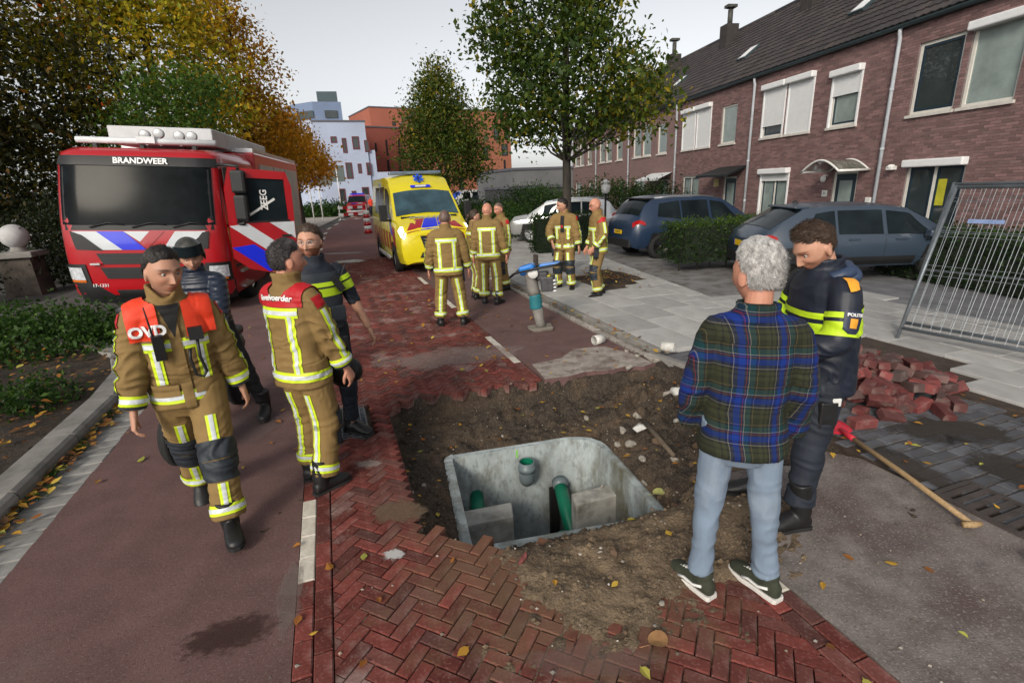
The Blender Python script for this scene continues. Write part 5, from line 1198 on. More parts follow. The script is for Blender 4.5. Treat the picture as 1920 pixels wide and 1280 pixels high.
def plate(par, c, m_, w=.52, rz=0., txt=None):
    b = MB(); b.box(c, (w, .012, .11), (0, 0, rz)); b.build('number_plate', m_, par); MB().box((c[0] - w / 2 + .025, c[1] - .002, c[2]), (.045, .014, .11)).build('plate_band', mat('plate_blue', (.01, .03, .3), var=0), par)
    if txt: text('plate_text', txt, .085, mat('black_print', (.02, .02, .02), var=0), par, (c[0] + .02, c[1] - .009, c[2]), (pi / 2, 0, rz), ext=.001, sx=.9)
def ambulance():
    root = empty('ambulance', (-1.80, 13.25, 0), radians(20), 'yellow ambulance van with red and blue stripes on the brick road', 'ambulance')
    st = [(0, [(0, .34), (.62, .34), (.74, .42), (.78, .6), (.77, .85), (.70, 1.0), (.4, 1.05), (0, 1.07)]),
          (.10, [(0, .28), (.82, .28), (.90, .42), (.93, .66), (.92, .92), (.84, 1.10), (.45, 1.17), (0, 1.19)]),
          (.5, [(0, .28), (.93, .28), (.98, .5), (.99, .8), (.97, 1.08), (.89, 1.27), (.5, 1.34), (0, 1.36)]),
          (.95, [(0, .28), (.95, .28), (.99, .5), (1.0, .85), (.99, 1.2), (.93, 1.40), (.5, 1.46), (0, 1.48)]),
          (1.35, [(0, .28), (.95, .28), (.99, .5), (1.0, .85), (.99, 1.28), (.89, 1.76), (.46, 1.82), (0, 1.84)]),
          (1.72, [(0, .28), (.95, .28), (.99, .5), (1.0, .85), (.99, 1.3), (.85, 2.08), (.43, 2.14), (0, 2.16)]),
          (2.15, [(0, .28), (.95, .28), (.99, .5), (1.0, .85), (.99, 1.3), (.83, 2.40), (.42, 2.47), (0, 2.49)]),
          (2.7, [(0, .28), (.95, .28), (.99, .5), (1.0, .85), (.99, 1.32), (.84, 2.50), (.42, 2.58), (0, 2.60)]),
          (5.9, [(0, .28), (.95, .28), (.99, .5), (1.0, .85), (.99, 1.32), (.84, 2.50), (.42, 2.58), (0, 2.60)]),
          (6.0, [(0, .32), (.9, .32), (.94, .5), (.95, .85), (.94, 1.32), (.8, 2.45), (.4, 2.53), (0, 2.55)])]
    B = Body(st); B.mesh('body', M_yel, root)
    b = MB(); b.add(*bil(((1.0, -5.15), (1.0, -7), (1.68, -7), (1.68, -5.15)), 8, 8, lambda y, t: B.pt(y, t) + Vector((0, -.012, .008))), smooth=True); b.add(*bil(((1.0, 7), (1.0, 5.15), (1.68, 5.15), (1.68, 7)), 8, 8, lambda y, t: B.pt(y, t) + Vector((0, -.012, .008))), smooth=True)
    b.build('windscreen', mat('ambulance_windscreen', (.035, .07, .09), rough=.04, var=.4, vs=2.2, spec=.5), root, fix=False)
    for s in (-1, 1):
        for y0, y1, sl in ((1.72, 2.55, .3), (2.75, 3.75, 0), (3.85, 4.9, 0)):
            B.patch('side_window', ((y0 - sl * .6, s * 4.12), (y1, s * 4.12), (y1, s * 4.78), (y0 + sl * .4, s * 4.78)), M_vglass, root, .008, 6, 4)
        for k in range(7): B.patch('side_block', ((1.5 + k * .62, s * 2.1), (1.78 + k * .62, s * 2.1), (1.78 + k * .62, s * 3.4), (1.5 + k * .62, s * 3.4)), M_redd, root, .006, 2, 3)
        B.patch('side_stripe', ((.9, s * 3.3), (1.25, s * 3.3), (1.6, s * 4.3), (1.3, s * 4.3)), M_brefl, root, .008, 3, 3); B.patch('side_stripe', ((.62, s * 2.6), (.95, s * 2.6), (1.0, s * 4.1), (.72, s * 4.1)), M_redd, root, .008, 3, 4)
        for y in (1.42, 2.66, 3.8): B.patch('door_gap', ((y - .006, s * 1.2), (y + .006, s * 1.2), (y + .006, s * 4.9), (y - .006, s * 4.9)), M_blk, root, .0045, 1, 8)
        x = s * 1.17
        b = MB(); b.box((x, 1.15, 1.56), (.20, .14, .42)); b.tube([(s * .95, 1.3, 1.36), (x, 1.18, 1.36)], .03, 6); b.build('mirror', M_blk, root, bevel=.04)
        B.patch('headlight', ((.06, s * 5.0), (.06, s * 4.15), (.42, s * 4.4), (.36, s * 5.15)) if s > 0 else ((.06, s * 4.15), (.06, s * 5.0), (.36, s * 5.15), (.42, s * 4.4)), M_lit, root, .012, 5, 4)
        b = MB(); b.lathe([(.001, -.02), (.055, -.02), (.075, 0), (.08, .03)], (s * .72, .045, .62), 16, axis='Y'); b.build('fog_lamp', M_blk, root)
        wheel(root, (s * .90, 1.05, .35), .36, .24, side=s, rimr=.62); wheel(root, (s * .90, 4.7, .35), .36, .24, side=s, rimr=.62)
        for yc in (1.05, 4.7): B.patch('wheel_arch', ((yc - .46, s * 1.0), (yc + .46, s * 1.0), (yc + .36, s * 2.85), (yc - .36, s * 2.85)), M_blk, root, .004, 8, 5)
        b = MB(); b.tube([(s * 1.04, 1.55, .34), (s * 1.04, 4.2, .34)], .035, 10); b.box((s * 1.02, 2.9, .30), (.12, 2.5, .03)); b.build('side_step', M_alu, root)
    fx = lambda x, z, o=.012: (x, -o + .10 * min(1, (abs(x) / .95)) ** 3, z)
    b = MB(); b.add(*bil(((-.36, .68), (.36, .68), (.45, 1.0), (-.45, 1.0)), 8, 3, lambda x, z: fx(x, z, .015))); b.build('grille', M_blk, root, fix=False)
    for z in (.76, .84, .92): MB().box((0, -.022, z), (.74, .012, .014)).build('grille_bar', M_alu, root)
    b = MB(); b.lathe([(.0, -.01), (.055, -.01), (.06, 0), (.05, .01)], (0, -.03, .84), 18, axis='Y'); b.build('badge', M_alu, root)
    b = MB(); b.add(*bil(((-.5, .44), (.5, .44), (.42, .58), (-.42, .58)), 8, 2, lambda x, z: fx(x, z, .014))); b.build('air_intake', M_blk, root, fix=False)
    plate(root, (.0, -.025, .40), M_plateY, txt='90-BRZ-6')
    # hood stripes, vents, lettering
    for (a0, a1, b0, b1), m in (((-.78, -.42, -.52, -.2), M_redd), ((-.40, .05, -.18, .12), M_brefl), ((.07, .42, .14, .3), M_brefl), ((.44, .78, .32, .52), M_redd)):
        b = MB(); zt = lambda x, y: (x, y, B.pt(y, 7)[2] - .14 * abs(x) ** 2.2 + .008)
        b.add(*bil(((a0, .06), (a1, .06), (b1, .62), (b0, .62)), 6, 6, zt), smooth=True); b.build('bonnet_stripe', m, root, fix=False)
    b = MB(); b.box((-.55, .86, 1.425), (.42, .07, .03), (.3, 0, 0)); b.build('bonnet_vent', M_blk, root); b = MB(); b.box((.55, .86, 1.425), (.42, .07, .03), (.3, 0, 0)); b.build('bonnet_vent', M_blk, root)
    text('lettering', 'AMBULANCE', .17, mat('silver_lettering', (.32, .33, .30), rough=.3, var=0), root, (0, .70, 1.425), (radians(17), 0, 0), bold=.003, sx=1.15)
    # star of life on the front of the high roof, blue name strip, light bar
    Rn = radians(90 - 38); c = Vector((0, 2.03, 2.385))
    st_ = empty('star_emblem', c); st_.parent = root; st_.rotation_euler = (Rn, 0, 0)
    for k in range(3):
        b = MB(); b.box((0, 0, .012), (.075, .30, .008), (0, 0, k * pi / 3)); b.build('star_arm', mat('emblem_blue', (.01, .07, .5), rough=.4, var=0), st_)
    MB().box((0, -.03, .02), (.02, .2, .008)).build('staff', M_blk, st_)
    st_.location = c + Vector((0, -.07, .05))
    b = MB(); b.box((0, 1.72, 2.22), (.56, .02, .075), (radians(-38), 0, 0)); b.build('name_strip', M_brefl, root); b = MB(); b.box((0, 1.706, 2.222), (.3, .02, .05), (radians(-38), 0, 0)); b.build('name_strip_print', M_wrefl, root)
    b = MB(); b.box((0, 2.42, 2.60), (1.5, .26, .09)); b.build('light_bar', mat('bar_blue', (.12, .16, .22), rough=.2, var=.2), root, bevel=.03)
    for s in (-1, 1): b = MB(); b.box((s * .99, 2.75, 2.30), (.04, .14, .10)); b.build('flash_lamp', mat('flash_blue', (.1, .14, .25), rough=.2, var=.1), root)
    # crew and dashboard behind the glass are hinted by seat shapes
    return root
ambulance()
# ---------------------------------------------------------------- parked cars
def car(name, label, loc, rz, st, paint, roofc, spec_, rear_plate=True, group='parked cars', wheelr=.34, rimm=None):
    root = empty(name, loc, rz, label, 'car', group); B = Body(st); B.mesh('body', paint, root); L = st[-1][0]
    for nm, c, m, o in spec_: B.patch(nm, c, m, root, o if o else .008)
    return root, B
M_navy = mat('navy_paint', (.014, .03, .065), rough=.35, var=.06, coat=.25); M_slate = mat('slate_blue_paint', (.03, .046, .07), rough=.35, var=.05, coat=.25); M_slv = mat('silver_paint', (.45, .46, .46), rough=.25, metal=.4, var=.05, coat=.6)
M_cwhite = mat('white_paint', (.6, .6, .6), rough=.3, var=.05, coat=.5); M_rimd = mat('dark_rim', (.03, .03, .03), rough=.35, metal=.5, var=.1); M_dkgrey = mat('dark_grey_paint', (.05, .055, .06), rough=.25, var=.05, coat=.6)
def sec(w, zb, zs, zbelt, wr, zr, crown=.05, hoodlike=False):
    return [(0, zb), (w * .86, zb), (w * .97, zb + .12), (w, zs), (w * .975, zbelt), (wr, zr), (wr * .5, zr + crown * .8), (0, zr + crown)]
def suv(name, label, loc, rz, paint, L=4.55, W=.92, H=1.66, rimm=None, group='parked cars', plate_m=None, roofm=None, fast=False):
    # rear at y=0, nose at +y
    k = H / 1.66; zb = .30; bl = .98 * k
    hr = .82 if fast else 1.0
    st = [(0, sec(W * .80, .42, .62, .80 * k, W * .72, .92 * k, .03)), (.10, sec(W * .93, .34, .66, .95 * k, W * .80, 1.06 * k, .03)), (.22, sec(W * .97, zb, .66, bl + .03, W * .80, 1.16 * k, .03)),
          (.42 + (.2 if fast else 0), sec(W, zb, .68, bl + .02, W * .74, 1.46 * k * (1 if not fast else .97), .05)), (.62 + (.25 if fast else 0), sec(W, zb, .68, bl + .01, W * .72, 1.575 * k, .06)), (1.3, sec(W, zb, .68, bl, W * .72, 1.61 * k, .06)), (2.2, sec(W, zb, .68, bl - .02, W * .71, 1.60 * k, .05)),
          (2.75, sec(W, zb, .68, bl - .03, W * .70, 1.52 * k, .05)), (3.12, sec(W, zb, .68, bl - .04, W * .74, 1.30 * k, .04)), (3.5, sec(W * .99, zb, .68, bl - .06, W * .82, 1.04 * k, .04)), (4.0, sec(W * .97, zb, .66, bl - .12, W * .80, .97 * k, .03)),
          (L - .25, sec(W * .92, .3, .6, .82 * k, W * .74, .88 * k, .03)), (L, sec(W * .78, .38, .55, .68 * k, W * .6, .72 * k, .02))]
    root = empty(name, loc, rz, label, 'car', group); B = Body(st); B.mesh('body', paint, root)
    for s in (-1, 1):
        B.patch('side_window', ((.72 + (.2 if fast else 0), s * 4.25), (1.42, s * 4.1), (1.42, s * 4.86), (.82 + (.25 if fast else 0), s * 4.8)), M_vglass2, root); B.patch('side_window', ((1.47, s * 4.1), (2.28, s * 4.1), (2.28, s * 4.86), (1.47, s * 4.86)), M_vglass2, root); B.patch('side_window', ((2.36, s * 4.1), (3.25, s * 4.12), (2.82, s * 4.84), (2.36, s * 4.86)), M_vglass2, root)
        for yc in (.83, L - .88): 
            B.patch('wheel_arch', ((yc - .42, s * 1.2), (yc + .42, s * 1.2), (yc + .30, s * 3.12), (yc - .30, s * 3.12)), M_blk, root, .005, 8, 6); wheel(root, (s * (W - .10), yc, .345), .355, .23, side=s, rimr=.68, spokes=5, rim=rimm or M_alu)
        for y in (1.44, 2.32, 3.2): B.patch('door_gap', ((y - .005, s * 2.3), (y + .005, s * 2.3), (y + .005, s * 4.1), (y - .005, s * 4.1)), M_blk, root, .003, 1, 5)
        B.patch('sill_trim', ((1.3, s * 1.3), (L - 1.35, s * 1.3), (L - 1.35, s * 2.3), (1.3, s * 2.3)), M_blk, root, .004)
        B.patch('tail_light', ((.04, s * 4.1), (.36, s * 3.75), (.34, s * 4.0), (.06, s * 4.9)), M_rlens, root, .012, 4, 3)
        b = MB(); b.box((s * (W + .10), 3.02, 1.02 * k), (.18, .12, .13)); b.build('mirror', paint if fast else M_blk, root, bevel=.035)
        for y in (1.75, 2.6): p = B.pt(y, s * 3.8); b = MB(); b.box(p + Vector((s * .012, 0, 0)), (.02, .2, .03)); b.build('handle', paint, root)
        if not fast: b = MB(); q = [B.pt(y, s * 5.05) + Vector((0, 0, .035)) for y in (.7, 1.2, 1.8, 2.5)]; b.tube(q, .018, 6); b.build('roof_rail', M_alu, root)
    b = MB(); y0, y1 = (.23, .60) if not fast else (.25, .84)
    for s in (-1, 1): b.add(*bil(((y0, s * 5.0), (y0, s * 7), (y1, s * 7), (y1, s * 5.0)), 5, 5, lambda y, t: B.pt(y, t) + Vector((0, -.01, .006))), smooth=True)
    b.build('rear_window', M_vglass2, root, fix=False)
    b = MB()
    for s in (-1, 1): b.add(*bil(((2.82, s * 5.02), (2.82, s * 7), (3.46, s * 7), (3.46, s * 5.02)), 5, 5, lambda y, t: B.pt(y, t) + Vector((0, .01, .006))), smooth=True)
    b.build('windscreen', M_vglass2, root, fix=False)
    b = MB(); b.box((0, .60 if not fast else .86, 1.60 * k), (W * 1.35, .26, .04)); b.build('spoiler', M_blk if not fast else paint, root, bevel=.015)
    b = MB(); b.box((0, .02, .44), (W * 1.5, .1, .22)); b.build('bumper', M_blk, root, bevel=.04); plate(root, (0, -.035 if not fast else -.04, .74), plate_m or M_plateY, txt='H-281-RT' if not fast else None)
    b = MB(); b.box((.0, 1.0, 1.70 * k), (.03, .14, .06), taper=(.4, .4)); b.build('aerial_fin', M_blk, root)
    return root
ca = atan2(HN.y, HN.x) - pi / 2
suv('parked_car', 'dark blue parked SUV with a yellow rear number plate', (3.15, 14.5, .03), ca + radians(4), M_navy, rimm=M_rimd)
suv('parked_car', 'slate blue-grey parked hatchback behind the officer with the steel fence', (4.86, 10.60, .05), radians(-90 - 4), M_slate, L=4.25, W=.93, H=1.48, fast=True, rimm=M_rimd)
suv('parked_car', 'silver hatchback nose-on behind the near street tree', (4.3, 19.6, .05), ca + radians(180 - 18), M_slv, L=4.2, W=.88, H=1.55)
suv('parked_car', 'dark far car parked in front of the orange block', (-2.6, 50.5, 0), radians(170), M_dkgrey, L=4.5, W=.92, H=1.7)
def van(name, label, loc, rz, paint, L=5.0, H=1.95, W=.97, glass=None, front=None, cat='van', group=None):
    st = [(0, sec(W * .84, .36, .6, .80, W * .72, .98, .04)), (.12, sec(W * .96, .30, .65, .95, W * .82, 1.08, .04)), (.75, sec(W, .28, .7, 1.08, W * .86, 1.22, .04)), (1.35, sec(W, .28, .7, 1.1, W * .80, 1.72, .05)), (1.7, sec(W, .28, .7, 1.1, W * .79, H - .08, .06)), (L - .1, sec(W, .28, .7, 1.1, W * .80, H - .07, .06)), (L, sec(W * .95, .3, .7, 1.1, W * .78, H - .12, .05))]
    root = empty(name, loc, rz, label, cat, group); B = Body(st); B.mesh('body', paint, root)
    b = MB()
    for s in (-1, 1): b.add(*bil(((.80, s * 5.02), (.80, s * 7), (1.5, s * 7), (1.5, s * 5.02)), 5, 5, lambda y, t: B.pt(y, t) + Vector((0, -.01, .006))), smooth=True)
    b.build('windscreen', glass or M_vglass2, root, fix=False)
    for s in (-1, 1):
        B.patch('side_window', ((1.35, s * 4.1), (2.3, s * 4.1), (2.3, s * 4.85), (1.7, s * 4.85)), M_vglass, root); B.patch('side_window', ((2.5, s * 4.1), (L - .5, s * 4.1), (L - .5, s * 4.85), (2.5, s * 4.85)), M_vglass, root)
        wheel(root, (s * (W - .1), .95, .33), .34, .22, side=s); wheel(root, (s * (W - .1), L - 1.0, .33), .34, .22, side=s)
        for yc in (.95, L - 1.): B.patch('wheel_arch', ((yc - .42, s * 1.2), (yc + .42, s * 1.2), (yc + .32, s * 3.0), (yc - .32, s * 3.0)), M_blk, root, .005)
        b = MB(); b.box((s * .72, .02, .86), (.34, .06, .14)); b.build('headlight', M_lamp, root); b = MB(); b.box((s * (W + .12), 1.2, 1.18), (.18, .1, .22)); b.build('mirror', M_blk, root)
    b = MB(); b.box((0, -.005, .66), (1.0, .05, .2)); b.build('grille', M_blk, root)
    return root, B
rv, _B = van('command_van', 'small red and white fire service van far up the road', (-14.2, 49.5, 0), radians(8), M_red, H=2.0)
MB().box((0, 1.9, 2.05), (1.3, .2, .12)).build('light_bar', M_brefl, rv); MB().box((0, -.04, .5), (1.7, .04, .12)).build('bumper_stripe', M_wrefl, rv); MB().box((-.2, .35, 1.19), (.5, .4, .02), (.15, 0, .4)).build('bonnet_stripe', M_brefl, rv); MB().box((.4, .35, 1.19), (.4, .4, .02), (.15, 0, .4)).build('bonnet_stripe', M_wrefl, rv)
van('parked_van', 'white van with a blue windscreen sheet parked before the orange block', (-5.6, 47, 0), radians(-62), M_cwhite, H=2.0, glass=mat('blue_sheet', (.01, .06, .45), rough=.6, var=.15))
# ================================================================== PEOPLE
def vec(*a): return Vector(a)
def ik(a, c, l1, l2, pole):
    """joint between a and c for two bones"""
    a, c, pole = Vector(a), Vector(c), Vector(pole); d = c - a; L = min(d.length, (l1 + l2) * .999); u = d.normalized(); c2 = a + u * L
    x = (l1 * l1 - l2 * l2 + L * L) / (2 * L); h = math.sqrt(max(l1 * l1 - x * x, 0)); p = pole - u * pole.dot(u)
    if p.length < 1e-5: p = Vector((0, 1, 0))
    return a + u * x + p.normalized() * h, c2
def ring(c, X, Y, rx, ry, n=22, e=1.):
    out = []
    for k in range(n):
        a = 2 * pi * k / n; s_, c_ = sin(a), cos(a)
        out.append(c + X * (rx * math.copysign(abs(s_) ** e, s_)) + Y * (ry * math.copysign(abs(c_) ** e, c_)))
    return out
def limb(b, pts, rad, ref, n=16, flat=1.):
    """tapered tube through points (smoothed), ref = sideways axis"""
    P = []; R = []
    for i in range(len(pts) - 1):
        for k in range(5): t = k / 5; P.append(Vector(pts[i]).lerp(Vector(pts[i + 1]), t)); R.append(rad[i] + (rad[i + 1] - rad[i]) * t)
    P.append(Vector(pts[-1])); R.append(rad[-1])
    for _ in range(2): P = [P[0]] + [P[i] * .5 + (P[i - 1] + P[i + 1]) * .25 for i in range(1, len(P) - 1)] + [P[-1]]
    rr = []
    for i, p in enumerate(P):
        d = (P[min(i + 1, len(P) - 1)] - P[max(i - 1, 0)]).normalized(); X = (ref - d * ref.dot(d)).normalized(); Y = d.cross(X)
        rr.append(ring(p, X, Y, R[i] * flat, R[i], n))
    b.rings(rr, cap=True)
def vnoise(P):
    P = np.asarray(P, float); I0 = np.floor(P).astype(np.int64); f = P - I0; f = f * f * (3 - 2 * f); out = 0
    def hsh(i):
        n = (i[:, 0] * 73856093) ^ (i[:, 1] * 19349663) ^ (i[:, 2] * 83492791); n = (n ^ (n >> 13)) * 1274126177; n = n ^ (n >> 16); return (n & 0xffff) / 32767.5 - 1
    for a in (0, 1):
        for b in (0, 1):
            for c in (0, 1): out = out + hsh(I0 + np.array([a, b, c])) * (f[:, 0] if a else 1 - f[:, 0]) * (f[:, 1] if b else 1 - f[:, 1]) * (f[:, 2] if c else 1 - f[:, 2])
    return out
def remesh(name, b, vox, smooth=2, wr=0., wf=(7, 7, 26), wz=None, seed=0):
    """union of overlapping closed shapes into one continuous surface; wr = depth of cloth folds"""
    me = b.mesh(name, MATS['turnout'])
    bm = bmesh.new(); bm.from_mesh(me); bmesh.ops.recalc_face_normals(bm, faces=bm.faces); bm.to_mesh(me); bm.free()
    o = bpy.data.objects.new('tmp_remesh', me); COL.objects.link(o)
    md = o.modifiers.new('r', 'REMESH'); md.mode = 'VOXEL'; md.voxel_size = vox; md.use_smooth_shade = True
    if smooth: ms = o.modifiers.new('s', 'SMOOTH'); ms.factor = .5; ms.iterations = smooth
    dg = bpy.context.evaluated_depsgraph_get(); out = bpy.data.meshes.new_from_object(o.evaluated_get(dg)); bpy.data.objects.remove(o); bpy.data.meshes.remove(me)
    out.materials.clear(); out.name = name
    if wr:
        n = len(out.vertices); co = np.empty(n * 3, np.float32); out.vertices.foreach_get('co', co); co = co.reshape(-1, 3); no = np.empty(n * 3, np.float32); out.vertices.foreach_get('normal', no); no = no.reshape(-1, 3)
        q = co * np.array(wf) + np.array([seed, 0, 0]); wq = vnoise(co * 5 + np.array([0, seed, 0]))[:, None] * 2.2
        d = (1 - 2.2 * np.abs(vnoise(q + wq))) + .8 * vnoise(q * .45 + np.array([9, 3, seed]))
        amp = wr * (1 if wz is None else wz(co)); co = co + no * (d * amp)[:, None]; out.vertices.foreach_set('co', co.astype(np.float32).ravel())
    out.polygons.foreach_set('use_smooth', np.ones(len(out.polygons), bool)); out.update(); return out
def arrays(me):
    n = len(me.vertices); co = np.empty(n * 3, np.float32); me.vertices.foreach_get('co', co); no = np.empty(n * 3, np.float32); me.vertices.foreach_get('normal', no)
    return co.reshape(-1, 3), no.reshape(-1, 3), [tuple(p.vertices) for p in me.polygons]
class Cloth:
    """a remeshed garment from which straps, panels and pads are cut as a layer of their own"""
    def __init__(s, me, bones):
        s.co, s.no, s.F = arrays(me); s.cen = np.array([s.co[f[0]] + s.co[f[len(f) // 2]] for f in s.F]) / 2
        ds = [np.min([seg_d(s.cen, ch_[i], ch_[i + 1]) for i in range(len(ch_) - 1)], axis=0) for ch_ in bones.values()]
        s.names = list(bones)
        if 'torso' in bones: ds = [d * .38 if k == 'torso' else np.where(d > .118, 9, d) for d, k in zip(ds, s.names)]
        s.tag = np.argmin(np.array(ds), axis=0)
    def cut(s, name, part, planes, m, par, off=.005, th=True, extra=None):
        """planes: (point, normal) keep where (p-point).normal>0"""
        ok = np.ones(len(s.F), bool)
        if part is not None: ok &= np.isin(s.tag, [s.names.index(q) for q in ([part] if isinstance(part, str) else part)])
        for p, n in planes: ok &= ((s.cen - np.array(p)) @ np.array(n)) > -.02
        if extra is not None: ok &= extra(s.cen)
        ids = np.nonzero(ok)[0]
        if len(ids) < 3: return None
        used = {}; vs = []; fs = []
        for i in ids:
            f = []
            for v in s.F[i]:
                if v not in used: used[v] = len(vs); vs.append(s.co[v] + s.no[v] * off)
                f.append(used[v])
            fs.append(f)
        bm = bmesh.new(); V = [bm.verts.new(v) for v in vs]
        for f in fs:
            try: bm.faces.new([V[k] for k in f])
            except ValueError: pass
        for p, n in planes:
            bmesh.ops.bisect_plane(bm, geom=bm.verts[:] + bm.edges[:] + bm.faces[:], dist=1e-5, plane_co=Vector(p), plane_no=Vector(n), clear_inner=True)
        if len(bm.faces) < 2: bm.free(); return None
        me = bpy.data.meshes.new(name)
        for f in bm.faces: f.smooth = True
        bm.to_mesh(me); bm.free(); me.materials.append(m); o = link(name, me, par); return o
    def tape(s, part, c, d, w, more, par, off=.005, name='reflective_tape', ym=None, sm=None):
        """fluorescent tape with a silver middle: across direction d, centred on c"""
        d = Vector(d).normalized(); c = Vector(c)
        o = s.cut(name, part, [(c - d * w / 2, d), (c + d * w / 2, -d)] + more, ym or MATS['tape_yellow'], par, off)
        o2 = s.cut('silver_band', part, [(c - d * w * .21, d), (c + d * w * .21, -d)] + more, sm or MATS['tape_silver'], o or par, off + .003)
        return o
mat('turnout', (.215, .137, .048), rough=.85, var=.14, vs=5, bump=.0012, bs=260, col2=(.155, .096, .032), s2=2.5, lo=.5, hi=.75)
mat('tape_yellow', (.58, .74, .02), rough=.5, var=.06, vs=9); mat('tape_silver', (.56, .60, .62), rough=.35, var=.12, vs=30)
mat('knee_pad', (.018, .024, .032), rough=.6, var=.2, vs=20, bump=.001, bs=300); mat('boot_black', (.012, .012, .013), rough=.45, var=.25, vs=15, bump=.001, bs=80)
mat('vest_orange', (.72, .045, .012), rough=.6, var=.08, vs=5, bump=.001, bs=120); mat('vest_red', (.42, .008, .014), rough=.6, var=.1, vs=5, bump=.001, bs=120)
mat('navy_cloth', (.012, .017, .028), rough=.75, var=.25, vs=6, bump=.001, bs=200); mat('police_yellow', (.50, .72, .02), rough=.55, var=.06); mat('navy_jacket', (.010, .014, .026), rough=.5, var=.25, vs=5, bump=.001, bs=150)
mat('black_cloth', (.01, .01, .011), rough=.8, var=.2); mat('glove', (.012, .016, .024), rough=.7, var=.3, vs=20); mat('hood_blue', (.03, .05, .10), rough=.5, var=.2)
M_denim = mat('denim', (.17, .225, .30), rough=.85, var=.2, vs=4, bump=.0012, bs=220, col2=(.30, .36, .42), s2=3.2, lo=.5, hi=.75, stretch=(1, 1, .35))
def skin_mat(name, c):
    m = mat(name, c, rough=.5, var=.08, vs=14, bump=.0004, bs=200, spec=.4); N, L, B = nodes_of(m); B.inputs['Subsurface Weight'].default_value = .12; B.inputs['Subsurface Radius'].default_value = (.012, .004, .002)
    at = N.new('ShaderNodeAttribute'); at.attribute_name = 'tint'; mx = N.new('ShaderNodeMix'); mx.data_type = 'RGBA'; mx.blend_type = 'MULTIPLY'; mx.inputs['Factor'].default_value = 1
    old = B.inputs['Base Color'].links[0].from_socket; L.new(old, mx.inputs['A']); L.new(at.outputs['Color'], mx.inputs['B']); L.new(mx.outputs['Result'], B.inputs['Base Color']); return m
def hair_mat(name, c, c2=None): return mat(name, c, rough=.5, var=.45, vs=60, bump=.004, bs=130, stretch=(1, .35, .6), col2=c2, s2=14, lo=.5, hi=.7)
SK1 = skin_mat('skin', (.50, .27, .185)); SK2 = skin_mat('skin_ruddy', (.50, .235, .16)); SK3 = skin_mat('skin_tan', (.46, .245, .165))
HEADC = {}
def head_shape(P):
    """unit-sphere points -> head (x right, y forward, z up), centre at eye level; 23 cm tall"""
    x, y, z = P[:, 0].copy(), P[:, 1].copy(), P[:, 2].copy()
    X = .077 * x; Y = np.where(y > 0, .094, .102) * y; Z = np.where(z > 0, .112, .122) * z
    low = np.clip(-Z / .122, 0, 1)
    X *= 1 - .34 * low ** 1.6; Y = np.where(Y < 0, Y * (1 - .55 * low ** 1.2), Y * (1 - .10 * low ** 2))
    fr = np.clip(y, 0, 1); Yf = Y.copy()
    Y = np.where(y > 0, Y * .96 + .004 * fr, Y)
    g = lambda cx, cz, sx, sz: np.exp(-((np.abs(X) - cx) / sx) ** 2 - ((Z - cz) / sz) ** 2)
    f = np.where(y > .1, 1., np.clip(y / .1, 0, 1))
    Y += f * (.0075 * g(.030, .022, .026, .009) - .013 * g(.031, .001, .017, .012) + .006 * g(.045, -.030, .02, .02) - .005 * g(.035, -.062, .014, .025))
    ridge = np.exp(-(X / .0085) ** 2) * np.clip((.012 - Z) / .055, 0, 1) * (Z > -.052) * np.clip((Z + .056) / .012, 0, 1)
    Y += f * (.030 * ridge + .007 * np.exp(-((np.abs(X) - .011) / .007) ** 2 - ((Z + .044) / .008) ** 2))
    Y += f * (.0065 * np.exp(-(X / .022) ** 2) * (np.exp(-((Z + .066) / .0055) ** 2) + 1.1 * np.exp(-((Z + .0785) / .0065) ** 2)) - .004 * np.exp(-(X / .024) ** 2 - ((Z + .0722) / .0028) ** 2))
    Y += f * (.010 * np.exp(-(X / .024) ** 2 - ((Z + .106) / .013) ** 2) - .004 * np.exp(-(X / .03) ** 2 - ((Z + .091) / .006) ** 2))
    return np.stack([X, Y, Z], 1)
def head_mb(b, T, sc):
    nu, nv = 64, 56; rr = []
    for i in range(nv + 1):
        ph = pi * i / nv; s_ = max(sin(ph), .004)
        P = np.array([[s_ * sin(2 * pi * k / nu), s_ * cos(2 * pi * k / nu), -cos(ph)] for k in range(nu)]); rr.append([T @ (Vector(p) * sc) for p in head_shape(P)])
    b.rings(rr, cap=True)
    for s in (-1, 1):                                  # ears
        E = Matrix.Translation((s * .0765, -.012, -.016)) @ Euler((radians(-12), 0, radians(s * -18))).to_matrix().to_4x4(); q = []
        for i in range(9):
            ph = pi * i / 8; s_ = max(sin(ph), .01)
            q.append([T @ ((E @ Vector((.0085 * s_ * cos(2 * pi * k / 12), .020 * s_ * sin(2 * pi * k / 12) + .004 * cos(ph), -.033 * cos(ph)))) * sc) for k in range(12)])
        b.rings(q, cap=True)
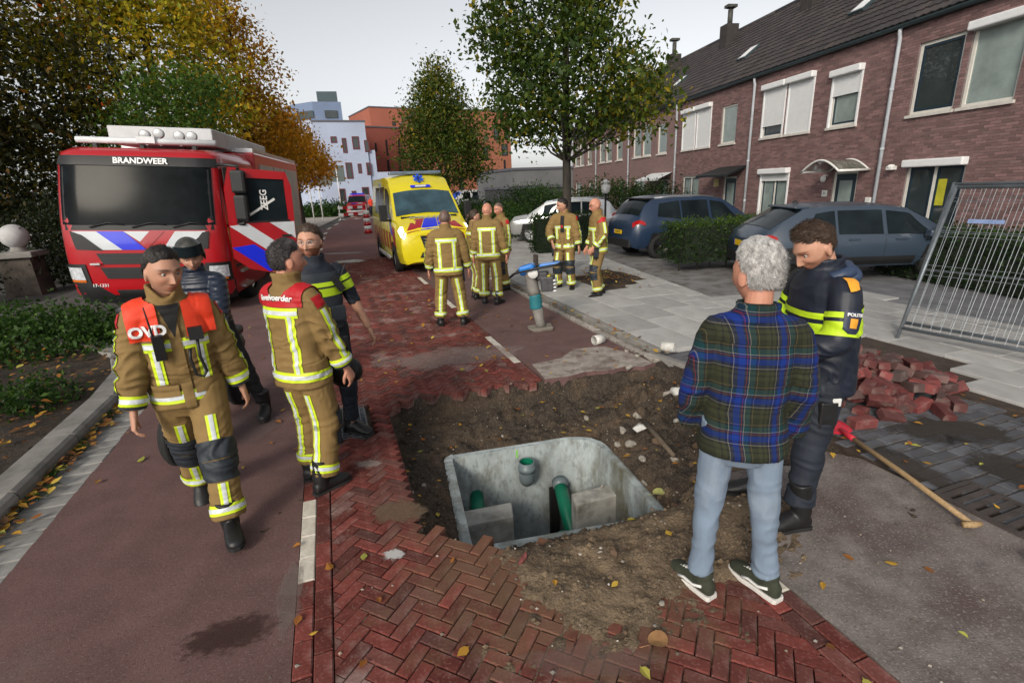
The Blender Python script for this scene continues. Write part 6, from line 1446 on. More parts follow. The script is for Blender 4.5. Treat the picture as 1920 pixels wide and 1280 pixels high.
def hand_mb(b, W, D, Nrm, side, s, curl=.5, grip=None):
    """W wrist, D pointing to the fingers, Nrm palm normal; four unequal fingers and a thumb"""
    D = D.normalized(); X = D.cross(Nrm).normalized() * side; Nrm = X.cross(D).normalized() * side
    palm = []
    for t, w, h in ((-.03, .024, .021), (0, .028, .021), (.03, .037, .018), (.06, .042, .0165), (.088, .041, .014), (.096, .034, .010)):
        palm.append(ring(W + D * t * s, X, Nrm, w * s, h * s, 14))
    b.rings(palm, cap=True)
    for i, (off, l, r) in enumerate(((.031, .070, .0088), (.0105, .080, .0092), (-.0105, .073, .0088), (-.031, .058, .0078))):
        p = W + D * .084 * s + X * off * s; d = (D + X * off * 2.0).normalized(); pts = [p - D * .015 * s, p]; c = curl * (1 + .12 * i)
        for k, fr in enumerate((.45, .32, .25)):
            a = c * (.6, .95, .6)[k]; d = (d * cos(a) + Nrm * sin(a)).normalized(); p = p + d * l * fr * s; pts.append(p)
        b.tube(pts, [r * s, r * s, r * .95 * s, r * .88 * s, r * .7 * s], 9)
    p = W + D * .02 * s + X * .024 * s; d = (D * .62 + X * .62 + Nrm * .35).normalized(); pts = [p, p + d * .036 * s]; d = (D * .85 + X * .28 + Nrm * .4).normalized(); pts.append(pts[-1] + d * .032 * s); d = (D * .9 + Nrm * .42).normalized(); pts.append(pts[-1] + d * .026 * s)
    b.tube(pts, [.013 * s, .0125 * s, .0105 * s, .008 * s], 9)
def boot_mb(b, ankle, yaw, pitch, s, wide=1., h=.16):
    R = Euler((pitch, 0, yaw)).to_matrix(); rr = []
    for y, w, zc, hh in ((-.085, .022, -.045, .03), (-.075, .036, -.04, .045), (-.03, .043, -.03, .058), (.04, .043, -.033, .055), (.10, .048, -.045, .043), (.15, .047, -.053, .034), (.185, .036, -.06, .026), (.20, .016, -.066, .016)):
        rr.append([ankle + R @ Vector((w * wide * x_ * s, y * s, (zc + hh * z_) * s)) for x_, z_ in [(sin(2 * pi * k / 14), max(-.85, cos(2 * pi * k / 14))) for k in range(14)]])
    b.rings(rr, cap=True); b.tube([ankle + R @ vec(0, -.02, -.05) * s, ankle + R @ vec(0, -.025, .03) * s, ankle + vec(0, 0, h) * s], [.045 * s * wide, .05 * s * wide, .055 * s * wide], 14)
def sole_mb(ankle, yaw, pitch, s, t=.022):
    b = MB(); R = Euler((pitch, 0, yaw)).to_matrix(); o = [(-.09, .026), (-.08, .038), (-.03, .041), (.03, .042), (.09, .05), (.14, .05), (.18, .04), (.205, .016)]
    P = [(w, y) for y, w in o] + [(-w, y) for y, w in reversed(o)]; vs = [ankle + R @ Vector((x * s, y * s, -.09 * s + dz)) for dz in (0, t) for x, y in P]; n = len(P)
    return b.add(vs, [tuple(range(n - 1, -1, -1)), tuple(range(n, 2 * n))] + [(i, (i + 1) % n, n + (i + 1) % n, n + i) for i in range(n)])

def person(label, loc, face, h=1.82, pose=None, outfit='fire', hair=None, skin=SK1, head=(0, 0, 0), vox=.009, group=None, bulk=1., beard=None, brow=(.25, .18, .15), opts=()):
    """face: heading in degrees (0 = +Y, clockwise). Local frame: x = the person's right, y forward."""
    pose = pose or {}; s = h / 1.82; root = empty('person', (*loc, 0) if len(loc) == 2 else loc, -radians(face), label, 'person', group)
    g = lambda k, d: pose.get(k, d)
    hipz = g('hip', .955) * s; px, py = g('pel', (0, 0)); lean, side, twist = [radians(a) for a in g('lean', (3, 0, 0))]
    PEL = vec(px, py, hipz); RT = Euler((-lean, side, twist)).to_matrix()
    def T(x, y, z):                                   # torso point (height above the hips follows the lean)
        w = min(1, max(0, (z - .90) / .28)); R_ = Euler((-lean * w, side * w, twist * w)).to_matrix() if w < 1 else RT
        return PEL + R_ @ vec(x * s, y * s, (z - .955) * s)
    hipL, hipR = PEL + vec(-.092, 0, 0) * s, PEL + vec(.092, 0, 0) * s
    aL, aR = Vector(g('la', (-.11, .02, .09))) * s, Vector(g('ra', (.11, -.02, .09))) * s
    kL, aL = ik(hipL, aL, .455 * s, .43 * s, Vector(g('lkp', (-.12, 1, 0)))); kR, aR = ik(hipR, aR, .455 * s, .43 * s, Vector(g('rkp', (.12, 1, 0))))
    sw = .178 * bulk
    shL, shR = T(-sw, -.005, 1.465), T(sw, -.005, 1.465)
    wL = PEL + RT @ (Vector(g('lw', (-.30, .06, .86))) - vec(0, 0, .955)) * s; wR = PEL + RT @ (Vector(g('rw', (.30, .06, .86))) - vec(0, 0, .955)) * s
    eL, wL = ik(shL, wL, .295 * s, .27 * s, RT @ Vector(g('lep', (-.4, -1, 0)))); eR, wR = ik(shR, wR, .295 * s, .27 * s, RT @ Vector(g('rep', (.4, -1, 0))))
    hy, hp, hr = [radians(a) for a in head]
    nb = T(0, -.012, 1.53); RH = RT @ Euler((hp, hr, -hy), 'ZXY' if False else 'XYZ').to_matrix() if False else RT @ (Matrix.Rotation(-hy, 3, 'Z') @ Matrix.Rotation(hp, 3, 'X') @ Matrix.Rotation(hr, 3, 'Y'))
    HC = nb + RT @ vec(0, .014, .06) * s + RH @ vec(0, .022, .105) * s; TH = Matrix.Translation(HC) @ RH.to_4x4(); hs = s * 1.12
    X_ = RT @ vec(1, 0, 0); Y_ = RT @ vec(0, 1, 0); Z_ = RT @ vec(0, 0, 1)
    # ---- body (skin): head, neck, trunk, arms and hands, legs: one surface
    b = MB(); head_mb(b, TH, hs)
    b.tube([nb - Z_ * .09 * s, nb + Z_ * .02 * s, HC + RH @ vec(0, -.03, -.06) * s], [.075 * s, .058 * s, .055 * s], 16)
    rr = []
    for z, rx, ry in ((.86, .13, .09), (.95, .145, .10), (1.08, .125, .085), (1.25, .14, .095), (1.40, .15, .09), (1.48, .12, .07), (1.53, .06, .05)): rr.append(ring(T(0, 0, z), X_, Y_, rx * s, ry * s, 20, .9))
    b.rings(rr, cap=True)
    for sh, el, wr in ((shL, eL, wL), (shR, eR, wR)): limb(b, [sh - (sh - T(0, 0, 1.43)) * .35, sh, el, wr], [.045 * s, .05 * s, .046 * s, .030 * s], X_, 12)
    for hp_, kn, an in ((hipL, kL, aL), (hipR, kR, aR)): limb(b, [hp_ + vec(0, 0, .05), kn, an], [.075 * s, .048 * s, .035 * s], X_, 12)
    hL, hR = g('lh', None), g('rh', None); fdL = (wL - eL).normalized(); fdR = (wR - eR).normalized()
    if 'gloves' not in opts:
        if hL != 'hide': hand_mb(b, wL + fdL * .03 * s, (fdL + RT @ Vector(g('lhd', (0, .05, -.1)))).normalized(), RT @ Vector(g('lhn', (1, -.2, 0))), 1, s, g('lc', .45))
        if hR != 'hide': hand_mb(b, wR + fdR * .03 * s, (fdR + RT @ Vector(g('rhd', (0, .05, -.1)))).normalized(), RT @ Vector(g('rhn', (-1, -.2, 0))), -1, s, g('rc', .45))
    me = remesh('body', b, .0043 if vox < .009 else vox * .58, 1); me.materials.append(skin)
    co, no, F = arrays(me); TI = np.array(TH.inverted()); loc_ = (co @ TI[:3, :3].T + TI[:3, 3]) / hs; lx, ly, lz = loc_[:, 0], loc_[:, 1], loc_[:, 2]
    tint = np.ones((len(co), 4), np.float32); near = (np.abs(lx) < .1) & (np.abs(ly) < .14) & (lz > -.14) & (lz < .14); fr = near & (ly > .045)
    def blend(mask, col, k=1.):
        for i in range(3): tint[:, i] = tint[:, i] * (1 - mask * k) + col[i] * mask * k
    G2 = lambda cx, cz, sx, sz: np.exp(-((np.abs(lx) - cx) / sx) ** 2 - ((lz - cz) / sz) ** 2) * fr
    blend(np.clip(G2(0, -.0725, .026, .009) * 1.6, 0, 1), (.82, .52, .50), .8); blend(np.clip(G2(0, -.0722, .024, .002) * 1.4, 0, 1), (.3, .15, .14), .8)
    blend(np.clip(G2(.033, .0235, .019, .0055) * 1.7, 0, 1), brow, .9); blend(np.clip(G2(.033, .002, .020, .010), 0, 1), (.62, .45, .42), .75); blend(np.clip(G2(.033, .0085, .015, .0028) * 1.3, 0, 1), (.25, .17, .15), .8); blend(np.clip(G2(.040, -.03, .02, .018), 0, 1), (1.05, .85, .82), .6)
    if beard is not None:
        jaw = near & (ly > -.005) & (lz < -.038 + np.clip(-(ly - .03), 0, .05) * 1.1) & ~((np.abs(lx) < .023) & (lz > -.083) & (lz < -.06)) & ~((np.abs(lx) < .017) & (lz > -.056))
        blend(jaw.astype(float), beard[0], beard[1])
    at = me.color_attributes.new('tint', 'FLOAT_COLOR', 'POINT'); at.data.foreach_set('color', tint.ravel()); body = link('body', me, root)
    for e_ in (-1, 1):                                # eyes
        c = TH @ (vec(e_ * .0315, .0702, .0) * hs); bb = MB(); bb.sphere(c, .0112 * hs, 12, 8, 0); bb.sphere(c + RH @ vec(e_ * .0005, .0066, 0) * hs, .0058 * hs, 10, 6, 1); eo = bb.build('eye', [mat('eye_white', (.36, .32, .29), rough=.15, var=.05), mat('iris_dark', (.03, .02, .015), rough=.1, var=0)], body)
    # ---- hair: a layer raised off the scalp
    if hair:
        hm, style = hair; P = loc_; base = near | ((np.abs(lx) < .1) & (ly > -.14) & (ly < .14) & (lz > -.12) & (lz < .14))
        hl = .072 - .02 * np.clip((np.abs(lx) - .03) / .03, 0, 1) + .0 * lz         # front hairline height
        lim = np.where(ly > .02, hl, np.where(ly > -.012, .012 + (ly + .012) * 1.45, np.where(ly > -.035, -.002 - .2 * (.035 + ly), -.052)))
        mk = np.clip((lz - lim) / .026, 0, 1) * base; mk = np.where((np.abs(lx) > .069) & (lz < .012) & (np.abs(ly + .012) < .026), 0, mk)
        top = np.clip(lz / .09, 0, 1)
        ln = {'short': .007 + .010 * top, 'buzz': .0025 + 0 * top, 'quiff': .005 + .017 * top * np.clip((ly + .07) / .1, .35, 1), 'crop': .006 + .018 * top, 'bun': .012 + .010 * top, 'long': .014 + .014 * top}[style]
        dsp = vnoise(loc_ * np.array([45, 30, 30])) + .6 * vnoise(loc_ * np.array([120, 45, 45]))
        off = mk * ln * hs * (1 + .35 * dsp); ids = [f for f in F if all(mk[v] > .02 for v in f)]
        used = {}; vs = []; fs = []
        for f in ids:
            q = []
            for v in f:
                if v not in used: used[v] = len(vs); vs.append(co[v] + no[v] * (off[v] + .0006))
                q.append(used[v])
            fs.append(q)
        if fs:
            hb_ = MB(); hb_.add(vs, fs, smooth=True); vs_ = np.array(vs); nst = 4200 if vox < .0095 else 900; uu = list(used); RHn = np.array(RH)
            if style != 'buzz':                       # loose strands over the layer
                flow = RHn @ np.array({'quiff': (.1, -.9, .5), 'crop': (.15, .55, .2), 'short': (0, -.4, -.3), 'bun': (0, -1, .1), 'long': (0, -.6, -.7)}[style]); S = []; SF = []
                for k in range(nst):
                    i = RNG.integers(len(uu)); v = uu[i]; r0 = vs_[i]; d = no[v] * .12 + flow * .8 + RNG.normal(0, .2, 3); d /= np.linalg.norm(d); l = (.006 + ln[v] * .55) * hs * RNG.uniform(.6, 1.2); sd_ = np.cross(d, no[v]); sd_ = sd_ / (np.linalg.norm(sd_) + 1e-6) * .0011 * hs
                    j = len(S); m_ = r0 + d * l * .55 + no[v] * l * .05; S += [r0 - sd_, r0 + sd_, m_ + sd_ * .8, m_ - sd_ * .8, r0 + d * l]; SF += [(j, j + 1, j + 2, j + 3), (j + 3, j + 2, j + 4)]
                hb_.add(S, SF)
            hb_.build('hair', hm, root, fix=False)
        if style == 'bun': bb = MB(); bb.sphere(HC + RH @ vec(0, -.125, .01) * hs, (.04 * hs, .035 * hs, .04 * hs)); bb.tube([HC + RH @ vec(0, -.13, .0) * hs, HC + RH @ vec(.0, -.16, -.06) * hs, HC + RH @ vec(0, -.15, -.13) * hs], [.022, .02, .008], 8); bb.build('ponytail', hm, root)
    # ---- garments
    K = dict(fire=dict(jr=(.20, .135), sl=(.088, .078, .070, .062), lr=(.114, .096, .088, .092), hem=.83, coll=.085), police=dict(jr=(.175, .125), sl=(.066, .056, .05, .046), lr=(.105, .078, .062, .06), hem=.93, coll=.06), policejk=dict(jr=(.195, .14), sl=(.078, .07, .062, .056), lr=(.108, .085, .074, .085), hem=.84, coll=.075),
             plaid=dict(jr=(.195, .135), sl=(.077, .068, .062, .056), lr=(.087, .068, .056, .062), hem=.865, coll=.038), puffer=dict(jr=(.21, .15), sl=(.085, .075, .07, .06), lr=(.108, .08, .065, .06), hem=.86, coll=.07))[outfit]
    jm, tm = dict(fire=('turnout', 'turnout'), police=('navy_cloth', 'navy_cloth'), policejk=('navy_jacket', 'navy_cloth'), plaid=('plaid_cloth', 'denim'), puffer=('puffer_cloth', 'black_cloth'))[outfit]
    jx, jy = K['jr'][0] * bulk, K['jr'][1] * bulk; hem = g('hem', K['hem'])
    b = MB(); rr = []; hk = {'plaid': 1.15, 'fire': 1.07}.get(outfit, 1.0)
    for z, kx, ky in ((hem, hk, hk + .07), (hem + .02, hk + .01, hk + .08), (.95, .98 if hk < 1.05 else hk - .05, 1.05), (1.08, .96, 1.0), (1.22, 1.0, 1.04), (1.35, 1.03, 1.04), (1.44, 1.0, .92), (1.49, .84, .78), (1.525, .58, .68), (1.55, .44, .62)): rr.append(ring(T(0, .006 * (z < 1.2), z), X_ if z > .95 else vec(1, 0, 0), Y_ if z > .95 else vec(0, 1, 0), jx * kx * s, jy * ky * s, 30, .86))
    b.rings(rr, cap=True)
    short = outfit == 'police'
    for sg, sh, el, wr in ((-1, shL, eL, wL), (1, shR, eR, wR)):
        r = [q * s * (1 + (bulk - 1) * .5) for q in K['sl']]; inn_ = sh - (sh - T(0, 0, 1.42)) * .45
        if short: limb(b, [inn_, sh + (el - sh) * .05, sh.lerp(el, .95), el + (wr - el) * .12], [r[0] * 1.05, r[0], r[1], r[1] * .96], X_, 16)
        else: limb(b, [inn_, sh + (el - sh) * .08, el, wr - (wr - el) * .02], [r[0] * 1.1, r[0], r[1], r[3]], X_, 16); 
    if outfit in ('fire', 'policejk', 'puffer', 'police', 'plaid'):
        cr = []; ch = K['coll']; open_ = 'open_collar' in opts
        for z, r_ in ((1.50, .098), (1.535, .088), (1.535 + ch * .6, .086), (1.535 + ch, .090), (1.537 + ch, .076), (1.53, .070)): cr.append(ring(T(0, -.004 - .012 * (z - 1.5), z), X_, Y_, r_ * s, r_ * 1.08 * s, 26))
        if open_:                                      # front of the collar folded open
            for q in cr[2:5]:
                for i in range(26):
                    a = 2 * pi * i / 26; fz = max(0, cos(a)) ** 4; q[i] = q[i] - Z_ * .075 * fz * s + Y_ * .012 * fz * s
        b.rings(cr, cap=False); b.rings([cr[-1], cr[0]], cap=False)
    dist = lambda C, e2: np.linalg.norm(C - np.array(e2), axis=1)
    def jw(C):
        k = .4 + .5 * np.exp(-((C[:, 2] - 1.02 * s) / .12) ** 2)
        for e2 in (eL, eR): k = k + 1.0 * np.exp(-(dist(C, e2) / (.16 * s)) ** 2)
        return np.minimum(k, 1.3)
    folds = {'fire': .010, 'police': .004, 'policejk': .0075, 'plaid': .005, 'puffer': .004}[outfit]
    jme = remesh('jacket', b, vox, 2, folds, (6, 6, 20), jw, seed=loc[0] * 3.1)
    jme.materials.append(MATS[jm]); jk = link('jacket', jme, root)
    bones = dict(torso=[T(0, 0, .8), T(0, 0, 1.5)], la=[shL, eL, wL], ra=[shR, eR, wR])
    JC = Cloth(jme, bones)
    b = MB(); lr = [q * s for q in K['lr']]
    rr = [ring(T(0, 0, z), vec(1, 0, 0), vec(0, 1, 0), rx * s, ry * s, 26, .9) for z, rx, ry in [(z_, a_ * min(1, bulk + .02) * (.9 if outfit == 'plaid' else 1) * (.72 if outfit == 'plaid' and z_ > 1 else 1), b_ * (.88 if outfit == 'plaid' else 1) * (.8 if outfit == 'plaid' and z_ > 1 else 1)) for z_, a_, b_ in ((.80, .12, .095), (.86, .165, .12), (.95, .172, .122), (1.06, .155, .108), (1.14, .14, .095))]]; b.rings(rr, cap=True)
    low = {'fire': .055, 'plaid': .045, 'police': .06, 'policejk': .085, 'puffer': .06}[outfit]
    for hp_, kn, an, sg in ((hipL, kL, aL, -1), (hipR, kR, aR, 1)):
        d = (kn - an).normalized(); end = an + d * low * s - vec(0, 0, .01)
        limb(b, [hp_ + vec(sg * .005, 0, .06), hp_.lerp(kn, .45), kn, kn.lerp(an, .6), end], [lr[0], (lr[0] + lr[1]) / 2 * 1.02, lr[1], lr[2], lr[3]], vec(1, 0, 0), 18)
    def tw(C):
        k = .35
        for e2 in (kL, kR): k = k + .9 * np.exp(-(dist(C, e2) / (.16 * s)) ** 2)
        for e2 in (aL, aR): k = k + .9 * np.exp(-(dist(C, e2) / (.2 * s)) ** 2)
        return np.minimum(k, 1.2)
    tme = remesh('trousers', b, vox, 2, {'police': .004, 'plaid': .006}.get(outfit, .009), (5, 5, 19) if outfit != 'plaid' else (8, 8, 14), tw, seed=loc[0] * 1.7 + 5); tme.materials.append(MATS[tm]); tr = link('trousers', tme, root)
    TC = Cloth(tme, dict(ll=[hipL, kL, aL], rl=[hipR, kR, aR]))
    for nm, an, yaw, pit in (('L', aL, g('lfy', -8), g('lfp', 0)), ('R', aR, g('rfy', 8), g('rfp', 0))):
        b = MB(); boot_mb(b, an, radians(-yaw), radians(pit), s * 1.04, 1.1 if outfit != 'plaid' else .95, {'plaid': .03, 'policejk': .22}.get(outfit, .16))
        bm_ = MATS['boot_black'] if outfit != 'plaid' else mat('suede_green', (.03, .035, .022), rough=.9, var=.2, vs=20)
        ob = link('boot' if outfit != 'plaid' else 'shoe', remesh('boot', b, min(vox, .008), 2), root); ob.data.materials.append(bm_)
        sole_mb(an, radians(-yaw), radians(pit), s * 1.06, .028 if outfit == 'plaid' else .022).build('sole', mat('sole_white', (.6, .58, .55), rough=.7, var=.12, vs=10) if outfit == 'plaid' else M_rub, ob, bevel=.004)
        if outfit == 'plaid':
            R = Euler((radians(pit), 0, radians(-yaw))).to_matrix()
            for k in range(5): bb = MB(); c = an + R @ vec(0, .055 + .018 * k, .012 - .0085 * k) * s; bb.box(c, (.055 - .004 * k, .011, .010), R @ Euler((-.45, 0, 0)).to_matrix()); bb.build('lace', M_plastic, ob)
            for s2 in (-1, 1): bb = MB(); bb.tube([an + R @ vec(s2 * .045, -.05, -.02) * s, an + R @ vec(s2 * .0465, .0, -.045) * s, an + R @ vec(s2 * .050, .06, -.04) * s, an + R @ vec(s2 * .049, .10, -.055) * s], .008, 6); bb.build('side_stripe', M_plastic, ob)
    I = dict(root=root, JC=JC, TC=TC, T=T, X=X_, Y=Y_, Z=Z_, s=s, jx=jx, jy=jy, shL=shL, shR=shR, eL=eL, eR=eR, wL=wL, wR=wR, kL=kL, kR=kR, aL=aL, aR=aR, hipL=hipL, hipR=hipR, HC=HC, RH=RH, hem=hem, body=body, jk=jk, tr=tr, nb=nb, hs=hs, TH=TH)
    if outfit == 'fire': turnout_trim(I, opts)
    return I
def turnout_trim(I, opts):
    JC, TC, T, X, Y, Z, s = [I[k] for k in ('JC', 'TC', 'T', 'X', 'Y', 'Z', 's')]; jk, tr = I['jk'], I['tr']; w = .068 * s
    O = T(0, 0, 1.2); xp = [(O + X * .165 * s, -X), (O - X * .165 * s, X)]
    JC.tape('torso', T(0, 0, I['hem'] + .085), vec(0, 0, 1) if False else Z, w, [], jk)                        # hem band
    JC.tape('torso', T(0, 0, 1.285), Z, w, [(O, Y)] + xp, jk, name='chest_tape'); JC.tape('torso', T(0, 0, 1.365), Z, w, [(O, -Y)] + xp, jk, name='back_tape')
    for sg in (-1, 1):
        JC.tape('torso', T(sg * .115, 0, 1.1), X, w * .85, [(O, Y), (T(0, 0, I['hem'] + .11), Z), (T(0, 0, 1.262), -Z)], jk, .0055, name='front_tape')
        JC.tape('torso', T(sg * .115, 0, 1.1), X, w * .85, [(O, -Y), (T(0, 0, I['hem'] + .11), Z), (T(0, 0, 1.345), -Z)], jk, .0055, name='back_upright_tape')
    for part, sg, sh, el, wr in (('la', -1, I['shL'], I['eL'], I['wL']), ('ra', 1, I['shR'], I['eR'], I['wR'])):
        d2 = (wr - el).normalized(); JC.tape(part, el.lerp(wr, .78), d2, w * .9, [(el.lerp(wr, .5), d2)], jk, name='cuff_tape')
        d1 = (el - sh).normalized(); out = (X * sg - d1 * (X * sg).dot(d1)).normalized(); tg = d1.cross(out)
        JC.tape(part, sh, tg, w * .8, [(sh + d1 * .10 * s, d1), (el, -d1), (sh, out)], jk, name='sleeve_tape')
        out = (X * sg - d2 * (X * sg).dot(d2)).normalized(); tg = d2.cross(out); JC.tape(part, el, tg, w * .8, [(el, d2), (el.lerp(wr, .68), -d2), (el, out)], jk, name='sleeve_tape')
        o_ = JC.cut('shoulder_badge', part, [(sh + d1 * .005 * s, d1), (sh + d1 * .085 * s, -d1), (sh + tg * .04 * s, -tg), (sh - tg * .04 * s, tg), (sh, X * sg)], MATS['vest_red'], jk, .006)
        JC.cut('cuff_strap', part, [(el.lerp(wr, .90), d2), (el.lerp(wr, .96), -d2), (el, Y)], MATS['knee_pad'], jk, .006)
    for part, sg, hp_, kn, an in (('ll', -1, I['hipL'], I['kL'], I['aL']), ('rl', 1, I['hipR'], I['kR'], I['aR'])):
        d1 = (kn - hp_).normalized(); d2 = (an - kn).normalized(); f = vec(0, 1, 0); f1 = (f - d1 * f.dot(d1)).normalized(); f2 = (f - d2 * f.dot(d2)).normalized(); t1 = d1.cross(f1); t2 = d2.cross(f2)
        c1 = hp_ + t1 * 0.0; w2 = w * .85
        TC.tape(part, hp_, t1, w2, [(hp_ + d1 * .20 * s, d1), (kn - d1 * .10 * s, -d1), (hp_, f1)], tr, name='thigh_tape'); TC.tape(part, hp_, t1, w2, [(hp_ + d1 * .17 * s, d1), (kn + d1 * .0, -d1), (hp_, -f1)], tr, name='thigh_back_tape')
        TC.tape(part, kn, t2, w2, [(kn + d2 * .16 * s, d2), (an - d2 * .13 * s, -d2), (kn, f2)], tr, name='shin_tape'); TC.tape(part, kn, t2, w2, [(kn, d2), (an - d2 * .13 * s, -d2), (kn, -f2)], tr, name='shin_back_tape')
        TC.tape(part, an - d2 * .105 * s, d2, w * .9, [(kn, d2)], tr, name='ankle_tape')
        if 'nopads' not in opts:
            TC.cut('knee_pad', part, [(kn - d1 * .10 * s, d1), (hp_, f1 * .9 + d1 * 0)] + [(kn + d1 * .02 * s, -d1)], MATS['knee_pad'], tr, .007); TC.cut('knee_pad', part, [(kn + d1 * .018 * s, d2), (kn + d2 * .15 * s, -d2), (kn, f2)], MATS['knee_pad'], tr, .007)
    # pocket flaps, storm flap
    if 'back' not in opts:
        for sg in (-1, 1):
            JC.cut('pocket_flap', 'torso', [(T(sg * .05, 0, 1), X * sg), (T(sg * .17, 0, 1), -X * sg), (T(0, 0, 1.31), Z), (T(0, 0, 1.38), -Z), (O, Y)], MATS['turnout'], jk, .012)
            JC.cut('pocket_flap', 'torso', [(T(sg * .04, 0, 1), X * sg), (T(sg * .175, 0, 1), -X * sg), (T(0, 0, .97), Z), (T(0, 0, 1.05), -Z), (O, Y)], MATS['turnout'], jk, .014)
        JC.cut('storm_flap', 'torso', [(T(-.028, 0, 1), X), (T(.028, 0, 1), -X), (T(0, 0, .80), Z), (T(0, 0, 1.44), -Z), (O, Y)], MATS['turnout'], jk, .011)
# plaid shirt cloth: coloured bands crossing in the shirt's own coordinates
def plaid_mat():
    m = mat('plaid_cloth', (.03, .035, .02), rough=.9, var=0, bump=.001, bs=220); N, L, B = nodes_of(m)
    tc = N.new('ShaderNodeTexCoord'); sp = N.new('ShaderNodeSeparateXYZ'); L.new(tc.outputs['Object'], sp.inputs[0])
    def bands(sock, per, off):
        a = N.new('ShaderNodeMath'); a.operation = 'MULTIPLY_ADD'; a.inputs[1].default_value = 1 / per; a.inputs[2].default_value = off; L.new(sock, a.inputs[0]); f = N.new('ShaderNodeMath'); f.operation = 'FRACT'; L.new(a.outputs[0], f.inputs[0])
        r = N.new('ShaderNodeValToRGB'); r.color_ramp.interpolation = 'CONSTANT'; cr = r.color_ramp
        cols = [(0, (.022, .026, .012)), (.14, (.05, .055, .026)), (.24, (.012, .014, .012)), (.28, (.05, .055, .026)), (.36, (.012, .014, .02)), (.42, (.35, .32, .25)), (.435, (.010, .02, .09)), (.52, (.012, .05, .35)), (.66, (.010, .02, .09)), (.70, (.30, .05, .06)), (.715, (.010, .02, .09)), (.76, (.4, .38, .34)), (.775, (.008, .06, .07)), (.90, (.012, .014, .012)), (.95, (.20, .16, .08)), (.965, (.022, .026, .012))]
        while len(cr.elements) < len(cols): cr.elements.new(.5)
        for e_, (p, c) in zip(cr.elements, cols): e_.position = p; e_.color = (*c, 1)
        L.new(f.outputs[0], r.inputs[0]); return r.outputs[0]
    ax = N.new('ShaderNodeMath'); ax.operation = 'ADD'; my = N.new('ShaderNodeMath'); my.operation = 'MULTIPLY'; my.inputs[1].default_value = .55; L.new(sp.outputs['Y'], my.inputs[0]); L.new(sp.outputs['X'], ax.inputs[0]); L.new(my.outputs[0], ax.inputs[1])
    c1 = bands(ax.outputs[0], .165, .3); c2 = bands(sp.outputs['Z'], .18, .12); mx = N.new('ShaderNodeMix'); mx.data_type = 'RGBA'; mx.inputs['Factor'].default_value = .5; L.new(c1, mx.inputs['A']); L.new(c2, mx.inputs['B'])
    gm = N.new('ShaderNodeHueSaturation'); gm.inputs['Saturation'].default_value = 1.15; gm.inputs['Value'].default_value = .5; L.new(mx.outputs['Result'], gm.inputs['Color']); L.new(gm.outputs[0], B.inputs['Base Color'])
plaid_mat()
m = mat('puffer_cloth', (.012, .018, .035), rough=.4, var=.2, vs=6)
N, L, B = nodes_of(m); wv = N.new('ShaderNodeTexWave'); wv.bands_direction = 'Z'; wv.inputs['Scale'].default_value = 6; tc = N.new('ShaderNodeTexCoord'); L.new(tc.outputs['Object'], wv.inputs[0]); bp = N.new('ShaderNodeBump'); bp.inputs['Distance'].default_value = .006; L.new(wv.outputs[1], bp.inputs['Height']); L.new(bp.outputs[0], B.inputs['Normal'])
H_dark = hair_mat('hair_dark', (.012, .009, .008)); H_brown = hair_mat('hair_brown', (.045, .026, .016)); H_grey = hair_mat('hair_white', (.42, .41, .40), (.30, .29, .28)); H_sp = hair_mat('hair_salt', (.035, .03, .03), (.12, .11, .11)); H_stub = hair_mat('hair_stubble', (.13, .085, .07))
STUB = ((.62, .55, .55), .55)
def toward(p, q): return math.degrees(atan2(q[0] - p[0], q[1] - p[1]))
M_radio = mat('radio_black', (.012, .012, .013), rough=.45, var=.2); M_yhose = mat('yellow_gear', (.5, .4, .03), rough=.5, var=.15)
def wl(I, p): return I['root'].matrix_basis.inverted() @ Vector(p)
def wrapped(I, off):
    me = I['jk'].data
    return BVHTree.FromPolygons([v.co + v.normal * off for v in me.vertices], [tuple(p.vertices) for p in me.polygons])
# 1 walking duty officer
p1 = (-2.08, 3.02)
I = person('smiling firefighter in an orange OVD yoke walking towards the camera', p1, 150, 1.86, dict(hip=.94, hem=.875, la=(-.07, .32, .09), ra=(.09, -.36, .13), lfp=6, rfp=-28, lw=(-.29, .02, .89), rw=(.30, .10, .85), lfy=-4, rfy=6, rc=.7, lc=.6, lean=(4, 0, 3)),
           'fire', (H_dark, 'quiff'), SK3, (-24, -4, -4), .0085, opts=('open_collar',), brow=(.10, .07, .06), beard=((.7, .66, .66), .4), bulk=.93)
T, X, Y, Z, s, JC, jk = [I[k] for k in ('T', 'X', 'Y', 'Z', 's', 'JC', 'jk')]
def neck_filter(I):
    c = np.array(I['nb']); z = np.array(I['Z'])
    return lambda C: np.linalg.norm((C - c) - ((C - c) @ z)[:, None] * z, axis=1) > .112 * I['s']
off_neck = neck_filter(I)
for sg in (-1, 1):
    JC.cut('yoke_panel', None, [(T(sg * .062, 0, 1.4), X * sg), (T(sg * .215, 0, 1.4), -X * sg), (T(0, 0, 1.325), Z), (T(0, .0, 1.4), Y)], MATS['vest_orange'], jk, .016, extra=off_neck)
    JC.cut('yoke_panel', None, [(T(sg * .0, 0, 1.4), X * sg), (T(sg * .215, 0, 1.4), -X * sg), (T(0, 0, 1.30), Z), (T(0, .003, 1.4), -Y), (T(0, 0, 1.555), -Z)], MATS['vest_orange'], jk, .016, extra=off_neck)
text('lettering', 'OVD', .085 * s, M_wtxt, jk, T(.125, .155, 1.385), (radians(84), 0, pi - .1), bold=.004, ext=.004, wrap=wrapped(I, .02))
b = MB(); c = T(.085, .165, 1.29); b.box(c, (.055, .035, .15), (radians(-6), 0, radians(8))); b.tube([c + Z * .07 + X * .015, c + Z * .25 + X * .025], [.007, .004], 6); b.build('radio', M_radio, jk, bevel=.006)
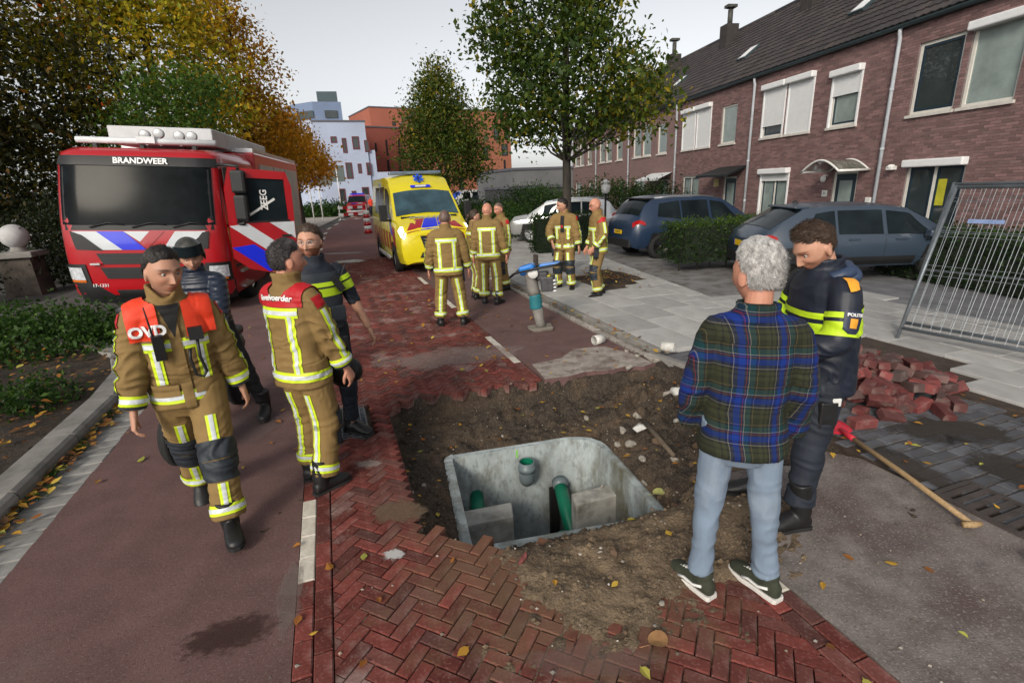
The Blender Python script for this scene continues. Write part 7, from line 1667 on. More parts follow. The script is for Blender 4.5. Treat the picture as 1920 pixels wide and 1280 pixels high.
b = MB(); c = T(-.105, .165, 1.345); b.box(c, (.075, .035, .075), (0, 0, 0)); b.tube([c - Z * .03, T(-.10, .175, 1.20), T(-.12, .175, 1.10), T(-.10, .18, 1.07), T(-.065, .18, 1.09), T(-.05, .18, 1.2), T(-.06, .17, 1.26)], .009, 8); b.build('speaker_microphone', M_radio, jk)
JC.cut('open_neck', None, [(T(0, 0, 1.33), (Z * .30 + X).normalized()), (T(0, 0, 1.33), (Z * .30 - X).normalized()), (T(0, 0, 1.52), -Z), (T(0, .05, 1.4), Y)], MATS['black_cloth'], jk, .013)
# 2 crew commander seen from behind
p2 = (-1.50, 3.38)
I = person('firefighter with a red yoke seen from behind beside the left white line', p2, 24, 1.82, dict(la=(-.14, .06, .09), ra=(.10, -.06, .09), lw=(-.22, .20, .90), rw=(.25, .19, .88), lfy=-20, rfy=15, rc=.6, lean=(1, 0, -4)), 'fire', (H_sp, 'short'), SK2, (22, 2, 0), .0085, opts=('back',), bulk=.98)
T, X, Y, Z, s, JC, jk = [I[k] for k in ('T', 'X', 'Y', 'Z', 's', 'JC', 'jk')]
JC.cut('yoke_panel', None, [(T(.205, 0, 1.4), -X), (T(-.205, 0, 1.4), X), (T(0, 0, 1.405), Z), (T(0, .06, 1.4), -Y), (T(0, 0, 1.552), -Z)], MATS['vest_red'], jk, .011, extra=neck_filter(I))
JC.cut('yoke_panel', None, [(T(.205, 0, 1.4), -X), (T(.06, 0, 1.4), X), (T(0, 0, 1.36), Z), (T(0, .06, 1.4), Y)], MATS['vest_red'], jk, .011, extra=neck_filter(I))
text('lettering', 'Bevelvoerder', .055 * s, M_wtxt, jk, T(-.0, -.12, 1.46), (radians(68), 0, 0), ext=.006, bold=.0015, wrap=wrapped(I, .015))
b = MB()
b.tube([T(.15, .12, 1.40), T(.17, .17, 1.2), T(.14, .2, 1.0), T(.1, .22, .9)], .014, 8); b.build('breathing_hose', M_radio, jk)
b = MB(); b.box(T(.16, .165, 1.28), (.035, .03, .14), (0, 0, .3)); b.build('pressure_gauge', M_yhose, jk, bevel=.01)
gear = empty('breathing_mask', T(.02, .36, .80)); gear.parent = jk
b = MB(); b.sphere((0, 0, 0), (.12, .10, .14), 18, 12); b.sphere((.02, .08, -.03), (.10, .08, .10)); b.tube([(-.1, -.05, .12), (-.14, 0, .2), (-.05, .05, .24)], .02, 8); b.build('mask_shell', M_radio, gear)
b = MB(); b.box((-.09, -.06, .0), (.05, .03, .09), (0, .3, 0)); b.build('mask_valve', M_yhose, gear, bevel=.01)
b = MB(); b.cyl((.04, .02, .2), .035, .12, 14); b.sphere((.0, .0, .14), (.07, .07, .06)); b.build('mask_filter', M_radio, gear)
b = MB(); b.tube([(-.12, -.08, .1), (-.16, -.06, 0), (-.1, -.05, -.08), (0, -.1, -.06)], .012, 8); b.build('mask_tube', M_radio, gear)
# 3 police officer behind him
p3 = (-1.62, 4.20)
I = person('bearded police officer in short sleeves and a vest behind the crew commander', p3, 150, 1.87, dict(la=(-.12, .03, .09), ra=(.12, .0, .09), lw=(-.37, .12, .88), rw=(.28, .1, .9), lfy=-35, rfy=-25, lc=.6, lhn=(.9, -.4, 0), lean=(2, 0, 10)), 'police', (H_brown, 'short'), SK1, (38, 2, 0), .009, beard=((.38, .24, .17), .85), brow=(.4, .28, .22))
T, X, Y, Z, s, JC, jk = [I[k] for k in ('T', 'X', 'Y', 'Z', 's', 'JC', 'jk')]
JC.cut('vest', 'torso', [(T(0, 0, 1.0), Z), (T(0, 0, 1.46), -Z), (T(.18, 0, 1), -X), (T(-.18, 0, 1), X)], mat('vest_grey', (.03, .038, .048), rough=.7, var=.2, vs=9, bump=.001, bs=200), jk, .014)
for z0, z1 in ((1.27, 1.335), (1.35, 1.385)): JC.cut('vest_stripe', 'torso', [(T(0, 0, z0), Z), (T(0, 0, z1), -Z), (T(.175, 0, 1), -X), (T(-.175, 0, 1), X), (T(0, 0, 1), Y)], MATS['police_yellow'], jk, .018)
for part, sh, el in (('la', I['shL'], I['eL']), ('ra', I['shR'], I['eR'])):
    d = (el - sh).normalized()
    for a, c in ((.07, .11), (.125, .19)): JC.cut('sleeve_stripe', part, [(sh + d * a * s, d), (sh + d * c * s, -d)], MATS['police_yellow'], jk, .006)
b = MB(); c = T(-.12, .145, 1.36); b.box(c, (.055, .035, .13), (0, .5, 0)); b.tube([c + vec(-.03, 0, .06), c + vec(-.08, 0, .16)], [.007, .005], 6); b.build('radio', M_radio, jk, bevel=.006)
b = MB(); b.box(T(-.10, .15, 1.12), (.11, .04, .13)); b.build('vest_pouch', MATS['vest_grey'], jk, bevel=.01)
b = MB(); bt = ring(T(0, 0, .99), X, Y, .178 * s, .135 * s, 28, .86); b.tube(bt + [bt[0]], .022, 8); b.build('duty_belt', MATS['boot_black'], I['tr'])
for x in (-.16, .14): b = MB(); b.box(T(x, .05, .93), (.07, .06, .16)); b.build('holster', MATS['boot_black'], I['tr'], bevel=.01)
def glasses(I, m):
    b = MB(); TH = I['TH']; hs = I['hs']
    for sg in (-1, 1):
        b.tube([TH @ (vec(sg * (.034 + .021 * cos(a)), .094, .0 + .016 * sin(a)) * hs) for a in np.linspace(0, 2 * pi, 13)], .0018, 5); b.tube([TH @ (vec(sg * .056, .09, .004) * hs), TH @ (vec(sg * .076, .0, .006) * hs)], .002, 5)
    b.tube([TH @ (vec(-.013, .097, .002) * hs), TH @ (vec(.013, .097, .002) * hs)], .0018, 5); b.build('glasses', m, I['root'])
glasses(I, M_alu)
# 5 to 10 the crew further up the road
def gloves(I, at_, rz=0.):
    b = MB()
    for k in range(5): b.tube([vec(-.03 + .018 * k, 0, -.02), vec(-.035 + .02 * k, .01, -.10 - .02 * (k % 3))], [.013, .009], 7)
    b.box((0, 0, .03), (.10, .04, .12)); o = b.build('gloves', MATS['glove'], I['tr'], at_, (0, 0, rz)); return o
p5 = (-.95, 7.92)
I = person('broad bald firefighter seen from behind, nearest of the group by the ambulance', p5, -4, 1.80, dict(la=(-.19, 0, .09), ra=(.19, 0, .09), lw=(-.31, .10, .93), rw=(.31, .12, .93), lfy=-14, rfy=14, lh='hide' if False else None), 'fire', (H_stub, 'buzz'), SK2, (6, 0, 0), .011, 'firefighters by the ambulance', opts=('back', 'nopads'), bulk=1.06)
gloves(I, I['T'](.20, .02, .82))
p6 = (-.66, 9.9)
I = person('woman firefighter with a ponytail standing between two colleagues', p6, 62, 1.70, dict(lw=(-.25, .15, .95), rw=(.25, .2, .93)), 'fire', (H_brown, 'bun'), SK1, (10, 0, 0), .012, 'firefighters by the ambulance', opts=('nopads',), bulk=.92)
JC = I['JC']; T = I['T']; JC.cut('collar_facing', 'torso', [(T(0, 0, 1.40), I['Z']), (T(0, 0, 1.47), -I['Z']), (T(0, 0, 1), I['Y'])], mat('blue_facing', (.01, .05, .2), var=.1), I['jk'], .008)
p7 = (-.36, 9.35)
I = person('bald firefighter seen from behind, right of the ambulance bonnet', p7, 8, 1.84, dict(la=(-.13, .05, .09), ra=(.14, -.05, .09), lw=(-.29, .08, .92), rw=(.31, .08, .90), lfy=-10, rfy=22), 'fire', None, SK2, (16, 0, 0), .011, 'firefighters by the ambulance', opts=('back', 'nopads'))
p8 = (-.10, 10.7)
I = person('firefighter facing left, half hidden behind the bald colleague', p8, -120, 1.80, dict(), 'fire', (H_stub, 'buzz'), SK2, (-14, -6, 0), .012, 'firefighters by the ambulance')
p9 = (1.16, 10.35)
I = person('dark-haired firefighter with an open jacket standing by the tree pit', p9, 206, 1.84, dict(la=(-.15, .02, .09), ra=(.15, .0, .09), lw=(-.31, .06, .90), rw=(.20, .20, 1.02), lfy=-18, rfy=22, rep=(1, -.5, 0), rhn=(-.6, -.8, 0)), 'fire', (H_dark, 'short'), SK3, (48, -8, 0), .011, 'firefighters on the pavement', brow=(.15, .1, .09), opts=('open_collar',))
JC = I['JC']; T = I['T']; JC.cut('open_front', 'torso', [(T(-.045, 0, 1), I['X']), (T(.03, 0, 1), -I['X']), (T(0, 0, 1.18), I['Z']), (T(0, 0, 1.50), -I['Z']), (T(0, 0, 1), I['Y'])], MATS['black_cloth'], I['jk'], .014); b = MB(); b.box(T(-.005, .165, 1.30), (.04, .012, .05)); b.build('shirt_badge', MATS['vest_red'], I['jk'])
gloves(I, I['T'](.21, .05, .80))
p10 = (1.70, 9.55)
I = person('bald firefighter with glasses in profile at the right of the crew', p10, 258, 1.84, dict(la=(-.11, .05, .09), ra=(.11, -.10, .09), lw=(-.22, .17, .99), rw=(.24, .12, .95), lep=(-.7, -.8, 0)), 'fire', None, SK2, (-4, -6, 0), .011, 'firefighters on the pavement', opts=('back',))
glasses(I, M_radio); gloves(I, I['T'](-.19, .12, .86), 1.2)
# 11 man in the plaid shirt jacket
p11 = (1.06, 2.12)
I = person('white-haired man in a blue plaid shirt jacket and pale jeans, back to the camera', p11, 14, 1.81, dict(hip=.97, la=(-.13, .04, .09), ra=(.20, .08, .09), lw=(-.235, .10, .93), rw=(.235, .10, .93), lep=(-.45, -1, 0), rep=(.45, -1, 0), lh='hide', rh='hide', lfy=-42, rfy=-40, lean=(1, 1, -3)), 'plaid', (H_grey, 'long'), SK2, (-34, -3, 0), .0085, brow=(.8, .78, .76), bulk=.90)
JC, TC, T, X, Y, Z, s = [I[k] for k in ('JC', 'TC', 'T', 'X', 'Y', 'Z', 's')]
TC.cut('back_pocket', None, [(T(.04, 0, .9), X), (T(.145, 0, .9), -X), (T(0, 0, .83), Z), (T(0, 0, .97), -Z), (T(0, -.02, .9), -Y)], M_denim, I['tr'], .006); TC.cut('back_pocket', None, [(T(-.04, 0, .9), -X), (T(-.145, 0, .9), X), (T(0, 0, .83), Z), (T(0, 0, .97), -Z), (T(0, -.02, .9), -Y)], M_denim, I['tr'], .006)
JC.cut('back_yoke', 'torso', [(T(0, 0, 1.41), Z), (T(0, -.02, 1), -Y), (T(.17, 0, 1), -X), (T(-.17, 0, 1), X)], MATS['plaid_cloth'], I['jk'], .006)
# 12 police officer facing him
p12 = (1.93, 2.88)
I = person('police officer in a navy jacket with yellow bands looking down beside the plaid man', p12, -90, 1.86, dict(pel=(-.02, .06), la=(-.24, .22, .09), ra=(.12, .30, .09), lw=(-.13, .30, 1.14), rw=(.14, .30, 1.16), lep=(-.6, -.3, -1), rep=(.6, -.3, -1), lfy=-6, rfy=8, lean=(6, 0, 0), lhn=(.6, 0, 1), rhn=(-.6, 0, 1)), 'policejk', (H_brown, 'crop'), SK1, (-6, -24, 0), .0085, beard=((.55, .42, .36), .6), brow=(.3, .2, .16), bulk=1.08)
JC, TC, T, X, Y, Z, s, jk = [I[k] for k in ('JC', 'TC', 'T', 'X', 'Y', 'Z', 's', 'jk')]
for z0, z1 in ((1.19, 1.285), (1.31, 1.345)): JC.cut('jacket_stripe', 'torso', [(T(0, 0, z0), Z), (T(0, 0, z1), -Z)], MATS['police_yellow'], jk, .006)
for part, sg, sh, el in (('la', -1, I['shL'], I['eL']), ('ra', 1, I['shR'], I['eR'])):
    d = (el - sh).normalized(); out = (X * sg - d * (X * sg).dot(d)).normalized(); tg = d.cross(out)
    for a, c in ((.125, .155), (.175, .25)): JC.cut('sleeve_stripe', part, [(sh + d * a * s, d), (sh + d * c * s, -d)], MATS['police_yellow'], jk, .007)
    pa = JC.cut('sleeve_badge', part, [(sh + d * .115 * s, d), (sh + d * .235 * s, -d), (sh + tg * .048 * s, -tg), (sh - tg * .048 * s, tg), (sh, out), (sh + d * .25 * s, (-d + tg * .8).normalized()), (sh + d * .25 * s, (-d - tg * .8).normalized())], mat('badge_navy', (.012, .02, .05), rough=.5, var=.1), jk, .012)
    JC.cut('badge_emblem', part, [(sh + d * .155 * s, d), (sh + d * .205 * s, -d), (sh + tg * .02 * s, -tg), (sh - tg * .02 * s, tg), (sh, out)], mat('badge_gold', (.7, .32, .03), rough=.4, var=.2), jk, .015)
    if sg < 0:
        c = sh + d * .137 * s + out * .095 * s; Mx = Matrix((tg * -1, -d, out)).transposed(); Mx = Mx if Mx.determinant() > 0 else Matrix((tg, -d, out)).transposed()
        text('lettering', 'POLITIE', .024 * s, M_wtxt, jk, c, Mx.to_euler(), ext=.006, bold=.0006, wrap=wrapped(I, .016))
    JC.cut('shoulder_mark', None, [(sh - d * .06, d), (sh + d * .03, -d), (sh + tg * .03, -tg), (sh - tg * .03, tg), (T(sg * .10, 0, 1.4), X * sg), (T(0, 0, 1.47), Z)], MATS['badge_gold'], jk, .008)
b = MB(); hd = T(0, -.10, 1.50); b.sphere(hd, (.13 * s, .075 * s, .07 * s), 18, 12); b.tube([T(-.11, .03, 1.51), T(-.10, -.08, 1.53), T(0, -.13, 1.54), T(.10, -.08, 1.53), T(.11, .03, 1.51)], .035 * s, 10); b.build('hood', MATS['hood_blue'], jk)
b = MB(); bt = ring(T(0, 0, .85), X, Y, .165 * s, .12 * s, 28, .86); b.tube(bt + [bt[0]], .018, 8); b.build('duty_belt', MATS['boot_black'], I['tr'])
b = MB(); b.box(T(-.19, .06, .74), (.07, .10, .17)); b.build('belt_pouch', MATS['boot_black'], I['tr'], bevel=.01); b = MB(); b.box(T(-.20, .02, .82), (.04, .05, .05)); b.build('belt_key_holder', M_plastic, I['tr'], bevel=.006)
nb_ = empty('notebook', wl(I, (0, 0, 0))); bpy.data.objects.remove(nb_)
b = MB(); b.box((0, 0, 0), (.10, .15, .012)); o = b.build('phone', M_radio, None, tuple(I['root'].matrix_basis @ ((I['wL'] + I['wR']) / 2 + I['Y'] * .12 + Z * .03)), (.7, 0, radians(68)), bevel=.004); tag(o, 'black phone held by the officer in the navy jacket', 'phone')
# 4 scooter and rider
sc = empty('scooter', (-2.86, 4.42, 0), radians(187), 'black motor scooter with a raised front behind the walking firefighter', 'scooter')
for y in (.62, -.62):
    e = wheel(sc, (0, y, .25), .25, .11, side=1, rimr=.55, spokes=5)
b = MB(); b.rings([ring(vec(0, y, z), vec(1, 0, 0), vec(0, 0, 1), w, hh, 16) for y, z, w, hh in ((-.85, .70, .05, .05), (-.7, .66, .13, .12), (-.4, .60, .17, .17), (-.1, .55, .16, .14), (.05, .38, .16, .06), (.3, .33, .16, .05), (.4, .36, .16, .06))], cap=True); b.build('body_panel', M_blk, sc)
b = MB(); b.rings([ring(vec(0, y, z), vec(1, 0, 0), vec(0, .3, 1), w, hh, 16) for y, z, w, hh in ((.40, .35, .16, .08), (.46, .6, .2, .18), (.42, .85, .16, .16), (.36, 1.02, .14, .08))], cap=True); b.build('front_shield', M_blk, sc)
b = MB(); b.box((0, -.42, .80), (.28, .62, .10)); b.build('seat', MATS['boot_black'], sc, bevel=.04); b = MB(); b.tube([(-.33, .28, 1.03), (-.15, .34, 1.0), (.15, .34, 1.0), (.33, .28, 1.03)], .018, 8); b.build('handlebar', M_radio, sc)
for sg in (-1, 1): b = MB(); b.tube([(sg * .2, .34, 1.02), (sg * .30, .36, 1.22)], .008, 6); b.sphere((sg * .32, .36, 1.26), (.07, .02, .05)); b.build('mirror', M_plastic if sg < 0 else M_radio, sc)
b = MB(); b.sphere((0, .53, .86), (.09, .05, .07)); b.build('headlight', M_lamp, sc); b = MB(); b.tube([(0, .36, .95), (0, .62, .25)], .035, 8); b.build('fork', M_alu, sc); b = MB(); b.tube([(.16, -.2, .25), (.18, -.8, .38)], [.035, .05], 10); b.build('exhaust', M_alu, sc)
I = person('scooter rider in a helmet and quilted navy jacket behind the walking firefighter', (-2.92, 4.78, 0), 172, 1.78, dict(hip=.92, pel=(0, 0), la=(-.42, .18, .09), ra=(.18, .42, .36), lw=(-.30, .55, 1.06), rw=(.30, .55, 1.06), lean=(8, 0, 0), lkp=(-1, 1, 0)), 'puffer', None, SK1, (-22, -6, 0), .011)
b = MB(); TH, hs = I['TH'], I['hs']; rr = []
for i in range(11):
    ph = pi * (.0 + .62 * i / 10); q = []
    for k in range(26):
        a = 2 * pi * k / 26; zz = .145 * cos(ph) + .02; cut_ = 1
        q.append(TH @ (vec(.112 * max(sin(ph), .02) * sin(a), -.012 + .138 * max(sin(ph), .02) * cos(a), max(zz, .035) if cos(a) > .35 else zz) * hs))
    rr.append(q)
b.rings(rr, cap=False); o = b.build('helmet', mat('helmet_grey', (.05, .05, .045), rough=.35, var=.5, vs=18), I['root']); md = o.modifiers.new('t', 'SOLIDIFY'); md.thickness = .014; md.offset = -1
b = MB(); b.add(*bil(((-1.0, .045), (1.0, .045), (1.0, .13), (-1.0, .13)), 14, 4, lambda a, z: TH @ (vec(.122 * sin(a), -.012 + .150 * cos(a), z) * hs)), smooth=True); b.build('visor', M_vglass2, I['root'], fix=False)
# people far off and inside the ambulance
I = person('distant person in an orange jacket beside the small red van', (-12.6, 49.0), 180, 1.8, {}, 'police', (H_dark, 'short'), SK1, (0, 0, 0), .02)
I['jk'].data.materials.clear(); I['jk'].data.materials.append(MATS['vest_orange'])
# ================================================================== THINGS ON THE STREET
M_galv = mat('galvanised', (.17, .19, .21), rough=.45, metal=.5, var=.2, vs=7)
M_wood = mat('ash_handle', (.33, .22, .11), rough=.6, var=.2, vs=9, bump=.001, bs=40, stretch=(6, 6, .6))
M_rust = mat('cast_iron', (.055, .045, .042), rough=.75, var=.3, vs=9, bump=.002, bs=60)
# rammer
r = empty('tamping_rammer', (*G(1015, 617)[:2], .0), radians(-14), 'blue vibratory tamping rammer standing on the red lane', 'rammer')
r.rotation_euler[1] = radians(-4)
b = MB(); rr = []
for z, y0, y1, w in ((.0, -.15, .17, .13), (.035, -.17, .20, .14), (.05, -.16, .19, .13)): rr.append([vec(-w, y0, z), vec(w, y0, z), vec(w, y1 * .8, z), vec(w * .6, y1, z + (.02 if z < .01 else .01)), vec(-w * .6, y1, z + (.02 if z < .01 else .01)), vec(-w, y1 * .8, z)])
b.rings(rr, cap=True, smooth=False); b.build('shoe', mat('worn_steel', (.20, .18, .15), rough=.7, var=.3, vs=8, metal=.2), r, rot=(0, 0, pi / 2 + .3))
b = MB(); b.tube([(0, 0, .05), (-.01, 0, .12), (-.03, 0, .33)], [.085, .07, .08], 18); b.build('ram_foot', mat('rammer_grey', (.18, .17, .155), rough=.6, var=.2, vs=9), r)
b = MB(); b.lathe([(.085 + (.018 if k % 2 else 0), k * .028) for k in range(9)], (-.045, 0, .33), 22); b.build('bellows', mat('bellows_teal', (.02, .16, .19), rough=.5, var=.15), r)
b = MB(); b.tube([(-.045, 0, .55), (-.06, 0, .62), (-.085, 0, .82), (-.10, 0, .92)], [.10, .085, .085, .10], 18); b.build('crankcase', mat('rammer_grey', (.18, .17, .155)), r)
b = MB(); b.box((-.12, 0, .93), (.24, .18, .14), (0, -.2, 0)); b.build('fuel_tank', mat('rammer_blue', (.012, .16, .52), rough=.35, var=.1, coat=.3), r, bevel=.035); b = MB(); b.box((.22, 0, .98), (.30, .18, .05), (0, -.05, 0)); b.build('rear_guard', MATS['rammer_blue'], r, bevel=.02)
b = MB()
for sg in (-1, 1): b.tube([(-.38, sg * .10, .84), (-.30, sg * .17, .90), (0, sg * .18, .95), (.30, sg * .16, .98), (.42, sg * .08, .99)], .017, 8)
b.tube([(-.38, -.1, .84), (-.38, .1, .84)], .018, 8); b.tube([(.42, -.08, .99), (.42, .08, .99)], .017, 8); b.build('handle_frame', M_blk, r)
b = MB(); b.box((.17, 0, .70), (.20, .20, .22)); b.box((.10, 0, .82), (.16, .16, .12)); b.build('engine', mat('engine_dark', (.05, .05, .055), rough=.5, var=.4, vs=20), r, bevel=.02); b = MB()
for z in (.60, .65, .70, .75): b.box((.27, 0, z), (.05, .19, .022))
b.build('muffler_guard', M_plastic, r); b = MB(); b.box((.15, 0, .815), (.14, .14, .03)); b.build('engine_cover', M_yhose, r); b = MB(); b.lathe([(.0, -.02), (.07, -.02), (.08, 0), (.07, .02), (0, .02)], (-.02, -.12, .88), 16, axis='Y'); b.build('recoil_cover', M_plastic, r)
# brick heap: every loose brick is a thing
mats_h = [mat('loose_brick', (.135, .032, .03), rough=.8, var=.3, vs=12, bump=.003, bs=70, rnd=.5, rcol=(.09, .065, .06), col2=(.2, .16, .14), s2=6, lo=.55, hi=.75)]
pm = brick_proto(.205, .10, .08, .005); pm.add([(-.1025, -.05, -.08), (.1025, -.05, -.08), (.1025, .05, -.08), (-.1025, .05, -.08)], [(3, 2, 1, 0)])
hme = pm.mesh('loose_brick', mats_h[0]); rs = random.Random(11); cx, cy = 3.55, 4.74; k = 0
for layer, (nb_, rad, z0) in enumerate(((64, 1.0, .05), (52, .84, .13), (40, .66, .21), (24, .46, .28), (11, .28, .35))):
    for i in range(nb_):
        a = rs.random() * 2 * pi; q = rad * math.sqrt(rs.random()); x = cx + q * cos(a) * .92; y = cy + q * sin(a) * .82 + (x - cx) * .12
        if y > 6.2: continue
        flat = rs.random() < .62
        o = bpy.data.objects.new('loose_brick', hme); COL.objects.link(o); o.location = (x, y, z0 + rs.random() * .03); o.rotation_euler = (rs.gauss(0, .12 if flat else .5), rs.gauss(0, .12 if flat else .4), rs.random() * pi); o.scale = (rs.uniform(.55, 1.0) if rs.random() < .35 else 1, 1, rs.uniform(.85, 1))
        tag(o, 'loose red paving brick in the heap beside the officer', 'brick', 'bricks of the heap'); k += 1
for (px, py, rz) in ((1615, 800, .1), (1660, 742, .6), (1790, 765, 1.2)):
    p = G(px, py); o = bpy.data.objects.new('loose_brick', hme); COL.objects.link(o); o.location = (p.x, p.y, .085); o.rotation_euler = (0, 0, rz); tag(o, {1615: 'loose brick lying nearest the red shovel blade', 1660: 'loose brick lying flat at the front of the heap', 1790: 'loose brick lying apart at the right end of the heap'}[px], 'brick', 'bricks beside the heap')
# shovel
a0, a1 = G(1590, 818, .05), G(1822, 982, .05); d = (a1 - a0).normalized()
sh = empty('shovel', a0, atan2(d.y, d.x), 'red-bladed shovel with a long wooden handle lying on the ground', 'shovel')
L = (a1 - a0).length
b = MB(); b.tube([(0.0, 0, .01), (L * .5, 0, .015), (L, 0, .0)], [.019, .018, .017], 12); b.build('handle', M_wood, sh)
b = MB(); b.tube([(L, -.055, 0), (L + .004, 0, 0), (L, .055, 0)], [.017, .021, .017], 12); b.build('grip', M_wood, sh)
M_shv = mat('shovel_red', (.50, .02, .04), rough=.45, var=.15, vs=14, col2=(.2, .14, .12), s2=9, lo=.58, hi=.7)
b = MB(); b.tube([(-.10, 0, .012), (.02, 0, .012), (.07, 0, .012)], [.016, .024, .022], 12); b.build('socket', M_shv, sh)
b = MB(); vs = []; 
for i in range(9):
    t = i / 8; wd = .11 * (1 - .75 * max(0, (t - .55) / .45) ** 2) * (1 if t > .05 else .85)
    for j in range(7): u = -1 + j / 3; vs.append((-.08 - .27 * t, u * wd, .02 * u * u - .022 + .045 * t * (1 - t)))
b.add(vs, [(i * 7 + j, i * 7 + j + 1, (i + 1) * 7 + j + 1, (i + 1) * 7 + j) for i in range(8) for j in range(6)], smooth=True); o = b.build('blade', M_shv, sh); md = o.modifiers.new('t', 'SOLIDIFY'); md.thickness = .004
# fence panels leaning by the hedge
def fence(label, base, ang, a, off):
    d = vec(cos(radians(ang)), sin(radians(ang)), 0); n = vec(-d.y, d.x, 0); up = (n * a + vec(0, 0, math.sqrt(4 - a * a))).normalized(); P0 = vec(*base, PZ) + n * off
    root = empty('fence_panel', P0, label=label, cat='fence', group='steel site fence panels'); W_ = 3.4
    def q(x, z): return P0 + d * x + up * z
    for nm, A_, B_, rad in (('upright_tube', q(0, 0), q(0, 2), .021), ('upright_tube', q(W_, 0), q(W_, 2), .021), ('top_tube', q(0, 1.98), q(W_, 1.98), .021), ('bottom_tube', q(0, .14), q(W_, .14), .021)):
        b = MB(); b.tube([A_, B_], rad, 10); adopt(b.build(nm, M_galv), root)
    b = MB(); nn = d.cross(up)
    x = .1
    while x < W_: b.tube([q(x, .14), q(x, 1.98)], .0034, 4, smooth=False); x += .10
    for z in (.35, .42, .85, .92, 1.35, 1.42, 1.8): b.tube([q(0, z), q(W_, z)], .0038, 4, smooth=False)
    o = adopt(b.build('wire_mesh', M_galv), root); o['kind'] = 'stuff'; return root
f1 = fence('front steel mesh fence panel leaning at the right edge', (4.92, 6.11), -61, .80, 0); f2 = fence('second steel mesh fence panel leaning behind the front one', (5.04, 6.30), -61, .72, .10)
d = vec(cos(radians(-61)), sin(radians(-61)), 0); n = vec(-d.y, d.x, 0); up = (n * .8 + vec(0, 0, 1.833)).normalized(); p = vec(4.92, 6.11, PZ) + d * .42 + up * 1.55 - d.cross(up) * -.01
b = MB(); Rm = Matrix((d, up, d.cross(up))).transposed(); b.box(p, (.34, .05, .006), Rm); adopt(b.build('name_plate', mat('plate_blue_grey', (.16, .22, .38), rough=.5, var=.3, vs=20)), f1)
# drain grate in the bay
g0 = G(1868, 955, .0); dg_ = empty('drain_grate', (g0.x, g0.y, .002), RA + pi / 2, 'slotted cast-iron drain grate set in the grey clinkers', 'drain')
b = MB()
for sx, sy, w_, l_ in ((0, .17, .52, .03), (0, -.17, .52, .03), (.25, 0, .03, .31), (-.25, 0, .03, .31)): b.box((sx, sy, .004), (w_, l_, .03))
b.build('frame', M_rust, dg_)
for k in range(7): b = MB(); b.box((-.21 + k * .07, 0, .004), (.032, .31, .026)); b.build('bar', M_rust, dg_)
MB().box((0, 0, -.03), (.5, .34, .02)).build('shaft', M_black, dg_)
# steel grid lying in the brickwork
p = RW(2.77, -2.14); gd_ = empty('steel_grid', (p.x, p.y, .0), RA + pi / 2, 'square steel footing grid set in the red bricks beside the police officer', 'grid')
for k in range(13): b = MB(); b.box((-.36 + k * .06, 0, -.005), (.006, .37, .02)); b.build('bar', M_galv, gd_)
for k in range(9): b = MB(); b.box((0, -.18 + k * .045, -.005), (.72, .005, .018)); b.build('bar', M_galv, gd_)
MB().box((0, 0, -.03), (.74, .39, .02)).build('backing', mat('grid_dust', (.16, .15, .14), rough=.9, var=.3, vs=12), gd_)
# white pipe offcuts
M_pvc = mat('white_pipe', (.56, .55, .52), rough=.6, var=.2, vs=14, col2=(.3, .28, .25), s2=8, lo=.55, hi=.7)
for px, py, rz, rad, l, lab, z in ((1122, 645, .5, .065, .15, 'white pipe offcut lying on the red lane near the pit', 0), (1252, 663, -.5, .06, .16, 'white pipe offcut lying by the kerb right of the rubble', .03)):
    p = G(px, py); b = MB(); b.lathe([(rad * .93, -l / 2), (rad, -l / 2), (rad, l / 2), (rad * .93, l / 2), (rad * .93, -l / 2)], (0, 0, 0), 22, axis='X'); b.add([(l * .3, rad * .93 * cos(a_), rad * .93 * sin(a_)) for a_ in np.linspace(0, 2 * pi, 18, endpoint=False)], [tuple(range(18))])
    o = b.build('pipe_offcut', M_pvc, None, (p.x, p.y, rad + z), (0, 0, rz)); tag(o, lab, 'pipe', 'white pipe offcuts')
b = MB(); b.lathe([(.0, 0), (.05, .0), (.055, .1), (.05, .1), (.045, .01)], (0, 0, 0), 16); p = G(1260, 735, -.1); o = b.build('plastic_cup', M_pvc, None, (p.x, p.y, soil_z(p.x, p.y) + .04), (1.4, 0, .8)); tag(o, 'white plastic cup lying on the dug soil near the kerb', 'cup')
# rubble
def rock(seed, size, m, name='rubble_stone'):
    rs = random.Random(seed); bm = bmesh.new(); bmesh.ops.create_icosphere(bm, subdivisions=2, radius=1)
    sx, sy, sz = rs.uniform(.7, 1.3), rs.uniform(.55, 1.), rs.uniform(.35, .7)
    for v in bm.verts:
        k = 1 + .38 * noise.noise(v.co * 1.6 + Vector((seed, 0, 0))) + .15 * noise.noise(v.co * 4 + Vector((0, seed, 0))); v.co = Vector((v.co.x * sx, v.co.y * sy, v.co.z * sz)) * k * size
    me = bpy.data.meshes.new(name); bm.to_mesh(me); bm.free(); me.materials.append(m); return me
M_rub1 = mat('rubble_pale', (.30, .275, .24), rough=.95, var=.3, vs=15, bump=.004, bs=60, col2=(.12, .09, .06), s2=8); M_rub2 = mat('rubble_brown', (.11, .07, .045), rough=.95, var=.3, vs=15, bump=.004, bs=60); M_rub3 = mat('rubble_red', (.17, .05, .045), rough=.9, var=.3, vs=15)
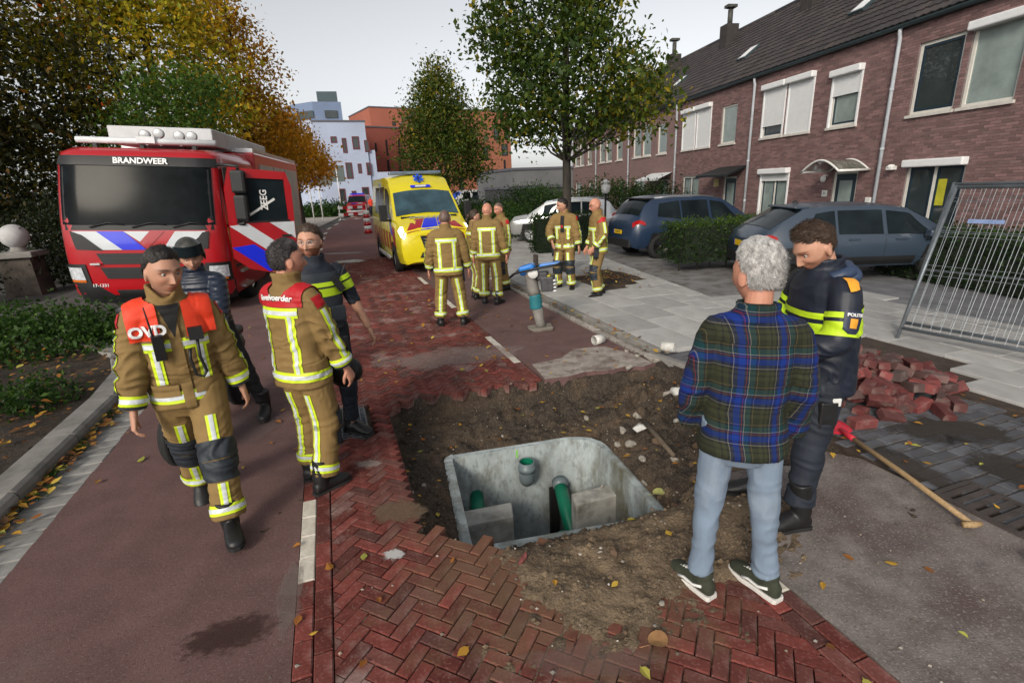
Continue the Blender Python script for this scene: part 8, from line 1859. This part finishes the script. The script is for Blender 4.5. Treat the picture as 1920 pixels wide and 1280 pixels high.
spots = [(1195, 762, .085, 0), (1160, 770, .05, 1), (1185, 805, .07, 0), (1240, 770, .08, 1), (1160, 800, .06, 0), (1265, 845, .06, 0), (1285, 800, .05, 1), (1205, 835, .055, 0), (1180, 690, .06, 0), (1150, 815, .045, 0), (1130, 825, .03, 0), (1225, 800, .03, 2), (1185, 845, .06, 1), (1305, 820, .05, 1), (1300, 880, .05, 1), (1290, 760, .04, 0), (1120, 660, .03, 1), (1195, 668, .05, 0), (1175, 660, .05, 0), (980, 1055, .045, 2), (1150, 1052, .03, 1), (1125, 1045, .022, 0), (1240, 1135, .02, 0), (1245, 1190, .02, 0), (1230, 1138, .02, 1), (1172, 1190, .025, 1), (1345, 900, .04, 0), (1310, 930, .06, 0), (1265, 960, .05, 1), (1215, 720, .05, 1), (1250, 745, .06, 0), (1275, 725, .05, 1), (1140, 745, .04, 1), (1100, 735, .04, 0), (1055, 745, .035, 1), (1235, 815, .09, 1), (1270, 785, .07, 0), (1210, 865, .045, 0), (1300, 845, .06, 1), (1170, 785, .075, 0), (1255, 900, .05, 1), (1285, 920, .05, 0), (940, 760, .03, 0), (830, 800, .035, 1), (790, 860, .03, 0), (815, 930, .035, 1)]
for i, (px, py, sz, kd) in enumerate(spots):
    p = G(px, py, -.12 if py < 1000 and px > 1120 and py > 700 else 0.); z = max(soil_z(p.x, p.y), 0 if not inpoly(WR(p.x, p.y), PIT) else -9)
    o = link('rubble_stone', rock(i + 3, sz * .8, (M_rub1, M_rub2, M_rub3)[kd])); o.location = (p.x, p.y, z + sz * .15); o.rotation_euler = (random.random(), random.random(), random.random() * 6); tag(o, 'broken lump of rubble on the dug soil round the pit', 'rubble', 'rubble lumps round the pit')
peb = MB(); rs = random.Random(5)
for i in range(900):
    x, y = rs.uniform(-1.2, 2.4), rs.uniform(1.5, 5.6); uv = WR(x, y); inp = inpoly(uv, PIT); z = soil_z(x, y)
    if inpoly((x, y), CHO): continue
    if not inp and z < -.01:
        if rs.random() > .25: continue
        z = 0
    s_ = rs.uniform(.004, .013); c = Vector((x, y, z + s_ * .4)); P = [c + Vector((rs.uniform(.6, 1.3) * s_ * a_, rs.uniform(.6, 1.3) * s_ * b_, rs.uniform(.5, 1) * s_ * c_)) for a_, b_, c_ in ((1, 0, 0), (-1, 0, 0), (0, 1, 0), (0, -1, 0), (0, 0, 1), (0, 0, -1))]
    peb.add(P, [(0, 2, 4), (2, 1, 4), (1, 3, 4), (3, 0, 4), (2, 0, 5), (1, 2, 5), (3, 1, 5), (0, 3, 5)], rnd=rs.random())
cl = MB()
for i in range(2600):
    x, y = rs.uniform(-1.3, 2.5), rs.uniform(1.6, 5.5); uv = WR(x, y); inp = inpoly(uv, PIT); z = soil_z(x, y)
    if inpoly((x, y), CHO) or (not inp and z < .0): continue
    s_ = rs.uniform(.006, .02) * (1.5 if rs.random() < .08 else 1); c = Vector((x, y, z + s_ * .2)); P = [c + Vector((rs.uniform(.6, 1.3) * s_ * a_, rs.uniform(.6, 1.3) * s_ * b_, rs.uniform(.5, 1) * s_ * c_)) for a_, b_, c_ in ((1, 0, 0), (-1, 0, 0), (0, 1, 0), (0, -1, 0), (0, 0, 1), (0, 0, -1))]
    sandy = uv[0] < .75 and uv[1] < .55
    cl.add(P, [(0, 2, 4), (2, 1, 4), (1, 3, 4), (3, 0, 4), (2, 0, 5), (1, 2, 5), (3, 1, 5), (0, 3, 5)], 1 if sandy else 0)
tag(cl.build('soil_clods', [M_soil, M_sand], fix=False), 'crumbs of soil lying over the dug ground', kind='stuff')
o = peb.build('pebbles', mat('pebble', (.16, .13, .10), rough=.9, var=.2, rnd=.7, rcol=(.32, .30, .27)), fix=False); tag(o, 'pebbles and crumbs scattered over the dug soil', kind='stuff')
p, q = G(1208, 795, -.2), G(1262, 868, -.2); b = MB(); b.tube([(0, 0, 0), ((q - p).x, (q - p).y, .05)], [.028, .02], 7); o = b.build('broken_plank', mat('old_wood', (.11, .085, .06), rough=.9, var=.3, vs=14), None, (p.x, p.y, max(soil_z(p.x, p.y), soil_z(q.x, q.y)) + .03)); tag(o, 'grey broken wooden stake lying on the right slope of the pit', 'stake')
b = MB(); b.add([(0, 0, 0), (.10, .02, .03), (.14, .10, .02), (.05, .13, .035), (-.03, .07, .01), (.05, .065, .05)], [(0, 1, 5), (1, 2, 5), (2, 3, 5), (3, 4, 5), (4, 0, 5)]); p = G(1195, 800, -.15); o = b.build('plastic_scrap', M_pvc, None, (p.x, p.y, soil_z(p.x, p.y) + .02)); tag(o, 'crumpled white plastic scrap on the pit slope', 'scrap')
for px, py, lab in ((1236, 885, 'pale green heart-shaped leaf on the soil right of the pit'), (1232, 1205, 'big brown curled leaf on the bricks below the soil heap')):
    p = G(px, py, -.1 if py < 1000 else 0); z = max(soil_z(p.x, p.y), -.3 if py < 1000 else .0) + .02; b = MB(); n_ = 14
    ou = [(.05 * (1 + .2 * cos(a_)) * cos(a_), .045 * sin(a_), .008 * sin(a_ * 2)) for a_ in np.linspace(0, 2 * pi, n_, endpoint=False)]; b.add([(0, 0, -.004)] + ou, [(0, 1 + i, 1 + (i + 1) % n_) for i in range(n_)]); b.tube([(-.04, 0, 0), (-.10, .02, .004)], .002, 5); o = b.build('fallen_leaf', mat('leaf_pale' if py < 1000 else 'leaf_brown', (.36, .36, .12) if py < 1000 else (.28, .15, .06), rough=.7, var=.2, vs=20), None, (p.x, p.y, z), (0, 0, .6)); tag(o, lab, 'leaf')
# left: stone ball on a pillar, lamp post
e = empty('gate_pillar', (-12.2, 12.85, 0), .3, 'brick gate pillar with a pale stone ball at the left edge', 'pillar')
MB().box((0, 0, .46), (.72, .72, .95), taper=(.9, .9)).build('pillar_shaft', mat('pillar_stone', (.07, .06, .05), rough=.95, var=.4, vs=4, bump=.02, bs=9), e); MB().box((0, 0, 1.0), (.86, .86, .14)).build('cap_stone', M_kerb, e, bevel=.02)
b = MB(); b.sphere((0, 0, 1.44), .29, 28, 18); b.build('ball', mat('ball_stone', (.42, .42, .42), rough=.8, var=.12, vs=5), e); b = MB(); b.lathe([(.2, 1.06), (.16, 1.12), (.14, 1.2)], n=18); b.build('neck', M_kerb, e)
p = PD(225, 185, 19.); b = MB(); e = empty('lamp_post', (p.x, p.y, 0), 0, 'slim grey lamp post rising among the left trees', 'lamp post'); b.tube([(0, 0, 0), (0, 0, 4.5), (0, 0, 9.5)], [.09, .07, .045], 12); b.build('post', M_galv, e); b = MB(); b.box((.3, 0, 9.5), (.7, .2, .1)); b.build('lamp_head', M_galv, e)
e = empty('garden_lamp', (3.3, 17.3, 0), 0, 'white globe garden lamp on a dark post above the hedge', 'lamp'); MB().tube([(0, 0, 0), (0, 0, 1.75)], .035, 8).build('post', M_blk, e); b = MB(); b.lathe([(.05, 1.75), (.13, 1.8), (.15, 2.0), (.05, 2.08), (.18, 2.1), (.02, 2.2)], n=16); b.build('lantern', M_plastic, e)
p = G(1005, 531); e = MB(); e.tube([(0, 0, 0), (.01, 0, .62)], [.06, .055], 10); o = e.build('wooden_post', mat('post_wood', (.06, .05, .042), rough=.9, var=.3, vs=9, bump=.004, bs=30, stretch=(3, 3, .4)), None, (p.x, p.y, .02)); tag(o, 'short dark wooden post beside the rammer', 'post')
# far signs, barrier and traffic cone
for px, Y, lab, hgt_, col, w_ in ((603, 46, 'tall pole with a large grey square sign back before the blue block', 3.6, (.10, .11, .10), 2.0), (640, 52, 'pole with two narrow dark sign backs before the blue block', 4.6, (.06, .08, .08), .8), (586, 44, 'pole with a small blue sign beside the fire engine rear', 3.6, (.02, .10, .40), .9)):
    p = PD(px, 390, Y); e = empty('road_sign', (p.x, p.y, 0), 0, lab, 'sign', 'road signs up the street'); MB().tube([(0, 0, 0), (0, 0, hgt_ + .3)], .05, 8).build('post', M_plastic, e)
    if w_ == .8:
        for x in (-.42, .42): MB().box((x, -.06, hgt_ - .6), (.7, .05, 1.5)).build('sign_plate', mat('sign_back_%d' % px, col, rough=.5, var=.1), e)
    else: MB().box((.2, -.06, hgt_ - .3), (w_, .05, .9 if w_ > 1 else .4)).build('sign_plate', mat('sign_%d' % px, col, rough=.5, var=.1), e)
p = G(664, 412); e = empty('road_barrier', (p.x, p.y, 0), .1, 'red and white road barrier in front of the small red van', 'barrier')
for x in (-1.1, 1.1): MB().tube([(x, 0, 0), (x, 0, 1.2)], .04, 6).build('stand', M_plastic, e); MB().box((x, 0, .04), (.2, .6, .06)).build('foot', M_plastic, e)
for z in (.45, 1.0):
    for k in range(6): MB().box((-1.0 + k * .4, 0, z), (.4, .04, .22)).build('stripe_board', M_red if k % 2 else M_plastic, e)
p = G(691, 437); e = empty('traffic_bollard', (p.x, p.y, 0), 0, 'red and white banded traffic bollard left of the ambulance', 'bollard')
for k in range(6): MB().lathe([(.001, k * .2), (.22 - .01 * k, k * .2), (.21 - .01 * k, k * .2 + .2), (.001, k * .2 + .2)], n=14).build('band', M_red if k % 2 == 0 else M_plastic, e)
# ================================================================== SPILLS ON THE PAVING
def spill(name, label, p, rx, ry, col, rough, k, z=.0055, rz=0., fine=9.):
    m = bpy.data.materials.new(name); m.use_nodes = True; N, L, B = nodes_of(m); B.inputs['Base Color'].default_value = (*col, 1); B.inputs['Roughness'].default_value = rough
    tc = N.new('ShaderNodeTexCoord'); ln = N.new('ShaderNodeVectorMath'); ln.operation = 'LENGTH'; L.new(tc.outputs['Object'], ln.inputs[0]); nz = N.new('ShaderNodeTexNoise'); nz.inputs['Scale'].default_value = fine * .35; nz.inputs['Detail'].default_value = 9; nz.inputs['Roughness'].default_value = .72; L.new(tc.outputs['Object'], nz.inputs[0])
    a = N.new('ShaderNodeMath'); a.operation = 'MULTIPLY_ADD'; a.inputs[1].default_value = 1.5; L.new(nz.outputs['Fac'], a.inputs[0]); s_ = N.new('ShaderNodeMath'); s_.operation = 'SUBTRACT'; s_.inputs[0].default_value = .12; L.new(ln.outputs['Value'], s_.inputs[1]); L.new(s_.outputs[0], a.inputs[2])
    mr = N.new('ShaderNodeMapRange'); mr.inputs[1].default_value = .28; mr.inputs[2].default_value = .5; mr.inputs[4].default_value = k; L.new(a.outputs[0], mr.inputs[0]); L.new(mr.outputs[0], B.inputs['Alpha'])
    b = MB(); n = 28; b.add([(1.1 * cos(2 * pi * i / n), 1.1 * sin(2 * pi * i / n), 0) for i in range(n)], [tuple(range(n))]); o = b.build(name, m, None, (p[0], p[1], z), (0, 0, rz)); o.scale = (rx, ry, 1); tag(o, label, kind='stuff')
spill('wet_stain', 'dark wet stain on the left red lane', G(430, 1190), .40, .2, (.045, .02, .018), .5, .7, rz=.3, fine=16)
spill('white_powder', 'white powder spilled on the road left of the ambulance', G(655, 490), .9, .8, (.55, .55, .54), .9, .9)
spill('white_powder', 'white powder spilled on the bricks far left of the ambulance', G(640, 475), 1.6, .5, (.5, .5, .5), .9, .6)
spill('cement_smear', 'pale cement smear on the bricks left of the pit', G(738, 1040), .12, .09, (.5, .49, .48), .9, .85)
spill('cement_smear', 'pale cement smear on the bricks beside the standing crew commander', G(690, 870), .2, .12, (.33, .27, .24), .9, .6)
spill('sand_film', 'sand trodden over the bricks at the left of the pit', G(745, 960), .36, .26, (.16, .11, .07), .95, .6)
spill('sand_film', 'sand trodden over the worn lane by the plaid man', G(1330, 985), .4, .3, (.13, .095, .065), .95, .7)
spill('sand_film', 'dark earth spread over the grey clinkers', G(1780, 810), .8, .5, (.035, .028, .022), .95, .8)
spill('sand_film', 'earth spread along the worn lane beside the shovel', G(1700, 870), .75, .25, (.045, .036, .03), .95, .75, rz=1.8)
spill('sand_film', 'earth spread on the clinkers by the drain grate', G(1890, 880), .4, .5, (.03, .025, .02), .95, .8)
spill('dust_film', 'pale dust trodden along the brick edge of the left lane', G(545, 1120), .5, .14, (.2, .16, .145), .95, .45, rz=1.9)
spill('dust_film', 'pale dust on the left lane behind the walking firefighter', G(470, 800), .5, .8, (.17, .13, .125), .95, .35)
spill('dust_film', 'grey cement dust over the bricks behind the pit', G(850, 670), 1.7, .8, (.30, .22, .20), .95, .5, rz=.3)
spill('dust_film', 'brick dust at the bottom below the soil heap', G(1100, 1240), .6, .18, (.22, .15, .13), .95, .3)
